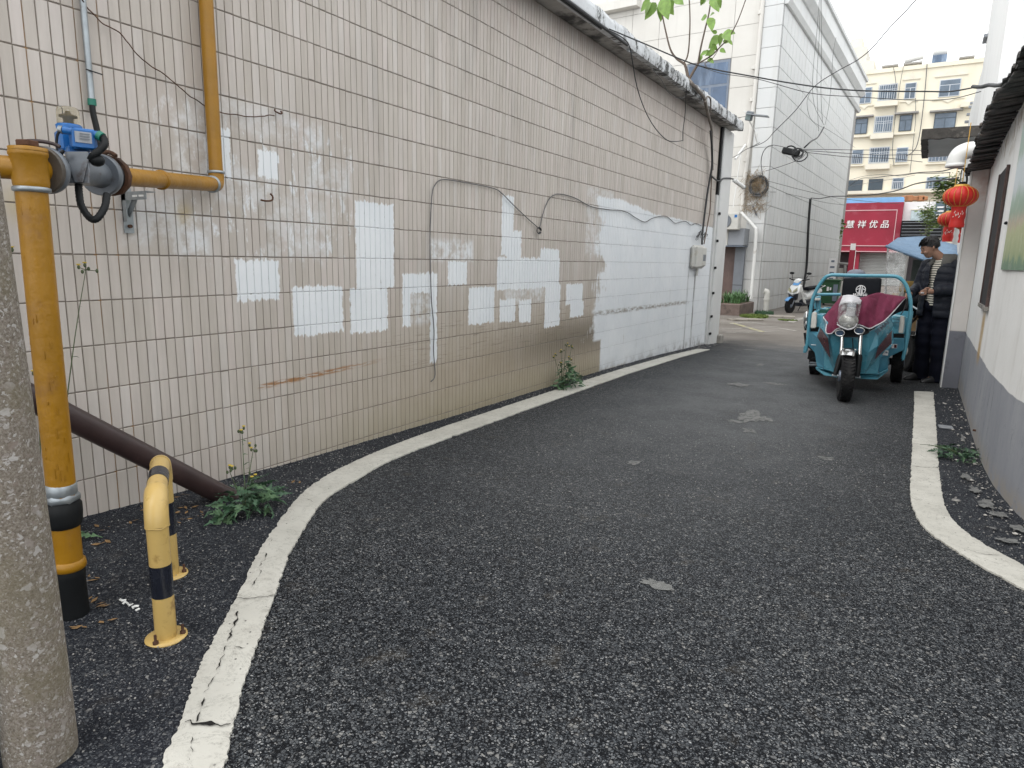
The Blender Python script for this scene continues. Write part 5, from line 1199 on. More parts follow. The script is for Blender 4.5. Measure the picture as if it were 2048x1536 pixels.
# base recess: brown stone, grey pilaster, grey metal hood
MAT['brownstone'] = M('brown_granite', (.13, .085, .075), .5, 0, .15, 4, .1, 60, (.24, .19, .17), .35, 1.6, True)
b = MB(); b.obox(P3(BC, dL, 1.72, .95, .06, nL), dL, 1.9, .07, 3.0); b.build('brown_stone_cladding', MAT['brownstone'], bb_)
b = MB(); b.obox(P3(BC, dL, .62, .85, .14, nL), dL, .29, .20, 2.5); b.build('grey_pillar', M('grey_metal_panel', (.20, .215, .24), .45, .2, .08, 3, .05), bb_)
for z in (.55,): 
    b = MB(); b.obox(P3(BC, dL, .62, z, .243, nL), dL, .29, .004, .012); b.build('seam', MAT['black'], bb_)
hood = thing('sign_box', 'grey metal hood over the brown doorway recess of the pale building', 'hood', P3(BC, dL, 1.2, 1.95, .5, nL))
MAT['greypanel'] = M('grey_sheet', (.26, .275, .30), .5, .1, .08, 3, .05)
b = MB(); b.obox(P3(BC, dL, .66, 2.02, .35, nL), dL, .48, .60, .50); b.build('box', MAT['greypanel'], hood)
b = MB(); b.obox(P3(BC, dL, 1.22, 2.02, .35, nL), dL, .62, .62, .54); b.build('white_side', MAT['white'], hood)
b = MB(); b.obox(P3(BC, dL, 1.0, 1.74, .36, nL), dL, 1.15, .66, .03); b.build('lip', MAT['alu'], hood)
ac = thing('air_conditioner', 'white air conditioner outdoor unit above the grey hood', 'air conditioner', P3(BC, dL, 1.25, 2.35, .6, nL))
def LF(u, v, out=0.0):   # pixel -> point on the left face plane pushed out
    o = BC + nL * out; d = ray(u, v); t = (o - CP).dot(nL) / d.dot(nL); return CP + d * t
a0, a1 = LF(1456, 430, .75), LF(1478, 456, .75)
cc = (a0 + a1) / 2
b = MB(); b.obox(cc + dL * .12, dL, .62, .30, .50, ch=.02); b.build('casing', MAT['white'], ac)
b = MB(); b.lathe(cc + dL * .22 + nL * .155, [(.19, 0), (.20, .006), (.18, .01)], 24, 0, nL); b.build('fan_grille', MAT['greycast'], ac)
b = MB(); b.obox(cc + dL * -.10 + nL * .153 + Vector((0, 0, .15)), dL, .08, .006, .08); b.build('blue_sticker', MAT['blue'], ac)
# downpipes
dpm = MAT['white']; dp = thing('downpipe', 'beige downpipe running down the left face of the pale building', 'pipe', LF(1500, 230, .12))
b = MB(); b.tube([LF(1527, -10, .12), LF(1517, 100, .12), LF(1508, 200, .12), LF(1497, 300, .12), LF(1488, 370, .12), LF(1484, 420, .12)], .06, 12); b.build('pipe', MAT['panelL'], dp)
for (u, v) in ((1521, 25), (1508, 135), (1504, 200), (1492, 320)):
    c = LF(u, v, .12); b = MB(); b.cyl(c - Vector((0, 0, .05)), c + Vector((0, 0, .05)), .072, 12); b.build('collar', MAT['panelL'], dp)
dp2 = thing('downpipe', 'short white downpipe with a slanted upper elbow beside the grey pillar', 'pipe', LF(1508, 600, .3))
b = MB(); b.tube(catmull([LF(1482, 425, .3), LF(1497, 441, .3), LF(1509, 455, .3), LF(1512, 462, .3), LF(1510, 500, .3), LF(1502, 598, .3)], 5), .052, 12); b.build('pipe', MAT['pvc'], dp2)
sb = thing('vent_pipe', 'stubby white vent pipe with capped elbow at the building corner', 'pipe', GR(1536, 625))
p0 = GR(1531, 627); b = MB(); b.cyl(p0, p0 + Vector((0, 0, .62)), .085, 14); b.cyl(p0 + Vector((0, 0, .40)), p0 + Vector((0, 0, .46)), .10, 14); b.build('pipe', MAT['white'], sb)
b = MB(); b.tube([p0 + Vector((0, 0, .60)), p0 + Vector((-.02, 0, .66)), p0 + Vector((-.10, -.02, .68))], .088, 12); b.build('elbow', MAT['white'], sb)
# black flexible pipe up the right face
def RF(u, v, out=0.0):
    o = BC + nR * out; d = ray(u, v); t = (o - CP).dot(nR) / d.dot(nR); return CP + d * t
fp = [RF(u, v, .06) for u, v in ((1621, 397), (1617, 450), (1614, 520), (1611, 550), (1607, 572), (1606, 585))]
wire('wall_conduit', fp, .045, 'black conduit climbing the grey panelled face behind the scooter', 'conduit', MAT['blackwire'], 8)
# vine nest and coil
nst = thing('cable_coil', 'coils of black cable wrapped in dry brown vines on the pale building', 'cable coil', LF(1516, 372, .2)); rn = random.Random(6)
c0_ = LF(1518, 372, .18)
for k in range(9):
    rr0 = .26 + rn.uniform(-.04, .05); b = MB(); oo = c0_ + nL * rn.uniform(-.05, .08); 
    b.tube([oo + dL * (rr0 * math.cos(a)) + Vector((0, 0, rr0 * 1.05 * math.sin(a))) + nL * (.03 * math.sin(3 * a + k)) for a in np.arange(0, 6.28, .35)], .017 if k < 6 else .012, 5, cyc=True, caps=False); b.build('loop', MAT['blackwire' if k % 2 else 'greywire'], nst)
MAT['dryvine'] = M('dry_vine', (.30, .225, .145), .9, 0, .35, 12, .3)
b = MB()
for k in range(320):
    u = rn.uniform(1490, 1530); v = rn.uniform(345, 425)
    if (u - 1490) + (425 - v) * .2 > 45 + rn.uniform(-6, 6): continue
    a = LF(u, v, rn.uniform(.05, .25)); b.tube(catmull([a, a + Vector((rn.uniform(-.15, .15), rn.uniform(-.05, .05), rn.uniform(-.12, .12))), a + Vector((rn.uniform(-.25, .25), 0, rn.uniform(-.3, .15)))], 3), .0035, 3)
for k in range(260):
    u = rn.gauss(1515, 9); v = rn.gauss(368, 11); a = LF(u, v, rn.uniform(.1, .32)); b.tube([a, a + Vector((rn.uniform(-.12, .12), rn.uniform(-.05, .05), rn.uniform(-.16, .16)))], .0045, 3)
stuff(b.build('dry_vines', MAT['dryvine'], nst))
# flood lamp with small solar panel
fl = thing('flood_lamp', 'small square solar flood lamp on a thin white pole', 'lamp', LF(1503, 300, .9))
h0 = LF(1499, 232, 1.0)
b = MB(); b.box(h0, (.20, .10, .26), Matrix.Rotation(.25, 3, 'Y') @ Matrix.Rotation(.3, 3, 'X'), ch=.02); b.build('lamp_head', MAT['greycast'], fl)
b = MB(); b.box(h0 + Vector((-.02, -.075, -.02)), (.15, .012, .19), Matrix.Rotation(.25, 3, 'Y') @ Matrix.Rotation(.3, 3, 'X')); b.build('lens', M('lamp_lens', (.22, .28, .28), .2), fl)
b = MB(); b.obox(LF(1515, 231, 1.0), Vector((1, 0, -.18)), .62, .28, .025); b.build('solar_panel', MAT['greypanel'], fl)
b = MB(); b.obox(LF(1493, 224, 1.0), Vector((1, 0, -.3)), .16, .10, .02); b.build('bracket', MAT['pvc'], fl)
b = MB(); b.tube([h0 - Vector((0, 0, .12)), LF(1509, 262, .5), LF(1513, 283, .1)], .018, 6); b.tube([LF(1513, 265, .1), LF(1511, 290, .1)], .03, 6); b.build('pole', MAT['pvc'], fl)
b = MB(); b.cyl(LF(1491, 290, .15), LF(1471, 318, .9), .035, 8); b.cyl(LF(1483, 300, .3), LF(1466, 415, .5), .015, 6); tag(b.build('wall_rod', MAT['pvc']), 'slanting white plastic pipe on the pale building left of the downpipe', 'pipe')
b = MB(); b.cyl(LF(1506, 412, .15), LF(1513, 431, .15), .022, 6); tag(b.build('metal_rod', MAT['greycast']), 'short dark metal rod sticking from the wall under the cable coil', 'rod')

# planter with long leaves
pl_ = thing('planter', 'brown concrete planter with strappy green plants by the recess', 'planter', (-4.9, 20.3, -.26))
b = MB(); b.bbox(-6.2, -4.41, 19.78, 21.6, -.35, .07, ch=.02); b.build('box', M('brown_planter', (.15, .11, .095), .8, 0, .2, 3, .3, 40, (.08, .06, .05), .5, 4), pl_)
b = MB(); b.bbox(-6.15, -4.47, 19.84, 21.55, .07, .075); b.build('soil', M('soil', (.10, .07, .045), .95, 0, .3, 20, .5), pl_)
b = MB(); rp = random.Random(2)
for k in range(260):
    x = rp.uniform(-5.0, -4.5); y = rp.uniform(19.95, 21.4); a = rp.random() * 6.28; Lh = rp.uniform(.22, .5); sp_ = rp.uniform(.1, .34); d = Vector((math.cos(a), math.sin(a), 0)); s = Vector((-d.y, d.x, 0)) * .014
    p = [Vector((x, y, .07)) + d * (sp_ * t * t) + Vector((0, 0, Lh * (t - .35 * t * t * sp_ / .3))) for t in (0, .4, .75, 1)]
    b.add([p[0] - s, p[0] + s, p[1] - s, p[1] + s, p[2] - s * .7, p[2] + s * .7, p[3]], [(0, 1, 3, 2), (2, 3, 5, 4), (4, 5, 6)], True)
stuff(b.build('strap_leaves', M('strap_leaf', (.075, .16, .055), .5, 0, .4, 9, .1), pl_))
b = MB(); b.obox(GR(1501, 622) + Vector((0, 0, .28)), Vector((.25, 0, 1)), .6, .12, .10, ch=.03); tag(b.build('folded_board', MAT['black']), 'dark board leaning on the planter end beside the white downpipe', 'board')
# moss and weeds at the far kerb, low kerb slabs
MAT['grass'] = M('kerb_grass', (.12, .17, .035), .8, 0, .4, 14, .2)
def tuft(name, c_px, rx_, ry_, n, h, mat, label, seed):
    b = MB(); r_ = random.Random(seed); c = GR(*c_px)
    for k in range(n):
        a = r_.random() * 6.28; q = math.sqrt(r_.random()); x = c.x + rx_ * q * math.cos(a); y = c.y + ry_ * q * math.sin(a); d = r_.random() * 6.28; hh = h * r_.uniform(.4, 1); s = Vector((math.cos(d), math.sin(d), 0)) * .02; z = g(y)
        b.add([Vector((x, y, z)) - s, Vector((x, y, z)) + s, Vector((x + r_.uniform(-.05, .05), y + r_.uniform(-.05, .05), z + hh))], [(0, 1, 2)], False)
    return stuff(tag(b.build(name, mat), label, 'grass'))
tuft('grass_tuft', (1509, 634), .38, .5, 900, .09, MAT['grass'], 'yellow green grass patch in front of the pale building corner', 3)
tuft('grass_tuft', (1528, 630), .25, .4, 500, .16, MAT['leaf'], 'darker weeds beside the capped white vent pipe', 4)
tuft('grass_tuft', (1575, 641), .25, .2, 250, .05, MAT['grass'], 'small thin moss patch on the kerb before the scooter', 5)
MAT['kerb'] = M('worn_kerb', (.27, .245, .21), .85, 0, .15, 4, .3, 50, (.14, .12, .10), .5, 3)
for (p, q, w, nm) in (((1530, 633), (1590, 636), .5, 'kerb'), ((1460, 641), (1520, 641), .35, 'kerb')):
    a, c = GR(*p), GR(*q); b = MB(); b.obox((a + c) / 2 + Vector((0, 0, .02)), c - a, (c - a).length, w, .05, ch=.01); struct(b.build(nm, MAT['kerb']))['label'] = 'low worn concrete edging at the pale building'
def painted_strip(pts, w, mat, nm, label):
    b = MB(); rows = []
    P_ = catmull([GR(*p) for p in pts], 6)
    for i, p in enumerate(P_):
        d = (P_[min(i + 1, len(P_) - 1)] - P_[max(i - 1, 0)]).normalized(); s = Vector((-d.y, d.x, 0)) * w / 2; z = g(p.y) + .006
        rows.append([Vector((p.x - s.x, p.y - s.y, z)), Vector((p.x + s.x, p.y + s.y, z))])
    for i in range(len(rows) - 1): b.add(rows[i] + rows[i + 1], [(0, 1, 3, 2)], False)
    struct(b.build(nm, mat))['label'] = label
MAT['oldyellow'] = M('faded_yellow_paint', (.34, .31, .17), .85, 0, .2, 6, .1, 60, (.20, .185, .165), .8, 4); MAT['oldwhite'] = M('faded_white_paint', (.36, .34, .31), .85, 0, .2, 6, .1, 60, (.20, .185, .165), .8, 4)
painted_strip([(1462, 646), (1485, 652), (1524, 664)], .14, MAT['oldyellow'], 'parking_line', 'faded yellow line crossing the far paving')
painted_strip([(1440, 659), (1500, 656), (1560, 653)], .07, MAT['oldwhite'], 'parking_line', 'thin faded white line across the far paving')
painted_strip([(1440, 665), (1500, 665), (1560, 662)], .06, MAT['oldwhite'], 'parking_line', 'second thin faded white line nearer the pilaster')
painted_strip([(1555, 656), (1592, 662)], .10, MAT['oldwhite'], 'parking_line', 'short faded white line left of the tricycle')
painted_strip([(1460, 648), (1500, 645), (1530, 649)], .10, MAT['oldwhite'], 'parking_line', 'faded pale line by the planter')
painted_strip([(1580, 645), (1605, 637), (1640, 634)], .18, MAT['oldwhite'], 'parking_line', 'faded pale line before the scooter')

# ================================================================== CREAM APARTMENT BLOCK AND SHOPS BEHIND
MAT['cream'] = M('cream_plaster', (.80, .74, .60), .85, 0, .05, .25, .05, 20, (.70, .63, .49), .3, .35, True)
MAT['creamtrim'] = M('cream_trim', (.74, .69, .58), .85, 0, .06, 1, 0)
MAT['wframe'] = M('white_window_frame', (.55, .58, .62), .5, 0, .05, 3, 0); MAT['wdark'] = M('dark_window_frame', (.06, .08, .10), .5, .2, .05, 3, 0)
MAT['wglass'] = M('apartment_glass', (.13, .17, .22), .2, 0, .35, .6, 0)
MAT['concgrey'] = M('grey_balcony', (.30, .29, .28), .8, 0, .15, 2, 0)
ap = thing('apartment_block', 'cream coloured apartment block with barred windows beyond the shops', 'building', (-2, 68, -.3)); AYY = 68.0
b = MB(); b.bbox(-14, 9.5, AYY, AYY + 12, -.5, 17.65); b.build('wall', MAT['cream'], ap)
b = MB(); b.bbox(-14, 9.5, AYY - .12, AYY, 17.35, 17.68); b.build('parapet', MAT['cream'], ap)
b = MB(); b.bbox(-14, 9.5, AYY - .9, AYY, 7.35, 7.62); b.build('ledge', MAT['creamtrim'], ap)
def c8(x, y): return (1660 + x / 4.266, 60 + y / 4.266)
wins = [[(258, 490, 348, 630, 'p'), (428, 465, 560, 600, 'b'), (645, 450, 725, 590, 'p'), (948, 420, 1095, 570, 'p')],
        [(222, 755, 312, 890, 's'), (393, 735, 522, 875, 'b'), (600, 725, 690, 865, 's'), (905, 705, 1055, 850, 's')],
        [(192, 1020, 275, 1145, 'n'), (350, 1000, 492, 1135, 'b'), (572, 1000, 655, 1130, 'n'), (862, 985, 1010, 1125, 'n')],
        [(140, 1280, 265, 1378, 'd'), (338, 1270, 440, 1368, 'd'), (538, 1260, 620, 1362, 'n'), (835, 1250, 980, 1360, 'n')]]
for r_ in wins:
    for (x0, y0, x1, y1, ty) in r_:
        cx, cy = c8((x0 + x1) / 2, (y0 + y1) / 2); c = AY(cx, cy, AYY); w = (x1 - x0) / 4.266 / F_PX * (project(c)[2]) * 1.05; h = (y1 - y0) / 4.266 / F_PX * project(c)[2] * .93
        dark = ty in 's' or ty == 'd'; dd = Vector((0, -1, 0))
        wb = MB(); wb.box(c + Vector((0, -.04, 0)), (w, .10, h)); wo_ = wb.build('window', MAT['wdark' if dark else 'wframe'], ap)
        cols = 2; tz = h * .30
        for (px0, px1, z0, z1) in ((-w / 2 + .06, w / 2 - .06, h / 2 - tz, h / 2 - .06), (-w / 2 + .06, -.03, -h / 2 + .06, h / 2 - tz - .06), (.03, w / 2 - .06, -h / 2 + .06, h / 2 - tz - .06)):
            b = MB(); b.box(c + Vector(((px0 + px1) / 2, -.095, (z0 + z1) / 2)), (px1 - px0, .02, z1 - z0)); b.build('pane', MAT['wglass'] if ty != 'd' else MAT['wdark'], wo_)
        if ty == 'p':
            b = MB(); t_ = c + Vector((0, -.09, h / 2 + .25)); b.prism([t_ + Vector((-w * .78, 0, 0)), t_ + Vector((w * .78, 0, 0)), t_ + Vector((w * .78, 0, .12)), t_ + Vector((w * .35, 0, .12)), t_ + Vector((0, 0, .62)), t_ + Vector((-w * .35, 0, .12)), t_ + Vector((-w * .78, 0, .12))], (0, .09, 0)); b.build('pediment', MAT['creamtrim'], ap)
            b = MB(); t_ = c + Vector((0, -.09, -h / 2 - .22)); b.prism([t_ + Vector((-w * .78, 0, 0)), t_ + Vector((-w * .3, 0, 0)), t_ + Vector((0, 0, -.25)), t_ + Vector((w * .3, 0, 0)), t_ + Vector((w * .78, 0, 0)), t_ + Vector((w * .78, 0, .10)), t_ + Vector((-w * .78, 0, .10))], (0, .09, 0)); b.build('sill', MAT['creamtrim'], ap)
        if ty == 's':
            b = MB(); b.box(c + Vector((0, -.25, h / 2 + .12)), (w + .8, .5, .12)); b.build('hood', MAT['concgrey'], ap)
            b = MB(); b.box(c + Vector((0, -.15, -h / 2 - .22)), (w + .6, .3, .14)); b.build('sill', MAT['creamtrim'], ap)
        if ty == 'b':
            b = MB(); b.box(c + Vector((0, -.35, -h / 2 - .38)), (w + .35, .7, .42)); b.build('balcony_box', MAT['creamtrim'], ap)
            b = MB()
            for q in range(9): b.cyl(c + Vector((-w / 2 + w * q / 8, -.5, -h / 2 - .1)), c + Vector((-w / 2 + w * q / 8, -.5, h / 2 * .9)), .018, 4)
            for zz in (-h / 2 - .1, 0, h / 2 * .9): b.cyl(c + Vector((-w / 2, -.5, zz)), c + Vector((w / 2, -.5, zz)), .02, 4)
            b.build('window_bars', MAT['wframe'], ap)
        if ty == 'n':
            b = MB(); b.box(c + Vector((0, -.12, -h / 2 - .16)), (w + .3, .24, .10)); b.build('sill', MAT['creamtrim'], ap)
            b = MB()
            for q in range(7): b.cyl(c + Vector((-w / 2 + w * q / 6, -.16, -h / 2)), c + Vector((-w / 2 + w * q / 6, -.16, h * .15)), .018, 4)
            b.build('window_bars', MAT['wframe'], ap)
b = MB(); c = AY(1911, 213, AYY) ; c = AY(1935, 212, AYY); b.box(c + Vector((0, -.4, 0)), (1.0, .7, .35)); b.build('wall_unit', MAT['creamtrim'], ap)
for (u0, v0, u1, v1, kind) in ((1765, 133, 1797, 131, 'flat'), (1808, 128, 1845, 122, 'tank'), (1864, 124, 1895, 108, 'drum'), (1918, 118, 1949, 115, 'flat')):
    a, c = AY(u0, v0, AYY + 1.2), AY(u1, v1, AYY + 1.2); lab = {'flat': 'low grey solar panel', 'tank': 'flat solar heater with a long white tank', 'drum': 'large white drum tank over a blue solar heater'}[kind]
    t = thing('solar_heater', lab + (' left of the white tank' if u0 == 1765 else ' rightmost on the roof' if u0 == 1918 else '') + ' on the cream block roof', 'solar heater', (a.x, a.y, 17.6), 'solar heaters on the cream block roof')
    zc = 17.7
    b = MB(); b.obox(Vector(((a.x + c.x) / 2, a.y, zc + .35 if kind != 'drum' else zc + .45)), Vector((1, 0, 0)), abs(c.x - a.x), 1.2, .12 if kind != 'drum' else .6); b.build('panel', MAT['concgrey'] if kind != 'drum' else MAT['glass'], t)
    for s_ in (0.1, .9): b = MB(); x = a.x + (c.x - a.x) * s_; b.cyl((x, a.y, 17.5), (x, a.y, zc + .4), .04, 5); b.build('leg', MAT['greypanel'], t)
    if kind == 'tank': b = MB(); b.cyl((a.x, a.y, zc + .75), (c.x, a.y, zc + .95), .26, 12); b.build('tank', MAT['pvc'], t)
    if kind == 'drum': b = MB(); b.cyl((a.x, a.y, zc + 1.15), (c.x, a.y, zc + 1.15), .48, 16); b.build('tank', MAT['pvc'], t)
# drain pipes on the cream block
for (pts, r_) in (([(1787, 135), (1792, 170), (1790, 230), (1785, 300), (1788, 330)], .06), ([(1807, 132), (1800, 170), (1790, 240)], .05), ([(1854, 128), (1850, 180), (1842, 250), (1834, 290), (1824, 305), (1812, 312)], .09), ([(1831, 196), (1831, 240), (1826, 290), (1820, 345)], .06)):
    b = MB(); b.tube(catmull([AY(u, v, AYY - .25) for u, v in pts], 4), r_ * .4, 5); b.build('wall_cable', MAT['greywire'], ap)
# further building peeking over the roofline on the left
fb = thing('far_tower', 'pale stepped tower top peeking behind the cornice of the panelled building', 'building', (-9, 90, 0))
a = AY(1707, 96, 90); b = MB(); b.bbox(a.x - 3, a.x + 1.4, 90, 95, 0, a.z); b.build('tower', M('tower_plaster', (.66, .63, .57), .85, 0, .06, 1, 0), fb)
b = MB(); b.bbox(a.x - .4, a.x + .8, 90.5, 93, a.z, a.z + 1.1); b.build('turret', MAT['creamtrim'], fb); c = AY(1722, 125, 90); b = MB(); b.bbox(c.x - 2, c.x + 1.4, 89.6, 95, 0, c.z); b.build('lower_step', MAT['creamtrim'], fb)

# white tall building behind the right house
wt = thing('white_building', 'tall plain white building rising behind the dark eaves at top right', 'building', (4, 18, 0))
MAT['whitewall'] = M('white_plaster', (.76, .76, .75), .8, 0, .03, .6, .03, 30, (.62, .60, .58), .25, .5, True)
a = AY(2007, 80, 15.5); b = MB(); b.bbox(a.x, 9, 15.5, 24, -.3, 9.5); b.build('main_block', MAT['whitewall'], wt)
c = AY(1972, 180, 22.0); b = MB(); b.bbox(c.x, 9, 24.01, 34, -.3, AY(1990, 95, 24).z + .1); b.build('rear_block', MAT['whitewall'], wt)
c2_ = AY(1990, 90, 23.9); b = MB(); b.bbox(c2_.x - .3, a.x + .5, 23.5, 24.2, AY(1990, 73, 23.9).z - .08, AY(1990, 73, 23.9).z); b.build('ledge', MAT['greypanel'], wt)
b = MB(); b.prism([AY(1990, 74, 23.6), AY(1995, 74, 23.6), AY(1992, 89, 23.6), AY(1987, 89, 23.6)], (0, .3, 0)); b.build('bracket', MAT['greypanel'], wt)
e_ = AY(1955, 250, 34.1); b = MB(); b.bbox(e_.x, 9, 34.01, 44, -.3, AY(1972, 150, 34).z); b.build('low_block', MAT['whitewall'], wt)
for (u, v) in ((1955, 205), (1952, 213), (1948, 228), (1944, 243)):
    q = AY(u, v, 33.9); b = MB(); b.bbox(q.x - .25, q.x + .25, 33.8, 34.0, q.z - .04, q.z + .04); b.build('pipe_bracket', MAT['greypanel'], wt)

# red shop
MAT['redsign'] = M('red_sign_board', (.29, .014, .038), .5, 0, .12, .6, .05, 20, (.34, .06, .09), .3, .8)
MAT['signwhite'] = M('sign_white', (.80, .78, .78), .5, 0, .04, 3, 0); MAT['pinkline'] = M('sign_border', (.62, .40, .42), .5, 0, .05, 3, 0)
rs_ = thing('red_shop', 'shop with a big red signboard and grey roller shutter', 'shop', (-4, 60, -.3))
b = MB(); b.bbox(-9.5, -1.99, 60.0, 62, 2.25, 6.02); b.build('signboard', MAT['redsign'], rs_)
b = MB(); b.bbox(-9.5, -2.05, 60.2, 62, 6.02, 6.42); b.build('blue_tarp_strip', M('blue_strip', (.20, .42, .72), .6, 0, .1, 2, 0), rs_)
b = MB(); b.bbox(-9.5, -2.35, 59.97, 59.998, 5.42, 5.48); b.build('border', MAT['pinkline'], rs_)
b = MB(); b.bbox(-2.40, -2.35, 59.97, 59.998, 2.75, 5.42); b.build('border', MAT['pinkline'], rs_)
for z in (2.72, 2.28): b = MB(); b.bbox(-9.5, -1.99, 59.93, 59.998, z, z + .06); b.build('border', MAT['pinkline'], rs_)
for k, ch in enumerate('慧祥优品'):
    c = AY(1699.5 + 23.2 * k, 450, 59.93)
    t_ = text_mesh(ch, .62, .03, MAT['signwhite'], rs_, (c.x, 59.95, 4.35), (1, 0, 0), (0, 0, 1), 'sign_character', 0.12, .004)
b = MB(); c = AY(1683, 454, 59.95); b.box(c, (.28, .04, .10)); b.build('sign_character', MAT['signwhite'], rs_)
b = MB(); b.bbox(-9.5, 1.5, 61.5, 62.3, -.5, 2.25); b.build('shop_front', M('shop_interior', (.06, .05, .055), .8, 0, .2, 1, 0), rs_)
sh0, sh1 = AY(1718, 520, 61.0).x, AY(1778, 520, 61.0).x
for k in range(22): 
    b = MB(); z = -.3 + k * .115; b.prism([Vector((sh0, 61.0, z)), Vector((sh0, 60.96, z + .03)), Vector((sh0, 60.96, z + .08)), Vector((sh0, 61.0, z + .11))], (sh1 - sh0 + 1.2, 0, 0)); b.build('shutter_slat', M('shutter_grey', (.42, .43, .42), .55, .1, .06, 2, 0) if k == 0 else bpy.data.materials['shutter_grey'], rs_)
x0_ = AY(1700, 520, 60.3).x; x1_ = AY(1718, 520, 60.3).x; b = MB(); b.bbox(x0_, x1_, 60.3, 60.9, -.4, 2.25); b.build('red_column', MAT['redsign'], rs_)
po = thing('banner_post', 'slim red and white upright banner in front of the red shop', 'banner', GR(1690, 590)); 
q0_, q1_ = AY(1697, 570, 45), AY(1706, 487, 45)
b = MB(); b.bbox(q0_.x - .15, q0_.x + .16, 45, 45.1, -.3, AY(1704, 500, 45).z); b.build('red_panel', MAT['redsign'], po)
b = MB(); b.bbox(q0_.x - .13, q0_.x + .14, 45, 45.1, AY(1704, 500, 45).z, q1_.z); b.build('white_top', MAT['signwhite'], po)
b = MB(); b.bbox(q0_.x + .165, q0_.x + .19, 44.98, 45.1, -.3, AY(1704, 500, 45).z); b.build('edge_line', MAT['signwhite'], po)
# metal rack frame left of the banner
rk = thing('metal_rack', 'grey metal frame with white panels by the pale building end', 'rack', GR(1678, 590))
for (u0, v0, u1, v1) in ((1672, 526, 1696, 528), (1672, 520, 1668, 600), (1690, 530, 1687, 600), (1675, 575, 1690, 576)):
    b = MB(); b.cyl(AY(u0, v0, 38), AY(u1, v1, 38), .07, 6); b.build('bar', MAT['concgrey'], rk)
b = MB(); a, c = AY(1673, 536, 38.2), AY(1685, 600, 38.2); b.bbox(a.x, c.x, 38.2, 38.25, c.z, a.z); b.build('panel', MAT['panelL'], rk)
b = MB(); b.prism([AY(1665, 600, 30), AY(1668, 562, 30), AY(1684, 560, 30), AY(1686, 575, 30), AY(1682, 602, 30)], (0, .4, 0)); tag(b.build('white_sack', MAT['white'], None, True, .08), 'bulky white bag beside the green bin', 'bag')

# second shop with white facade, grey lattice column and black louvre
s2 = thing('white_shop', 'shop with white facade windows above a black slatted awning', 'shop', (0, 60, -.3))
b = MB(); b.bbox(-1.98, 6, 60.5, 62, 3.3, 6.05); b.build('facade', MAT['signwhite'], s2)
a, c = AY(1823, 420, 60.4), AY(1868, 443, 60.4)
b = MB(); b.bbox(a.x, c.x, 60.35, 60.49, c.z, a.z); b.build('window_band', M('painted_reflection_glass', (.42, .50, .52), .15, 0, .5, 1.4, 0), s2)  # pale uneven colour paints reflections into this glass
b = MB(); b.bbox(a.x - .05, c.x, 60.3, 60.34, a.z - .02, a.z + .06); b.build('window_head', MAT['creamtrim'], s2)
a, c = AY(1872, 404, 60.3), AY(1888, 443, 60.3); b = MB(); b.bbox(a.x, c.x, 60.2, 60.49, 3.4, a.z); b.build('lattice_column', M('slate_column', (.10, .14, .17), .6, 0, .1, 2, 0), s2)
for k in range(3): b = MB(); b.bbox(a.x + .12, c.x - .12, 60.17, 60.199, 5.0 + .28 * k, 5.1 + .28 * k); b.build('lattice_bar', MAT['signwhite'], s2)
for k in range(2): b = MB(); b.bbox(a.x + .15 + .25 * k, a.x + .22 + .25 * k, 60.17, 60.199, 3.5, 4.9); b.build('lattice_bar', MAT['signwhite'], s2)
b = MB(); b.bbox(c.x + .05, c.x + 1.5, 60.3, 60.49, 3.5, 5.6); b.build('teal_window', M('teal_glass', (.12, .26, .30), .2, 0, .4, 2, 0), s2)
b = MB(); b.bbox(-1.95, .75, 59.6, 60.4, 3.40, 4.62); b.build('awning_box', MAT['black'], s2)
for k in range(5): b = MB(); b.bbox(-1.9, .70, 59.56, 59.598, 3.55 + .23 * k, 3.58 + .23 * k); b.build('slat_edge', MAT['greypanel'], s2)
for (u, s_) in ((1810, .5), (1818, .6), (1832, .45), (1842, .55), (1850, .4)): 
    c = AY(u, 397, 64); b = MB(); b.box(c, (s_, .4, s_ * .8), ch=.05); b.build('rooftop_pot', M('terracotta_pot', (.38, .17, .08), .8, 0, .1, 3, 0) if u == 1810 else bpy.data.materials['terracotta_pot'], s2)

# young street tree and far trees
def leafy_tree(nm, base, hgt, crown, label, n, seed, lm, lo=.45, s=.07, group=None):
    t = thing(nm, label, 'tree', base, group); r_ = random.Random(seed); base = Vector(base)
    b = MB(); b.tube([base, base + Vector((.03, 0, hgt * .5)), base + Vector((0, 0, hgt))], [.05, .035, .012], 6)
    ends = []
    for k in range(14):
        z = hgt * r_.uniform(lo, .92); a = r_.random() * 6.28; L_ = crown * r_.uniform(.5, 1.0) * (1.15 - z / hgt * .6); e = base + Vector((L_ * math.cos(a), L_ * math.sin(a), z + L_ * .6)); b.tube([base + Vector((0, 0, z)), e], [.018, .005], 4); ends.append((base + Vector((0, 0, z)), e))
    b.build('trunk', MAT['bark'], t); b = MB()
    for k in range(n):
        p, e = r_.choice(ends); c = p.lerp(e, r_.uniform(.3, 1.1)) + Vector((r_.gauss(0, .12), r_.gauss(0, .12), r_.gauss(0, .12))); m = Matrix.Rotation(r_.random() * 6.28, 3, 'Z') @ Matrix.Rotation(r_.uniform(-.9, .9), 3, 'X'); q = s * r_.uniform(.6, 1.3)
        b.add([c + m @ Vector(v) * q for v in ((-1, 0, 0), (0, .45, .1), (1, 0, 0), (0, -.45, .1))], [(0, 1, 2), (0, 2, 3)], False)
    stuff(b.build('crown', lm, t)); return t
MAT['treeleaf'] = M('street_tree_leaf', (.15, .22, .06), .6, 0, .4, 3, 0)
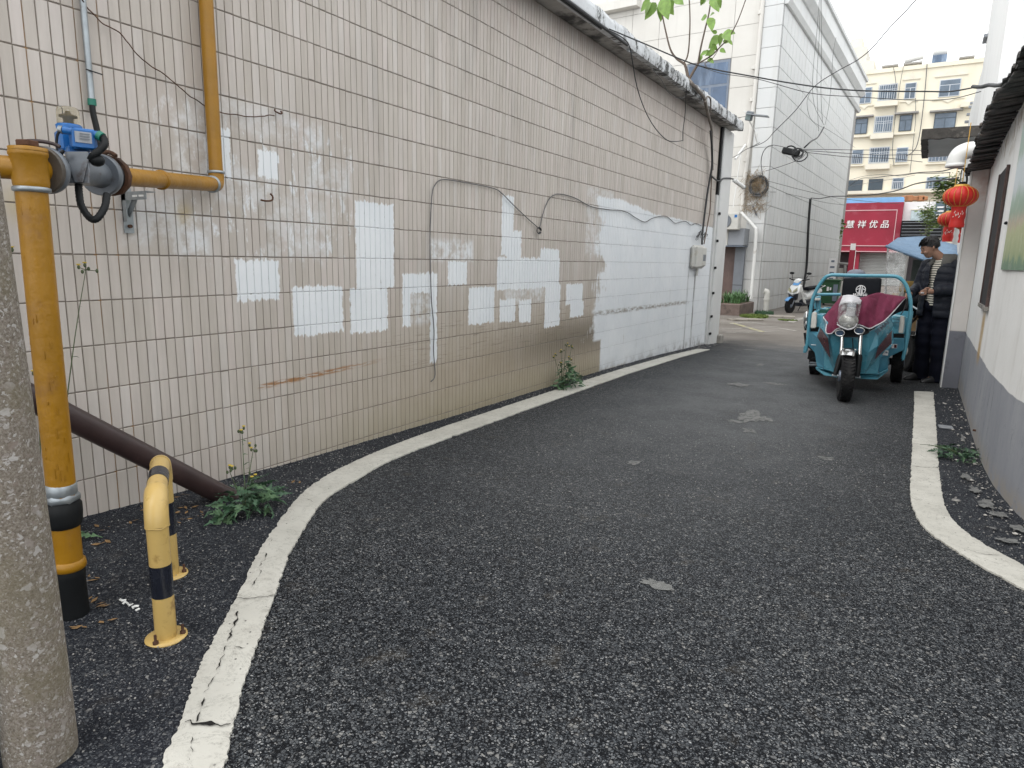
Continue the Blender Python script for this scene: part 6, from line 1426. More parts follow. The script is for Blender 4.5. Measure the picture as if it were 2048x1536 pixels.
tb0 = AY(1870, 560, 30); leafy_tree('street_tree', (tb0.x, 30, -.28), AY(1874, 345, 30).z + .28, .75, 'slim young street tree in front of the white shop', 1300, 4, MAT['treeleaf'], .55, .075)
tb1 = AY(1838, 560, 42); leafy_tree('street_tree', (tb1.x, 42, -.28), AY(1834, 400, 42).z + .28, .9, 'lower leafy shrub tree in front of the pale window band', 700, 6, MAT['treeleaf'], .6, .09)
tb2 = RF(1672, 470, .3); cl = MB(); rv = random.Random(8)
for k in range(260):
    v_ = rv.uniform(440, 530); wdt = 9 * math.exp(-((v_ - 455) / 16) ** 2) + 2; c = AY(1683 - (v_ - 440) * .18 + rv.gauss(0, wdt * .5), v_, 37.2); m = Matrix.Rotation(rv.random() * 6, 3, 'Z') @ Matrix.Rotation(rv.random() * 2, 3, 'X')
    cl.add([c + m @ Vector(q) * .09 for q in ((-1, 0, 0), (0, .6, .1), (1, 0, 0), (0, -.6, .1))], [(0, 1, 2), (0, 2, 3)], False)
stuff(tag(cl.build('climbing_vine', MAT['treeleaf']), 'green climber hanging at the far corner of the panelled building', 'vine'))

# sign post and bin
sg = thing('sign_post', 'narrow white notice plate on a black post before the pale building', 'sign', GR(1662, 598))
a = AY(1664, 540, 31); b = MB(); b.box(a, (.30, .03, .98)); b.build('plate', MAT['signwhite'], sg)
for k in range(4): b = MB(); b.box(a + Vector((0, -.02, .36 - .24 * k)), (.17 if k else .12, .012, .08)); b.build('printed_mark', MAT['alu'], sg)
b = MB(); b.bbox(a.x - .20, a.x - .08, 31, 31.08, -.28, a.z - .3); b.bbox(a.x + .05, a.x + .13, 31, 31.06, -.28, a.z - .4); b.build('post', MAT['black'], sg)
gb = thing('waste_bin', 'dark green wheeled bin beside the pale building wall', 'bin', GR(1655, 610)); q = GR(1655, 611)
MAT['bing'] = M('bin_green', (.018, .075, .028), .5, 0, .12, 3, .05); z0 = g(q.y)
b = MB(); X0, X1 = AY(1639, 600, q.y).x, AY(1676, 600, q.y).x
b.loft([[Vector((X0 + .06, q.y, z0 + .08)), Vector((X1 - .06, q.y, z0 + .08)), Vector((X1 - .06, q.y + .55, z0 + .08)), Vector((X0 + .06, q.y + .55, z0 + .08))], [Vector((X0, q.y - .06, z0 + .92)), Vector((X1, q.y - .06, z0 + .92)), Vector((X1, q.y + .62, z0 + .92)), Vector((X0, q.y + .62, z0 + .92))]], True, 0, False); b.build('body', MAT['bing'], gb, bevel=.02)
b = MB(); b.bbox(X0 - .03, X1 + .03, q.y - .10, q.y + .66, z0 + .92, z0 + .98, ch=.015); b.build('lid', MAT['bing'], gb)
b = MB(); b.bbox((X0 + X1) / 2 - .10, (X0 + X1) / 2 - .03, q.y - .085, q.y - .045, z0 + .55, z0 + .7); b.bbox((X0 + X1) / 2 + .0, (X0 + X1) / 2 + .05, q.y - .085, q.y - .045, z0 + .58, z0 + .68); b.build('printed_mark', MAT['signwhite'], gb)
b = MB(); b.bbox(X1 - .20, X1 - .05, q.y - .075, q.y - .04, z0 + .18, z0 + .8); b.build('sticker', MAT['alu'], gb)
for x in (X0 + .1, X1 - .1): b = MB(); b.cyl((x - .03, q.y + .5, z0 + .09), (x + .03, q.y + .5, z0 + .09), .09, 12); b.build('wheel', MAT['black'], gb)

# ---------------------------------------------------------------- overhead cables
def span(label, pts, r=.012, mat='blackwire', name='overhead_cable'):
    return wire(name, pts, r, label, 'cable', MAT[mat], 5, sub=6)
def L3(l, d0, d1):   # depth runs evenly along the list
    n = len(l); return [AY(u, v, d0 + (d1 - d0) * i / (n - 1)) for i, (u, v) in enumerate(l)]
span('thick overhead cable from the tiled slab past the dark window to the right eaves', L3([(1218, 58), (1290, 88), (1370, 122), (1420, 137), (1500, 152), (1580, 166), (1660, 177), (1740, 182), (1850, 183), (1900, 183), (1948, 175)], 6.3, 7.6), .0065)
span('lower twin of the thick overhead cable sagging before the cream block', L3([(1390, 128), (1440, 146), (1515, 158), (1620, 186), (1720, 194), (1820, 200), (1900, 198), (1962, 183)], 9.5, 8.2), .0042)
span('thin cable rising from the pale building corner into the sky', L3([(1500, 296), (1530, 283), (1550, 262), (1590, 222), (1628, 174), (1670, 145), (1715, 120), (1745, 95), (1775, 60), (1806, 28), (1836, -5)], 20, 14), .009)
for k, (pts, d0, d1) in enumerate([([(1546, 290), (1563, 293), (1590, 300), (1606, 299), (1660, 299), (1720, 300), (1800, 300), (1845, 301)], 20, 20), ([(1606, 301), (1640, 303), (1700, 307), (1760, 310), (1845, 309)], 20, 20), ([(1606, 304), (1650, 309), (1700, 314), (1780, 317), (1845, 324)], 20, 20),
        ([(1536, 362), (1600, 379), (1660, 393), (1690, 398), (1760, 405), (1800, 407)], 21.5, 30), ([(1540, 384), (1560, 385), (1600, 393), (1650, 405), (1690, 410)], 21.5, 30), ([(1532, 342), (1570, 330), (1600, 318), (1612, 306)], 21.5, 20),
        ([(1622, 396), (1640, 397), (1665, 393), (1700, 392), (1740, 390), (1790, 382), (1830, 368), (1870, 362), (1917, 356)], 26, 12), ([(1690, 378), (1720, 358), (1745, 356), (1775, 352), (1800, 350), (1840, 345), (1880, 343), (1910, 336), (1926, 337)], 40, 12),
        ([(1700, 360), (1730, 352), (1770, 349), (1800, 352), (1830, 347), (1860, 347), (1900, 345)], 40, 14), ([(1700, 372), (1760, 362), (1800, 356), (1830, 350)], 45, 30)]):
    lab = ['topmost of the three level cables leaving the splice box', 'middle of the three level cables leaving the splice box', 'lowest of the three level cables leaving the splice box', 'cable from the coil sagging towards the red sign', 'thinner cable under the one from the coil', 'short cable joining the coil to the splice box',
           'long wavy cable from the black wall conduit to the lanterns', 'thick wavy cable over the ledge of the cream block', 'thin wavy cable just above the thick ledge cable', 'short thin cable crossing the lowest cream block windows'][k]
    span(lab, L3(pts, d0, d1), .013 if k in (6, 7) else .0075, 'blackwire' if k not in (3, 4, 9) else 'greywire')
bx2 = thing('splice_box', 'black cable splice box with coiled leads hanging before the pale building', 'splice box', AY(1580, 300, 19.9))
b = MB(); b.obox(AY(1582, 304, 19.9), AY(1595, 308, 19.9) - AY(1568, 302, 19.9), .46, .16, .17, ch=.03); b.build('case', MAT['black'], bx2)
b = MB(); b.tube(catmull([AY(u, v, 19.9) for u, v in ((1572, 300), (1575, 294), (1583, 292), (1591, 296), (1592, 301))], 4), .02, 6); b.build('handle', MAT['black'], bx2)
rk_ = random.Random(4)
for k in range(6):
    c = AY(1597 + rk_.uniform(-4, 4), 310 + rk_.uniform(-5, 3), 19.85); rr0 = rk_.uniform(.12, .2); b = MB(); b.tube([c + Vector((rr0 * math.cos(a), .03 * math.sin(2 * a), rr0 * .8 * math.sin(a))) for a in np.arange(0, 6.28, .5)], .014, 5, cyc=True, caps=False); b.build('lead_loop', MAT['blackwire'], bx2)
for k, pts in enumerate([[(1639, -5), (1634, 60), (1627, 130), (1625, 180), (1630, 215), (1640, 235), (1648, 250)], [(1641, -5), (1638, 80), (1634, 150), (1635, 210), (1637, 262)], [(1643, -5), (1643, 100), (1642, 190), (1645, 245)], [(1672, 75), (1666, 110), (1663, 160), (1658, 210), (1650, 250)], [(1620, 185), (1614, 205), (1620, 235), (1636, 250), (1660, 262), (1710, 295)]]):
    lab = ['leftmost', 'second', 'third', 'fourth', 'looping lowest'][k]
    span(lab + ' thin cable hanging down the grey panelled face', [RF(u, v, .42) for u, v in pts], .0065, 'greywire')
span('frayed dark lead slanting from the hanging cables to the splice box', [RF(1648, 254, .42), RF(1636, 274, .6), AY(1622, 283, 20.5), AY(1608, 296, 20)], .022)
span('thin drop wire looping beside the security camera', [AY(u, v, 12.5) for u, v in ((1428, 322), (1440, 311), (1452, 314), (1462, 316), (1475, 310), (1490, 300), (1505, 293), (1520, 285))], .006, 'greywire')
span('curved black lead above the cable coil', [LF(u, v, .25) for u, v in ((1525, 350), (1522, 325), (1526, 305), (1536, 293), (1546, 291))], .012)
span('thin grey wire to the solar lamp from the slab end', [AY(1475, 237, 12.3), AY(1484, 234, 15), AY(1494, 233, 19)], .006, 'greywire')
span('short black bundle of leads over the lanterns', [AY(u, v, 10.4) for u, v in ((1926, 338), (1932, 345), (1934, 358), (1932, 372))], .012)
b = MB(); b.box(AY(1927, 337, 10.4), (.12, .05, .012)); b.box(AY(1921, 356, 10.4), (.012, .012, .2)); tag(b.build('lantern_bracket', MAT['concgrey']), 'small rusty bracket above the red lanterns', 'bracket')

# ================================================================== TEAL CARGO TRICYCLE
TEAL = M('teal_paint', (.085, .295, .385), .30, 0, .08, 3, .05, 60, (.05, .13, .15), .25, 9, spec=.6); MAT['teal'] = TEAL
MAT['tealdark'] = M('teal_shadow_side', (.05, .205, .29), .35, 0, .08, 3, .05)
MAT['tyre'] = M('tyre_rubber', (.012, .012, .013), .75, 0, .25, 12, .4, 70, (.045, .042, .04), .4, 6, spec=.25)
MAT['chrome'] = M('chrome', (.62, .62, .61), .18, 1.0, .08, 8, 0)
MAT['darkred'] = M('dark_red_decal', (.06, .008, .012), .25, 0, .2, 3, 0); MAT['orange'] = M('orange_decal', (.35, .06, .03), .35, 0, .1, 3, 0)
def cloth_mat(name, col, sc=9, amt=.8):
    n = NT(name); f, _ = n.noise(n.P, sc, 5, .6, .6); w, _ = n.noise(n.P, 400, 2); c = n.ramp(f, [(.3, tuple(q * .85 for q in col)), (.7, tuple(q * 1.12 for q in col))])
    return n.fin(c, .75, 0, n.bump(n.math('ADD', f, n.math('MULTIPLY', w, .05)), amt, .02), .3)
MAT['maroon'] = cloth_mat('maroon_nylon', (.155, .022, .055)); MAT['whitecloth'] = cloth_mat('white_cloth', (.55, .54, .56))
MAT['blackvinyl'] = M('black_vinyl', (.006, .007, .010), .75, 0, .2, 5, .3, 14, bd=.01, spec=.15)
pl = NT('clear_plastic_sheet'); tr_ = pl.n('ShaderNodeBsdfTransparent'); mx = pl.n('ShaderNodeMixShader'); f_, _ = pl.noise(pl.P, 11, 5, .7, 1.0)
pl.b.inputs['Base Color'].default_value = (.75, .76, .76, 1); pl.b.inputs['Roughness'].default_value = .12; pl.L(pl.bump(f_, .6, .02), pl.b.inputs['Normal'])
pl.L(pl.ramp(f_, [(.38, .05), (.68, .38)]), mx.inputs[0]); pl.L(tr_.outputs[0], mx.inputs[1]); pl.L(pl.b.outputs[0], mx.inputs[2]); pl.L(mx.outputs[0], pl.out.inputs['Surface']); MAT['film'] = pl.m
tk = thing('cargo_tricycle', 'teal electric cargo tricycle with a maroon cover over its handlebars', 'tricycle', (-.58, 8.0, g(8)))
def T(cx, cy, y=7.6): return AY(1580 + cx / 5.1214, 520 + cy / 5.12, y)
def tyre(c, R_, w, axis, par, name='wheel', rim=True, hubc='alu', spokes=6, rimr=.62):
    t = MB(); ax = Vector(axis).normalized(); prof = [(R_ * rimr, -w * .42), (R_ * .80, -w * .5), (R_ * .93, -w * .47), (R_, -w * .25), (R_ * 1.005, 0), (R_, w * .25), (R_ * .93, w * .47), (R_ * .80, w * .5), (R_ * rimr, w * .42)]
    t.lathe(c, prof, 36, 0, ax); a, s = frame(ax)
    for k in range(44):
        an = 2 * math.pi * k / 44; d = a * math.cos(an) + s * math.sin(an)
        for sg in (-1, 1): t.obox(Vector(c) + d * R_ * 1.0 + ax * sg * w * .26, ax * .8 + d.cross(ax) * sg * .6, w * .34, R_ * .055, R_ * .05, up=d)
    wh = t.build(name, MAT['tyre'], par)
    if rim:
        b = MB(); b.lathe(c, [(R_ * (rimr + .02), -w * .35), (R_ * rimr * .9, -w * .30), (R_ * rimr * .9, w * .30), (R_ * (rimr + .02), w * .35)], 28, 0, ax); b.build('rim', MAT['greycast'], wh)
        b = MB(); b.lathe(c, [(R_ * .22, -w * .55), (R_ * .26, -w * .2), (R_ * .26, w * .2), (R_ * .22, w * .55)], 16, 0, ax)
        for k in range(spokes):
            an = 2 * math.pi * k / spokes; d = a * math.cos(an) + s * math.sin(an); b.obox(Vector(c) + d * R_ * .40, d, R_ * .44, R_ * .10, w * .3, up=ax)
        b.build('hub', MAT[hubc], wh)
    return wh
fw = T(580, 1275, 7.12); RFW = .238; fw = Vector((T(570, 1200, 7.1).x, 7.12, g(7.1) + RFW)); fax = Vector((1, .18, 0)).normalized()
tyre(fw, RFW, .118, fax, tk)
# fork: chrome stanchions over black sliders, axle
axl = fw + fax * .095; axr = fw - fax * .095
for (sgn, tp, md) in ((1, T(725, 760, 7.30), T(712, 972, 7.20)), (-1, T(537, 760, 7.30), T(524, 972, 7.20))):
    b = MB(); b.cyl(tp, md, .0175, 14); b.build('fork_stanchion', MAT['chrome'], tk)
    low = fw + fax * .098 * sgn; b = MB(); b.tube([md, md.lerp(low, .1), low], [.024, .028, .022], 14); b.build('fork_slider', MAT['black'], tk)
b = MB(); b.cyl(fw - fax * .125, fw + fax * .125, .012, 10); b.lathe(fw + fax * .06, [(.075, 0), (.078, .006), (.06, .012)], 20, 0, fax); b.build('axle_and_brake', MAT['steel'], tk)
b = MB(); rings = []
for a in np.linspace(math.radians(55), math.radians(128), 12):
    d = Vector((0, -math.cos(a), math.sin(a))); c = fw + d * (RFW + .028); rings.append([c + fax * q * .062 + d * (.012 * (1 - (q * q))) for q in np.linspace(-1, 1, 7)] + [c + fax * q * .06 + d * (.012 * (1 - q * q) - .006) for q in np.linspace(1, -1, 7)])
b.loft(rings, True); b.build('front_mudguard', MAT['chrome'], tk)
b = MB(); b.tube([T(660, 1040, 7.2), T(652, 1120, 7.15), T(640, 1230, 7.1)], .004, 6); b.tube([T(640, 800, 7.3), T(650, 960, 7.25), T(668, 1080, 7.2)], .005, 6); b.build('brake_cable', MAT['black'], tk)
# front fairing
FP = {'ct': T(610, 745, 7.34), 'cm': T(615, 950, 7.42), 'cb': T(620, 1170, 7.48),
      'lit': T(405, 745, 7.34), 'lim': T(430, 955, 7.38), 'lib': T(470, 1165, 7.46), 'rit': T(800, 742, 7.34), 'rim': T(800, 955, 7.38), 'rib': T(760, 1168, 7.46),
      'lot': T(335, 585, 7.66), 'lom': T(272, 765, 7.68), 'lol': T(350, 930, 7.62), 'lob': T(345, 1115, 7.60), 'lfa': T(350, 600, 7.5),
      'rot': T(1010, 575, 7.66), 'rox': T(1060, 655, 7.70), 'rom': T(1050, 860, 7.68), 'rol': T(925, 985, 7.62), 'rob': T(905, 1165, 7.58), 'rtt': T(985, 600, 7.5),
      'ldi': T(395, 830, 7.40), 'rdi': T(905, 880, 7.40), 'lmt': T(380, 640, 7.45), 'rmt': T(905, 690, 7.42)}
b = MB()
ks = list(FP); idx = {k: i for i, k in enumerate(ks)}
fc = [('lit', 'ct', 'cm', 'lim'), ('ct', 'rit', 'rim', 'cm'), ('lim', 'cm', 'cb', 'lib'), ('cm', 'rim', 'rib', 'cb'),
      ('lot', 'lmt', 'ldi', 'lom'), ('lmt', 'lit', 'lim', 'ldi'), ('lom', 'ldi', 'lim', 'lol'), ('lol', 'lim', 'lib', 'lob'),
      ('rmt', 'rit', 'rim', 'rdi'), ('rot', 'rmt', 'rdi', 'rox'), ('rox', 'rdi', 'rol', 'rom'), ('rdi', 'rim', 'rib', 'rol'), ('rol', 'rib', 'rob', 'rob')]
b.add([FP[k] for k in ks], [tuple(dict.fromkeys(idx[q] for q in f)) for f in fc], False)
fo = b.build('front_fairing', TEAL, tk); m_ = fo.modifiers.new('solid', 'SOLIDIFY'); m_.thickness = .018; m_.offset = -1; b_ = fo.modifiers.new('bevel', 'BEVEL'); b_.width = .012; b_.segments = 3
def plate(pts, mat, name, th=.012, dy=0.0, bev=0.0, par=tk):
    b = MB(); b.prism([p + Vector((0, dy, 0)) for p in pts], (0, th, 0)); return b.build(name, mat, par, bevel=bev)
# side decals with their bright rims
def offs(pts, s): c = sum(pts, Vector()) / len(pts); return [c + (p - c) * s for p in pts]
ld = [T(318, 690, 7.50), T(395, 800, 7.30), T(418, 1005, 7.33), T(285, 785, 7.58)]; rd = [T(1045, 715, 7.60), T(1042, 850, 7.60), T(870, 1015, 7.34), T(905, 885, 7.34)]
for q, nm in ((ld, 'l'), (rd, 'r')):
    q = [p - Vector((0, .045, 0)) for p in q]; plate(offs(q, 1.10), TEAL, 'decal_rim', .01, .012, .003); plate(q, MAT['darkred'], 'side_decal', .008, 0)
b = MB(); b.obox(T(352, 800, 7.40), T(365, 870, 7.38) - T(340, 740, 7.5), .13, .012, .006); b.build('decal_stripe', MAT['orange'], tk)
b = MB(); b.obox(T(325, 760, 7.44), T(345, 830, 7.42) - T(328, 720, 7.5), .10, .006, .006); b.build('decal_stripe', MAT['signwhite'], tk)
b = MB(); b.obox(T(993, 800, 7.50), Vector((0, 0, 1)), .085, .006, .006); b.build('decal_stripe', MAT['signwhite'], tk)
tm_ = text_mesh('JIEMAI', .075, .002, MAT['alu'], tk, T(942, 690, 7.36), T(1000, 640, 7.36) - T(890, 738, 7.36), Vector((.45, -.2, .8)), 'fairing_lettering', .1, .002, .155)
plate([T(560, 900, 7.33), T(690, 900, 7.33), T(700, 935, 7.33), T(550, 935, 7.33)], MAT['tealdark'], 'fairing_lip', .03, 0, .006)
plate([T(565, 935, 7.36), T(690, 935, 7.36), T(680, 1000, 7.36), T(575, 1000, 7.36)], MAT['black'], 'fork_opening', .02)
# bumper plate, skirts, foot boxes
bp_ = [T(262, 1095, 7.75), T(345, 1118, 7.60), T(480, 1148, 7.5), T(720, 1160, 7.5), T(900, 1165, 7.58), T(1005, 1112, 7.75), T(1003, 1140, 7.75), T(898, 1222, 7.58), T(715, 1213, 7.5), T(480, 1200, 7.5), T(350, 1180, 7.60), T(266, 1122, 7.75)]
plate(bp_, TEAL, 'bumper', .05, -.01, .006)
plate([T(360, 1130, 7.85), T(890, 1150, 7.85), T(960, 1110, 7.85), T(940, 1040, 7.9), T(340, 1040, 7.9), T(300, 1095, 7.85)], MAT['black'], 'floor_pan', .3, .06)
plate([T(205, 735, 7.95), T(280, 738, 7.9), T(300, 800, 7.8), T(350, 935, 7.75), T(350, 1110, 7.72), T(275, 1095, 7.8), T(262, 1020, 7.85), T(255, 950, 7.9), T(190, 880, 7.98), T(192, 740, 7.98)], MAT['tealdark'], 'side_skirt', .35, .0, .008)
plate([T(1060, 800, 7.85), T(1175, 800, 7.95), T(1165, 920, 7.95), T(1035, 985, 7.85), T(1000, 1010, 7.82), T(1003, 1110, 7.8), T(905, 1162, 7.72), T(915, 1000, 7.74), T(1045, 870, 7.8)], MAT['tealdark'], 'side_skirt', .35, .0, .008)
b = MB(); b.obox((T(215, 870, 7.93) + T(300, 870, 7.8)) / 2, Vector((1, 0, 0)), .08, .01, .006); b.build('skirt_seam', MAT['signwhite'], tk)
plate([T(1060, 755, 7.90), T(1165, 755, 7.95), T(1165, 800, 7.95), T(1060, 800, 7.9)], MAT['black'], 'side_gap', .3)
plate([T(205, 690, 8.0), T(290, 690, 7.95), T(290, 735, 7.95), T(205, 735, 8.0)], MAT['black'], 'side_gap', .3)
plate([T(270, 560, 8.05), T(340, 560, 8.0), T(310, 690, 7.95), T(262, 690, 8.0)], MAT['teal'], 'foot_panel', .3, 0, .008)
plate([T(1045, 570, 8.0), T(1180, 590, 8.05), T(1170, 755, 7.95), T(1060, 755, 7.9)], MAT['teal'], 'foot_panel', .3, 0, .008)
for z_ in (605, 640): b = MB(); b.obox(T(1090, z_, 7.93), Vector((1, 0, 0)), .13, .02, .012); b.build('panel_highlight_rib', MAT['teal'], tk)
for (q, nm) in (([T(222, 545, 7.93), T(245, 530, 7.93), T(272, 540, 7.93), T(270, 640, 7.9), T(262, 700, 7.88), T(208, 700, 7.9), T(215, 620, 7.92)], 'a'), ([T(1128, 580, 7.85), T(1150, 570, 7.85), T(1172, 590, 7.85), T(1172, 640, 7.85), T(1160, 752, 7.83), T(1110, 748, 7.83), T(1122, 640, 7.85)], 'b')):
    plate(q, M('dusty_white_guard', (.50, .49, .45), .5, 0, .1, 6, .1, 60, (.30, .27, .22), .4, 8) if nm == 'a' else bpy.data.materials['dusty_white_guard'], 'knee_guard', .07, 0, .012)
plate([T(1035, 872, 7.70), T(1092, 872, 7.72), T(1092, 914, 7.72), T(1035, 914, 7.70)], MAT['signwhite'], 'label', .004, .10)
plate([T(1062, 876, 7.70), T(1090, 876, 7.72), T(1090, 911, 7.72), T(1062, 911, 7.70)], MAT['darkred'], 'label_print', .003, .096)
plate([T(962, 930, 7.60), T(1006, 935, 7.62), T(1000, 985, 7.62), T(942, 980, 7.60)], MAT['signwhite'], 'label', .004, .06)
plate([T(978, 943, 7.60), T(998, 945, 7.62), T(996, 963, 7.62), T(976, 961, 7.60)], MAT['alu'], 'label_print', .003, .055)
# hoop frame
hoopf = [T(x, y, 8.0) for x, y in ((160, 935), (178, 850), (186, 760), (197, 650), (205, 560), (222, 450), (240, 380), (280, 290), (330, 215), (370, 172), (420, 155), (480, 153), (700, 160), (900, 162), (1050, 165), (1110, 178), (1155, 212), (1190, 260), (1215, 330), (1232, 400), (1236, 480), (1230, 560), (1215, 650), (1200, 720), (1190, 850), (1160, 1000), (1150, 1015))]
b = MB(); b.tube(catmull(hoopf, 3), .0185, 12); b.build('cab_hoop', TEAL, tk)
b = MB(); b.tube([T(245, 352, 8.02), T(520, 352, 8.02)], .016, 10); b.build('cross_bar', TEAL, tk)
# cargo bed: side panels, posts, tail
def gy(y): return g(y)
BX0, BX1 = -1.08, -.08
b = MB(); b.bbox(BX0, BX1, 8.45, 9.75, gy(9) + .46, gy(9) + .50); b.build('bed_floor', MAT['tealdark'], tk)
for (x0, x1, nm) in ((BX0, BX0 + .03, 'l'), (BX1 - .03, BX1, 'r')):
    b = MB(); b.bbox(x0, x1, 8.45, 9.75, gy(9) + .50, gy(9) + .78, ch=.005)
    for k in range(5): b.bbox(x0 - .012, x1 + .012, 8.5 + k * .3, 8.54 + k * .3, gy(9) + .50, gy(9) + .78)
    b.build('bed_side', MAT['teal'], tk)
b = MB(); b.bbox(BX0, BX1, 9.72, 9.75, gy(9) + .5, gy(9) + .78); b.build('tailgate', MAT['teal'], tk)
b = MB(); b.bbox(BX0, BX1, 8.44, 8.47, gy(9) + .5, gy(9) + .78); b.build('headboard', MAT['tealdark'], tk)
b = MB(); b.tube(catmull([T(255, 500, 8.4), T(262, 420, 8.4), T(268, 388, 8.4), T(300, 378, 8.4), T(308, 392, 8.4), T(305, 440, 8.4), T(305, 510, 8.4)], 3), .011, 8); b.build('rail_loop', MAT['teal'], tk)
b = MB(); b.bbox(T(250, 400, 8.38).x, T(312, 400, 8.38).x, 8.36, 8.40, T(0, 400, 8.38).z, T(0, 376, 8.38).z, ch=.004); b.build('rail_cap', MAT['white'], tk)
for x in (285, 295): b = MB(); b.bbox(T(x - 6, 400, 8.41).x, T(x + 6, 400, 8.41).x, 8.41, 8.43, T(0, 505, 8.4).z, T(0, 400, 8.4).z); b.build('rail_slat', MAT['teal'], tk)
b = MB(); a = T(300, 505, 8.5); c = T(370, 560, 8.5); b.bbox(a.x, c.x, 8.5, 8.8, c.z, a.z, ch=.006); b.build('green_crate', M('green_crate', (.03, .16, .11), .5, 0, .15, 8, .1), tk)
b = MB(); b.tube([T(235, 560, 8.25), T(345, 558, 8.25)], .012, 8); b.tube([T(255, 545, 8.28), T(300, 510, 8.4), T(310, 498, 8.4), T(370, 505, 8.4)], .010, 6); b.build('crate_rail', MAT['teal'], tk)
# chassis, rear axle, rear wheels
RR = .235
for x, yy in ((-1.02, 8.9), (-.15, 8.9)):
    tyre(Vector((x, yy, g(yy) + RR)), RR, .12, (1, 0, 0), tk)
b = MB(); b.cyl((-1.02, 8.9, g(9) + RR), (-.15, 8.9, g(9) + RR), .04, 10); b.box((-.58, 8.6, g(8) + .38), (.5, 1.2, .12)); b.build('chassis', MAT['black'], tk)
b = MB(); b.tube([T(200, 1075, 8.2), T(335, 1072, 8.0)], .014, 8); b.tube([T(205, 1050, 8.2), T(330, 1055, 8.0)], .008, 8); b.build('axle_rod', MAT['steel'], tk)
b = MB(); b.tube([T(180, 1000, 8.4), T(200, 1005, 8.4), T(262, 1010, 8.3)], .012, 8); b.box(T(225, 970, 8.4), (.07, .1, .10)); b.build('spring_mount', MAT['black'], tk)
b = MB(); b.tube(catmull([T(150, 745, 8.05), T(158, 800, 8.05), T(165, 860, 8.03), T(195, 890, 8.0), T(240, 925, 7.97), T(262, 955, 7.95)], 4), [.014] * 21 if False else .013, 8); b.build('wheel_arch_trim', MAT['black'], tk)
b = MB(); b.bbox(T(150, 800, 8.03).x, T(182, 800, 8.03).x, 8.03, 8.05, T(0, 937, 8.03).z, T(0, 868, 8.03).z); b.build('mud_flap', MAT['teal'], tk)
b = MB(); b.tube(catmull([T(165, 560, 8.1), T(155, 600, 8.1), T(152, 650, 8.1), T(160, 720, 8.1)], 4), .012, 8); b.build('side_mirror_stay', MAT['black'], tk)
b = MB(); b.ell(T(165, 590, 8.1), (.03, .02, .07)); b.ell(T(165, 655, 8.1), (.02, .02, .06)); b.build('side_reflector', MAT['chrome'], tk)
# seat back with emblem and lettering
sb_ = [T(545, 185, 8.25), T(938, 185, 8.25), T(925, 345, 8.2), T(850, 380, 8.18), T(523, 370, 8.2)]
plate(sb_, MAT['blackvinyl'], 'seat_back', .09, 0, .02)
ec = T(726, 305, 8.17) + Vector((0, -.012, 0)); er = .0485
b = MB(); b.tube([ec + Vector((er * .93 * math.cos(a), 0, er * .93 * math.sin(a))) for a in np.linspace(0, 2 * math.pi, 33)[:-1]], .0045, 6, cyc=True, caps=False)
for sg in (-1, 1):
    b.prism([ec + Vector((sg * .004 + .003, 0, .046)), ec + Vector((sg * .013 + .002, 0, .046)), ec + Vector((sg * .022, 0, -.036)), ec + Vector((sg * .003 - .001, 0, -.044))], (0, -.004, 0))
    b.prism([ec + Vector((sg * .012, 0, .010)), ec + Vector((sg * .043, 0, -.006)), ec + Vector((sg * .044, 0, .003)), ec + Vector((sg * .014, 0, .022))], (0, -.004, 0))
b.build('emblem', MAT['signwhite'], tk)
text_mesh('HUAIHAI', .034, .0015, MAT['signwhite'], tk, T(718, 357, 8.16) + Vector((0, -.012, 0)), (1, 0, 0), (0, 0, 1), 'seat_lettering', 0, .0018, .135)
text_mesh('®', .02, .001, MAT['signwhite'], tk, T(776, 341, 8.16) + Vector((0, -.012, 0)), (1, 0, 0), (0, 0, 1), 'seat_lettering')
b = MB(); b.bbox(T(560, 500, 8.3).x, T(920, 500, 8.3).x, 7.95, 8.35, g(8) + .52, g(8) + .66, ch=.04); b.build('seat', MAT['blackvinyl'], tk)
b = MB(); a = T(560, 145, 9.0); c = T(765, 140, 9.0); b.bbox(a.x, c.x, 9.0, 9.4, g(9) + .78, a.z, ch=.03); b.ell(((a.x + c.x) / 2, 9.2, a.z), ((c.x - a.x) / 2, .25, .062), 20, 8); b.build('covered_load', M('grey_blue_cover', (.15, .16, .20), .7, 0, .15, 5, .4, 12), tk)
# dark dash area with twin lamps, central headlight under clear cover
plate([T(440, 690, 7.36), T(800, 690, 7.36), T(815, 745, 7.33), T(700, 790, 7.30), T(560, 790, 7.30), T(435, 750, 7.33)], MAT['black'], 'lamp_surround', .12, -.03, .01)
for (cx, cy, rr0) in ((512, 747, .040), (710, 724, .043)):
    c = T(cx, cy, 7.27); b = MB(); b.tube([c + Vector((rr0 * math.cos(a), 0, rr0 * .75 * math.sin(a))) for a in np.linspace(0, 2 * math.pi, 25)[:-1]], .007, 6, cyc=True, caps=False); b.build('lamp_ring', MAT['chrome'], tk)
    b = MB(); b.lathe(c, [(rr0 * .95, -.002), (rr0 * .9, .004)], 20, 0, Vector((0, 1, 0))); b.build('lamp_glass', MAT['glass'], tk)
hl = T(600, 622, 7.22); b = MB(); b.ell(hl, (.088, .055, .074), 24, 14); b.build('headlight', M('headlight_reflector', (.50, .50, .46), .22, .6, .2, 14, .1), tk)
b = MB(); b.tube([hl + Vector((.10 * math.cos(a), -.01, .06 * math.sin(a) - .012)) for a in np.linspace(math.pi * 1.05, math.pi * 1.95, 14)], .006, 6); b.build('headlight_trim', MAT['chrome'], tk)
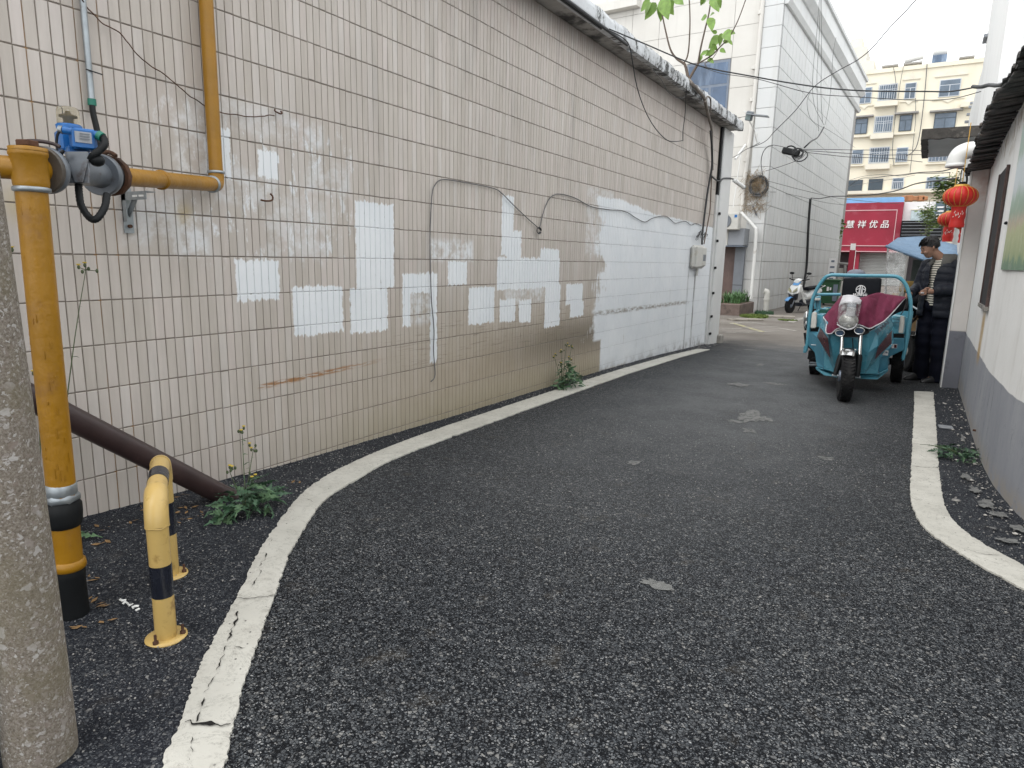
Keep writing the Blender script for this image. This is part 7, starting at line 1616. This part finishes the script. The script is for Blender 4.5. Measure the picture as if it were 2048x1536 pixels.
# ---- cover cloth draped over the bars
def drape(cols, mat, name, nz=16, fold=.018, sub=6, seed=3, hem=None, par=tk):
    tops = catmull([c[0] for c in cols], sub); bots = catmull([c[1] for c in cols], sub); rows = []
    for i in range(len(tops)):
        r = []
        for k in range(nz + 1):
            t = k / nz; p = tops[i].lerp(bots[i], t); q = p * 9 + Vector((seed, seed, seed)); s = math.sin(math.pi * t) ** .5 if 0 < t < 1 else 0
            off = (noise.noise(q) * 1.0 + noise.noise(Vector((p.x * 26, p.z * 7, seed))) * .9 + abs(noise.noise(Vector((p.x * 14 + p.z * 12, p.z * 5, seed + 2)))) * 1.2) * fold
            p = p + Vector((0, -.035 * math.sin(math.pi * t) - off, 0)); r.append(p)
        rows.append(r)
    b = MB(); vs = [p for r in rows for p in r]; n1 = nz + 1
    b.add(vs, [(i * n1 + k, i * n1 + k + 1, (i + 1) * n1 + k + 1, (i + 1) * n1 + k) for i in range(len(rows) - 1) for k in range(nz)], True)
    o = b.build(name, mat, par); s_ = o.modifiers.new('solid', 'SOLIDIFY'); s_.thickness = .004
    if hem is not None: h = MB(); h.tube([r[-1] for r in rows], .006, 6); h.build('hem', hem, par)
    return rows
drape([(T(535, 372, 7.9), T(375, 580, 7.9)), (T(520, 372, 7.80), T(345, 585, 7.62)), (T(540, 375, 7.68), T(375, 640, 7.50)), (T(555, 380, 7.55), T(370, 742, 7.34)), (T(555, 380, 7.45), T(425, 752, 7.30)), (T(570, 380, 7.38), T(480, 706, 7.26)), (T(600, 385, 7.34), T(560, 690, 7.22))], MAT['maroon'], 'cover_left', 18, .020, 6, 3, MAT['whitecloth'])
drape([(T(690, 395, 7.34), T(660, 655, 7.22)), (T(760, 375, 7.40), T(735, 672, 7.25)), (T(850, 345, 7.50), T(810, 702, 7.28)), (T(920, 334, 7.62), T(880, 672, 7.34)), (T(1000, 350, 7.70), T(960, 628, 7.42)), (T(1080, 362, 7.76), T(1030, 560, 7.55)), (T(1140, 370, 7.80), T(1100, 480, 7.68)), (T(1185, 376, 7.84), T(1180, 388, 7.82))], MAT['maroon'], 'cover_right', 18, .022, 6, 8, MAT['whitecloth'])
plate([T(1010, 600, 7.75), T(1180, 395, 7.92), T(1190, 440, 7.95), T(1165, 520, 7.9), T(1060, 560, 7.85)], MAT['blackvinyl'], 'glove_box', .1, .02, .01)
drape([(T(545, 362, 7.42), T(500, 470, 7.28)), (T(600, 356, 7.36), T(560, 440, 7.14)), (T(660, 362, 7.36), T(640, 435, 7.13)), (T(745, 398, 7.42), T(725, 455, 7.26))], MAT['whitecloth'], 'white_wrap', 10, .012, 6, 5)
drape([(T(500, 455, 7.26), T(485, 660, 7.22)), (T(545, 430, 7.16), T(530, 690, 7.13)), (T(600, 425, 7.12), T(600, 712, 7.10)), (T(670, 430, 7.14), T(660, 690, 7.13)), (T(735, 450, 7.28), T(690, 640, 7.22))], MAT['film'], 'plastic_cover', 16, .014, 6, 12, MAT['whitecloth'])
b = MB(); b.bbox(T(575, 560, 7.2).x, T(665, 560, 7.2).x, 7.17, 7.2, T(0, 540, 7.2).z, T(0, 450, 7.2).z, ch=.004); b.build('paper_sheet', MAT['whitecloth'], tk)
b = MB(); b.tube(catmull([T(1180, 380, 7.9), T(1188, 440, 7.95), T(1160, 520, 7.9), T(1135, 560, 7.85)], 4), .005, 6); b.tube(catmull([T(1195, 400, 7.95), T(1200, 460, 7.95), T(1185, 500, 7.95)], 4), .006, 6); b.build('control_cables', MAT['blackwire'], tk)

# ================================================================== SECOND VEHICLE BEHIND THE MAN (partly hidden handcart)
hc = thing('old_trike', 'second tricycle half hidden behind the man with a blue handle grip', 'tricycle', (.05, 10.2, g(10)))
def U(cx, cy, y): return AY(1780 + cx / 6.983, 560 + cy / 6.982, y)
wc = Vector((U(285, 950, 10.2).x, 10.2, g(10.2) + .26)); tyre(wc, .26, .10, (1, .35, 0), hc, 'wheel', True, 'white', 6)
b = MB(); b.tube([U(395, 560, 9.9), U(385, 640, 9.95), U(375, 740, 10.0), U(385, 830, 10.1), U(395, 1000, 10.2)], .018, 10); b.build('fork', MAT['chrome'], hc)
b = MB(); b.obox(U(320, 768, 10.05), Vector((1, 0, .05)), .15, .06, .03, ch=.01); b.build('mudguard_tip', MAT['chrome'], hc)
b = MB(); b.cyl(U(395, 430, 9.5), U(500, 462, 9.4), .022, 12); b.build('handle_grip', M('light_blue_grip', (.10, .33, .55), .5, 0, .1, 6, .1), hc)
b = MB(); b.cyl(U(300, 360, 9.7), U(405, 425, 9.5), .011, 8); b.build('handle_bar', MAT['steel'], hc)
b = MB(); b.tube(catmull([U(400, 470, 9.55), U(370, 520, 9.6), U(320, 575, 9.7), U(280, 595, 9.75), U(210, 590, 9.8)], 4), .015, 8); b.build('brake_arm', MAT['rust'], hc)
b = MB(); b.ell(U(350, 290, 10.0), (.15, .14, .10), 18, 10); b.box(U(330, 440, 10.3), (.3, .3, .16), None, ch=.03); b.build('saddle', MAT['blackvinyl'], hc)
b = MB(); b.box((wc.x + .1, 10.7, g(10.5) + .42), (.6, .9, .10), None, ch=.02); b.build('body', MAT['black'], hc)
b = MB(); b.box(U(300, 1245, 10.3), (.42, .12, .03), Matrix.Rotation(.1, 3, 'Z')); tag(b.build('timber_offcut', M('pale_board', (.38, .30, .21), .8, 0, .15, 8, .2)), 'pale timber strip on the ground behind the teal tricycle', 'board')

# ================================================================== MARKET CART WITH BLUE TARP
mc = thing('market_cart', 'covered cart with a blue tarp roof and hanging clear plastic', 'cart', (-.1, 13, g(13)))
b = MB()
tp_ = {k: AY(u, v, y) for k, (u, v, y) in dict(a=(1772, 492, 11.8), b=(1796, 475, 12.7), c=(1850, 472, 13.2), d=(1914, 490, 12.7), e=(1915, 510, 11.9), f=(1850, 521, 11.6), g=(1815, 508, 11.7), h=(1830, 492, 12.3), i=(1870, 500, 12.2)).items()}
ks = list(tp_); ii = {k: i for i, k in enumerate(ks)}
b.add([tp_[k] for k in ks], [tuple(ii[q] for q in f) for f in ('abhg', 'bch', 'chi', 'cdi', 'die', 'eif', 'ifhg'.replace('ifhg', 'ihf'), 'hgf')], True)
o = b.build('tarp_roof', cloth_mat('blue_tarp', (.13, .20, .29), 9, 1.0), mc); s_ = o.modifiers.new('sub', 'SUBSURF'); s_.levels = s_.render_levels = 1; s_.subdivision_type = 'SIMPLE'; s_ = o.modifiers.new('solid', 'SOLIDIFY'); s_.thickness = .01
b = MB(); b.tube([tp_['a'], tp_['g'], tp_['f'], tp_['e']], .022, 5); b.build('tarp_hem', bpy.data.materials['blue_tarp'], mc)
drape([(AY(1776, 497, 11.75), AY(1766, 600, 11.8)), (AY(1792, 502, 11.72), AY(1786, 612, 11.75)), (AY(1812, 508, 11.7), AY(1800, 615, 11.75)), (AY(1818, 510, 11.9), AY(1806, 600, 12.0))], MAT['film'], 'plastic_curtain', 16, .05, 5, 4, None, mc)
for (u0, v0, u1, v1, y_) in ((1816, 512, 1803, 600, 11.6), (1776, 494, 1768, 640, 12.0), (1905, 500, 1900, 600, 12.6)): b = MB(); b.cyl(AY(u0, v0, y_), AY(u1, v1, y_), .014, 6); b.build('pole', MAT['concgrey'], mc)
b = MB(); a, c = AY(1782, 590, 12.3), AY(1860, 640, 12.3); b.bbox(a.x, c.x, 12.3, 13.4, g(13) + .35, a.z); b.build('counter', M('cart_wood', (.20, .13, .06), .8, 0, .2, 4, .2), mc)
b = MB(); b.bbox(AY(1820, 560, 12.6).x, AY(1900, 560, 12.6).x, 12.9, 13.3, g(13) + .6, AY(0 + 1850, 520, 12.9).z); b.build('goods_stack', M('dim_goods', (.035, .045, .042), .8, 0, .4, 5, .3), mc)
rg = random.Random(6); mats_g = [M('goods_' + n_, c_, .6, 0, .2, 8, .1) for n_, c_ in (('green', (.05, .13, .05)), ('ochre', (.30, .19, .05)), ('teal', (.06, .16, .15)), ('cream', (.38, .36, .30)))]
for k in range(14):
    u = rg.uniform(1795, 1850); v = rg.uniform(572, 600); c = AY(u, v, 12.28 + rg.random() * .3); b = MB(); b.ell(c, (rg.uniform(.05, .09), .06, rg.uniform(.04, .08)), 10, 6); b.build('goods_bundle', mats_g[k % 4], mc)
b = MB(); b.bbox(AY(1800, 560, 12).x, AY(1838, 560, 12).x, 12.1, 12.25, AY(1810, 585, 12.1).z, AY(1810, 562, 12.1).z, ch=.02); b.build('goods_box', mats_g[1], mc)
for x in (-.35, .25): tyre(Vector((x, 13.0, g(13) + .28)), .28, .06, (1, 0, 0), mc)

# ================================================================== PARKED SCOOTER
st = thing('electric_scooter', 'white and blue electric scooter parked by the pale panelled wall', 'scooter', (-3.4, 23, g(23)))
SF = Vector((-.40, -.92, 0)).normalized(); SS = Vector((-SF.y, SF.x, 0)) * -1; SO = Vector((-3.48, 22.55, g(22.5)))   # SF forward, SS to the scooter's side
lean = .10
def s3(f, s, u): return SO + SF * f + SS * (s + lean * u * .0) + Vector((0, 0, u)) + SS * (-.10 * u)
sw = lambda n_, m_: (n_, m_)
tyre(s3(.10, 0, .22), .225, .10, SS, st); tyre(s3(-1.18, 0, .22), .225, .11, SS, st)
def sh(rings, name, mat, smooth=True):
    b = MB(); R2 = []
    for (f, u, hw, hu) in rings:
        R2.append([s3(f, hw * math.cos(a), u + hu * math.sin(a)) for a in np.linspace(0, 2 * math.pi, 15)[:-1]])
    b.loft(R2, True, 0, smooth); return b.build(name, mat, st)
MAT['sc_white'] = M('scooter_white', (.70, .71, .70), .25, 0, .04, 4, .02, spec=.6); MAT['sc_blue'] = M('scooter_light_blue', (.12, .30, .58), .3, 0, .1, 4, .02); MAT['sc_dark'] = M('scooter_dark', (.02, .024, .035), .35, 0, .2, 4, .05)
b = MB(); R2 = []
for a in np.linspace(math.radians(35), math.radians(140), 9):
    c = s3(.10, 0, .22); d = SF * math.cos(a) + Vector((0, 0, math.sin(a))); R2.append([c + d * .27 + SS * q * .07 + d * (.02 * (1 - q * q)) for q in np.linspace(-1, 1, 5)] + [c + d * .255 + SS * q * .06 for q in np.linspace(1, -1, 5)])
b.loft(R2, True); b.build('front_mudguard', MAT['sc_blue'], st)
b = MB(); b.prism([s3(.10, .19, .62), s3(.12, .0, .56), s3(.10, -.19, .62), s3(.0, -.17, .86), s3(-.02, 0, .92), s3(.0, .17, .86)], SF * -.14); b.build('front_fairing', MAT['sc_white'], st, bevel=.03)
b = MB(); b.prism([s3(.10, .15, .61), s3(.12, .0, .53), s3(.10, -.15, .61), s3(.04, -.12, .42), s3(.02, 0, .36), s3(.04, .12, .42)], SF * -.12); b.build('lower_fairing', MAT['sc_dark'], st, bevel=.02)
for s_ in (-1, 1):
    b = MB(); b.prism([s3(.125, .02 * s_, .62), s3(.115, .15 * s_, .70), s3(.09, .14 * s_, .80), s3(.11, .04 * s_, .70)], SF * .015); b.build('headlight', M('scooter_lamp', (.30, .29, .20), .15, .3, .2, 8, 0) if s_ < 0 else bpy.data.materials['scooter_lamp'], st)
b = MB(); b.prism([s3(.02, .10, .86), s3(.03, -.10, .86), s3(-.06, -.11, .98), s3(-.06, .11, .98)], SF * -.05); b.build('blue_visor', MAT['sc_blue'], st, bevel=.01)
sh([(-.02, .98, .10, .05), (-.10, 1.02, .12, .055), (-.20, 1.01, .09, .05)], 'handlebar_cowl', MAT['sc_white'])
b = MB(); b.tube([s3(-.14, -.34, 1.06), s3(-.12, -.2, 1.02), s3(-.12, .2, 1.02), s3(-.14, .34, 1.06)], .018, 8); b.build('handlebar', MAT['black'], st)
for s_ in (-1, 1):
    b = MB(); b.tube([s3(-.12, .22 * s_, 1.03), s3(-.14, .27 * s_, 1.18)], .009, 6); b.ell(s3(-.14, .29 * s_, 1.23), (.075, .03, .04), 12, 8); b.build('mirror', MAT['black'], st)
    b = MB(); b.prism([s3(.0, .17 * s_, .80), s3(-.10, .21 * s_, .60), s3(-.30, .20 * s_, .34), s3(-.50, .19 * s_, .26), s3(-.45, .19 * s_, .34), s3(-.22, .20 * s_, .62), s3(-.10, .17 * s_, .84)], SS * (-.03 * s_)); b.build('leg_shield', MAT['sc_white'], st, bevel=.01)
sh([(-.30, .26, .17, .06), (-.55, .25, .18, .06), (-.75, .30, .16, .10)], 'footboard', MAT['sc_dark'])
sh([(-.62, .45, .10, .12), (-.80, .55, .16, .17), (-1.10, .60, .16, .16), (-1.42, .68, .08, .07)], 'rear_body', MAT['sc_white'])
sh([(-.60, .74, .12, .05), (-.85, .77, .15, .055), (-1.2, .80, .13, .05), (-1.38, .82, .08, .03)], 'seat', MAT['blackvinyl'])
sh([(-.55, .34, .12, .08), (-.80, .36, .17, .07), (-1.0, .38, .16, .06)], 'side_panel', MAT['sc_dark'])
b = MB(); b.tube([s3(-1.3, .10, .78), s3(-1.5, .10, .84), s3(-1.5, -.10, .84), s3(-1.3, -.10, .78)], .012, 6); b.build('grab_rail', MAT['chrome'], st)
b = MB(); b.tube([s3(.10, .075, .22), s3(-.02, .06, .50)], .018, 6); b.tube([s3(.10, -.075, .22), s3(-.02, -.06, .50)], .018, 6); b.build('fork', MAT['greycast'], st)
b = MB(); b.tube([s3(-.75, .15, .22), s3(-.82, .26, .01)], .012, 5); b.build('side_stand', MAT['black'], st)

# ================================================================== THE MAN
mn = thing('person', 'dark haired man in a black padded jacket and striped shirt looking down at his hands', 'person', (.20, 9.2, g(9.2)))
gz = g(9.2); B0 = Vector((.17, 9.24, gz))
Fd = Vector((-.62, -.78, 0)).normalized(); Rt = Vector((Fd.y, -Fd.x, 0))      # facing; Rt = his right side (image left)
if Rt.x > 0: Rt = -Rt
def H(r, f, u): return B0 + Rt * r + Fd * f + Vector((0, 0, u))
MAT['skin'] = M('skin', (.31, .172, .118), .5, 0, .08, 12, .05, 120); MAT['hair'] = M('black_hair', (.010, .009, .010), .5, 0, .3, 40, .8, 90, bd=.004)
MAT['jacket'] = M('black_padded_jacket', (.010, .012, .019), .6, 0, .2, 6, .5, 22, bd=.015, spec=.25); MAT['collar'] = M('grey_brown_collar', (.085, .082, .075), .8, 0, .2, 12, .3)
MAT['trouser'] = M('navy_trousers', (.0045, .0055, .012), .8, 0, .2, 6, .4, 16, bd=.01, spec=.15); MAT['shoe'] = M('black_shoe', (.010, .010, .011), .4, 0, .2, 8, .1)
def striped():
    n = NT('striped_jersey'); x, y, z = n.sep(n.P); w = n.math('ADD', z, n.math('MULTIPLY', n.noise(n.P, 6, 3)[0], .02)); f = n.math('FRACT', n.math('MULTIPLY', w, 38.0)); c = n.mix(n.smooth(n.math('ABSOLUTE', n.math('SUBTRACT', f, .5)), .24, .30), (.58, .55, .47), (.03, .028, .03)); return n.fin(c, .85, 0)
MAT['stripe'] = striped()
def skin_obj(name, verts, edges, rad, mat, par, sub=2, smooth=True):
    me = bpy.data.meshes.new(name); inv = parent_world(par).inverted()
    me.from_pydata([tuple(inv @ Vector(v)) for v in verts], edges, []); o = bpy.data.objects.new(name, me); link(o, par)
    m1 = o.modifiers.new('skin', 'SKIN'); m1.use_smooth_shade = True
    for i, r_ in enumerate(rad):
        sv = me.skin_vertices[0].data[i]; sv.radius = r_ if isinstance(r_, tuple) else (r_, r_); sv.use_root = (i == 0)
    m2 = o.modifiers.new('sub', 'SUBSURF'); m2.levels = m2.render_levels = sub; me.materials.append(mat); return o
# joints: pelvis, spine, neck, head, arms bent with hands together at belly height, legs
hipw, shw = .09, .185
J = dict(pel=H(0, 0, .93), sp1=H(0, -.005, 1.08), sp2=H(0, .0, 1.24), nk0=H(0, -.01, 1.41), nk1=H(.035, .06, 1.465), hd0=H(.075, .105, 1.505), hd1=H(.10, .125, 1.563), hd2=H(.10, .12, 1.60),
         rs=H(shw, .0, 1.36), re=H(shw + .045, .06, 1.10), rw=H(.155, .27, 1.02), rh=H(.14, .325, 1.005),
         ls=H(-shw, .0, 1.36), le=H(-shw - .05, .03, 1.10), lw=H(-.085, .215, 1.06), lh=H(-.055, .27, 1.055),
         rk=H(hipw + .01, .03, .50), ra=H(hipw + .015, -.01, .09), rt=H(hipw + .05, .14, .035), rp=H(hipw, .0, .88), lp=H(-hipw, .0, .88), lk=H(-hipw - .01, .03, .50), la=H(-hipw - .02, -.01, .09), lt=H(-hipw + .01, .15, .035))
ks = list(J); ix = {k: i for i, k in enumerate(ks)}
ed = [('pel', 'sp1'), ('sp1', 'sp2'), ('sp2', 'nk0'), ('nk0', 'nk1'), ('nk1', 'hd0'), ('hd0', 'hd1'), ('hd1', 'hd2'), ('sp2', 'rs'), ('rs', 're'), ('re', 'rw'), ('rw', 'rh'), ('sp2', 'ls'), ('ls', 'le'), ('le', 'lw'), ('lw', 'lh'), ('pel', 'rp'), ('rp', 'rk'), ('rk', 'ra'), ('ra', 'rt'), ('pel', 'lp'), ('lp', 'lk'), ('lk', 'la'), ('la', 'lt')]
rd_ = dict(pel=.11, sp1=.10, sp2=.11, nk0=.065, nk1=.050, hd0=.058, hd1=.062, hd2=.050, rs=.05, re=.038, rw=.027, rh=(.036, .016), ls=.05, le=.038, lw=.027, lh=(.036, .016), rp=.075, lp=.075, rk=.05, lk=.05, ra=.034, la=.034, rt=.010, lt=.010)
body = skin_obj('body', [J[k] for k in ks], [(ix[a], ix[b_]) for a, b_ in ed], [rd_[k] for k in ks], MAT['skin'], mn)
# fingers, each a bent tapering chain rooted in the palm, pinching a small thing between the hands
def finger(root, d1, d2, L_, r_):
    p = [root, root + d1 * L_ * .45, root + d1 * L_ * .45 + d2 * L_ * .33, root + d1 * L_ * .45 + d2 * L_ * .33 + (d2 * 1.2 + (d2 - d1)).normalized() * L_ * .25]
    b = MB(); b.tube(catmull(p, 3), [r_ * (1 - .035 * k) for k in range(10)], 8); b.ell(p[-1], (r_ * .7,) * 3, 8, 6); return b.build('finger', MAT['skin'], mn)
for (w_, h_, side) in ((J['rw'], J['rh'], 1), (J['lw'], J['lh'], -1)):
    dd = (h_ - w_).normalized(); up = Vector((0, 0, 1)); sd_ = dd.cross(up).normalized()
    for k in range(4):
        root = h_ + up * (.020 - .0135 * k) + dd * (.014 - .004 * abs(k - 1.5)) + sd_ * (.006 * side); L_ = (.066, .074, .070, .055)[k]
        finger(root, (dd + up * (.15 - .14 * k)).normalized(), (dd * .65 - Rt * side * .55 - up * .35).normalized(), L_, .0085)
    finger(h_ - dd * .03 + up * .028, (dd * .7 + up * .55 - Rt * side * .3).normalized(), (dd * .9 - up * .1 - Rt * side * .35).normalized(), .06, .0095)
b = MB(); b.box(J['lh'] + Fd * .075 + Vector((0, 0, -.012)), (.035, .02, .012), None, ch=.004); tag(b.build('small_packet', MAT['whitecloth']), 'tiny pale packet held between the man\'s fingers', 'packet')
# face details
hc_ = J['hd1']; look = (Fd * .82 + Rt * .45 + Vector((0, 0, -.50))).normalized(); fr_ = Vector((0, 0, 1)); sdh = look.cross(fr_).normalized(); uph = sdh.cross(look).normalized()
def HF(s, u, f): return hc_ + (sdh * s + uph * u + look * f) * 1.07
b = MB(); b.ell(HF(0, -.012, .012), (.070, .088, .106), 22, 16, rot=Matrix((sdh, look, uph)).transposed()); b.ell(HF(0, -.072, .040), (.048, .046, .040), 16, 10, rot=Matrix((sdh, look, uph)).transposed())
b.prism([HF(0, .018, .090), HF(-.010, -.022, .096), HF(0, -.026, .110), HF(.010, -.022, .096)], uph * -.006); b.ell(HF(0, -.024, .098), (.014, .012, .010), 8, 6)
for s_ in (-1, 1): b.ell(HF(.070 * s_, -.012, .0), (.012, .016, .026), 8, 8); b.ell(HF(.036 * s_, -.030, .075), (.022, .018, .02), 8, 6)
hd_o = b.build('face', MAT['skin'], mn); rm = hd_o.modifiers.new('remesh', 'REMESH'); rm.mode = 'VOXEL'; rm.voxel_size = .0045; rm.use_smooth_shade = True; sm_ = hd_o.modifiers.new('smooth', 'SMOOTH'); sm_.iterations = 4; sm_.factor = .5
for s_ in (-1, 1):
    b = MB(); b.ell(HF(.028 * s_, .004, .0785), (.012, .006, .004), 8, 6, rot=Matrix((sdh, look, uph)).transposed()); b.build('eye', MAT['hair'], mn)
    b = MB(); b.ell(HF(.029 * s_, .022, .0805), (.018, .006, .0035), 8, 6, rot=Matrix((sdh, look, uph)).transposed()); b.build('eyebrow', MAT['hair'], mn)
b = MB(); b.ell(HF(0, -.060, .080), (.022, .007, .005), 10, 6, rot=Matrix((sdh, look, uph)).transposed()); b.build('mouth', M('lips', (.22, .09, .07), .5, 0, .1, 10, 0), mn)
# hair: a cap of short strands with an uneven fringe
hb2 = MB(); rh = random.Random(17); RM = Matrix((sdh, look, uph)).transposed()
rings = []
for i in range(12):
    th = math.radians(4 + 84 * i / 11); ring = []
    for k in range(24):
        a = 2 * math.pi * k / 24; fwd = math.sin(a); ext = 1.0 + .05 * noise.noise(Vector((math.cos(a) * 3, math.sin(a) * 3, i * .6)))
        t2 = th * (1.0 if fwd < .2 else 1.0 - .42 * max(fwd - .2, 0)) * (1.30 if fwd < -.2 else 1.05)
        ring.append(HF(.0755 * ext * math.sin(t2) * math.cos(a), .010 + .106 * ext * math.cos(t2), -.004 + .096 * ext * math.sin(t2) * math.sin(a)))
    rings.append(ring)
hb2.loft(rings, True)
for k in range(1100):
    a = rh.random() * 6.28; th = math.acos(1 - rh.random() * .92); fwd = math.sin(a)
    if fwd > .3 and th > 1.12: th *= .8
    n0 = (sdh * (math.sin(th) * math.cos(a)) + uph * math.cos(th) + look * (math.sin(th) * math.sin(a)))
    p0_ = HF(.0745 * math.sin(th) * math.cos(a), .010 + .105 * math.cos(th), -.004 + .095 * math.sin(th) * math.sin(a)); tg = (n0 * .45 - uph * .5 + look * .45 * (1 if fwd > -.2 else -.4) + sdh * rh.uniform(-.3, .3)).normalized(); L_ = rh.uniform(.012, .026)
    s_ = n0.cross(tg).normalized() * .0032; hb2.add([p0_ - s_, p0_ + s_, p0_ + tg * L_ * .6 + s_ * .7 + n0 * .003, p0_ + tg * L_], [(0, 1, 2), (0, 2, 3)], True)
hb2.build('hair', MAT['hair'], mn)
# clothes
def ellring(c, a, b_, ra, rb, n=20, f=None): return [Vector(c) + a * (ra * math.cos(2 * math.pi * k / n) * (f(k / n) if f else 1)) + b_ * (rb * math.sin(2 * math.pi * k / n) * (f(k / n) if f else 1)) for k in range(n)]
b = MB(); b.loft([ellring(H(0, .006, u), Rt, Fd, a, c) for u, a, c in ((.90, .165, .125), (1.0, .160, .122), (1.15, .155, .118), (1.3, .155, .112), (1.40, .11, .085), (1.445, .062, .06))], True); b.build('striped_shirt', MAT['stripe'], mn)
jk = MB()
def jring(u, a, c, open_):   # open-fronted ring: starts and ends beside the front opening
    pts = []; n = 26
    for k in range(n + 1):
        an = math.pi / 2 + open_ + (2 * math.pi - 2 * open_) * k / n; pts.append(H(a * math.cos(an), c * math.sin(an) + .004, u))
    inn = [H((a - .02) * math.cos(math.pi / 2 + open_ + (2 * math.pi - 2 * open_) * k / n), (c - .02) * math.sin(math.pi / 2 + open_ + (2 * math.pi - 2 * open_) * k / n) + .004, u) for k in range(n, -1, -1)]
    return pts + inn
rings = []
for i in range(34):
    t = i / 33; u = .765 + (1.415 - .765) * t; puff = .011 * abs(math.sin(t * math.pi * 8)) ** .6
    a = float(np.interp(t, [0, .15, .5, .78, .92, 1], [.215, .215, .208, .222, .185, .10])); c = float(np.interp(t, [0, .15, .5, .8, .92, 1], [.160, .162, .158, .152, .125, .088])); op = float(np.interp(t, [0, .3, .6, .85, 1], [.30, .27, .13, .22, .55]))
    rings.append(jring(u, a + puff, c + puff, op))
jk.loft(rings, True)
def sleeve(S, E_, W_, r0, r1, r2):
    pts = catmull([S + (S - E_) * .05, S, S.lerp(E_, .5), E_, E_.lerp(W_, .5), W_], 7); n = len(pts)
    jk.tube(pts, [float(np.interp(k / (n - 1), [0, .2, .6, 1], [r0 * .8, r0, r1, r2])) + .0065 * abs(math.sin(k * .95)) for k in range(n)], 16)
sleeve(J['rs'] + Vector((0, 0, -.005)), J['re'], J['rw'], .082, .066, .050); sleeve(J['ls'] + Vector((0, 0, -.005)), J['le'], J['lw'], .082, .066, .050)
jk.ell(J['rs'] + Vector((0, 0, .005)), (.085, .085, .065), 14, 10); jk.ell(J['ls'] + Vector((0, 0, .005)), (.085, .085, .065), 14, 10)
jo = jk.build('padded_jacket', MAT['jacket'], mn); rm = jo.modifiers.new('remesh', 'REMESH'); rm.mode = 'VOXEL'; rm.voxel_size = .009; rm.use_smooth_shade = True; sm_ = jo.modifiers.new('smooth', 'SMOOTH'); sm_.iterations = 3
b = MB(); rings = []
for i in range(21):
    an = math.pi / 2 + .42 + (2 * math.pi - .84) * i / 20; o_ = H(.098 * math.cos(an), .092 * math.sin(an) - .005, 1.425); drop = .05 * max(0, math.sin(an)) + .01
    rings.append([o_ + Vector((0, 0, .055 - drop * .2)), o_ * 1.0 + (o_ - H(0, 0, 1.405)) * .10 + Vector((0, 0, .062 - drop * .2)), o_ + (o_ - H(0, 0, 1.405)) * .72 + Vector((0, 0, -.035 - drop)), o_ + (o_ - H(0, 0, 1.405)) * .60 + Vector((0, 0, -.045 - drop)), o_ + (o_ - H(0, 0, 1.405)) * .05 + Vector((0, 0, -.01))])
b.loft(rings, True); b.build('turned_collar', MAT['collar'], mn)
tr2 = MB()
for (hp, kn, an_, s_) in ((J['rp'], J['rk'], J['ra'], 1), (J['lp'], J['lk'], J['la'], -1)):
    pts = catmull([hp + Vector((0, 0, .08)), hp, hp.lerp(kn, .5), kn, kn.lerp(an_, .5), an_ - Vector((0, 0, .075))], 6); n = len(pts); tr2.tube(pts, [float(np.interp(k / (n - 1), [0, .2, .5, .8, 1], [.105, .105, .090, .085, .088])) + .005 * math.sin(k * 1.7) for k in range(n)], 18)
tr2.ell(H(0, -.01, .90), (.17, .13, .12), 18, 10); to_ = tr2.build('trousers', MAT['trouser'], mn); rm = to_.modifiers.new('remesh', 'REMESH'); rm.mode = 'VOXEL'; rm.voxel_size = .010; rm.use_smooth_shade = True; sm_ = to_.modifiers.new('smooth', 'SMOOTH'); sm_.iterations = 2
for (an_, tt) in ((J['ra'], J['rt']), (J['la'], J['lt'])):
    d = (tt - an_); d.z = 0; d.normalize(); s = Vector((-d.y, d.x, 0)); b = MB(); base = Vector((an_.x, an_.y, gz))
    b.loft([[base + d * f + s * w * math.cos(a) + Vector((0, 0, .004 + h_ * max(math.sin(a), 0) + (.0 if math.sin(a) >= 0 else -.004))) for a in np.linspace(0, 2 * math.pi, 15)[:-1]] for f, w, h_ in ((-.075, .028, .07), (-.055, .044, .11), (0, .048, .125), (.055, .049, .10), (.12, .050, .062), (.18, .042, .042), (.21, .016, .02))], True); b.build('shoe', MAT['shoe'], mn)
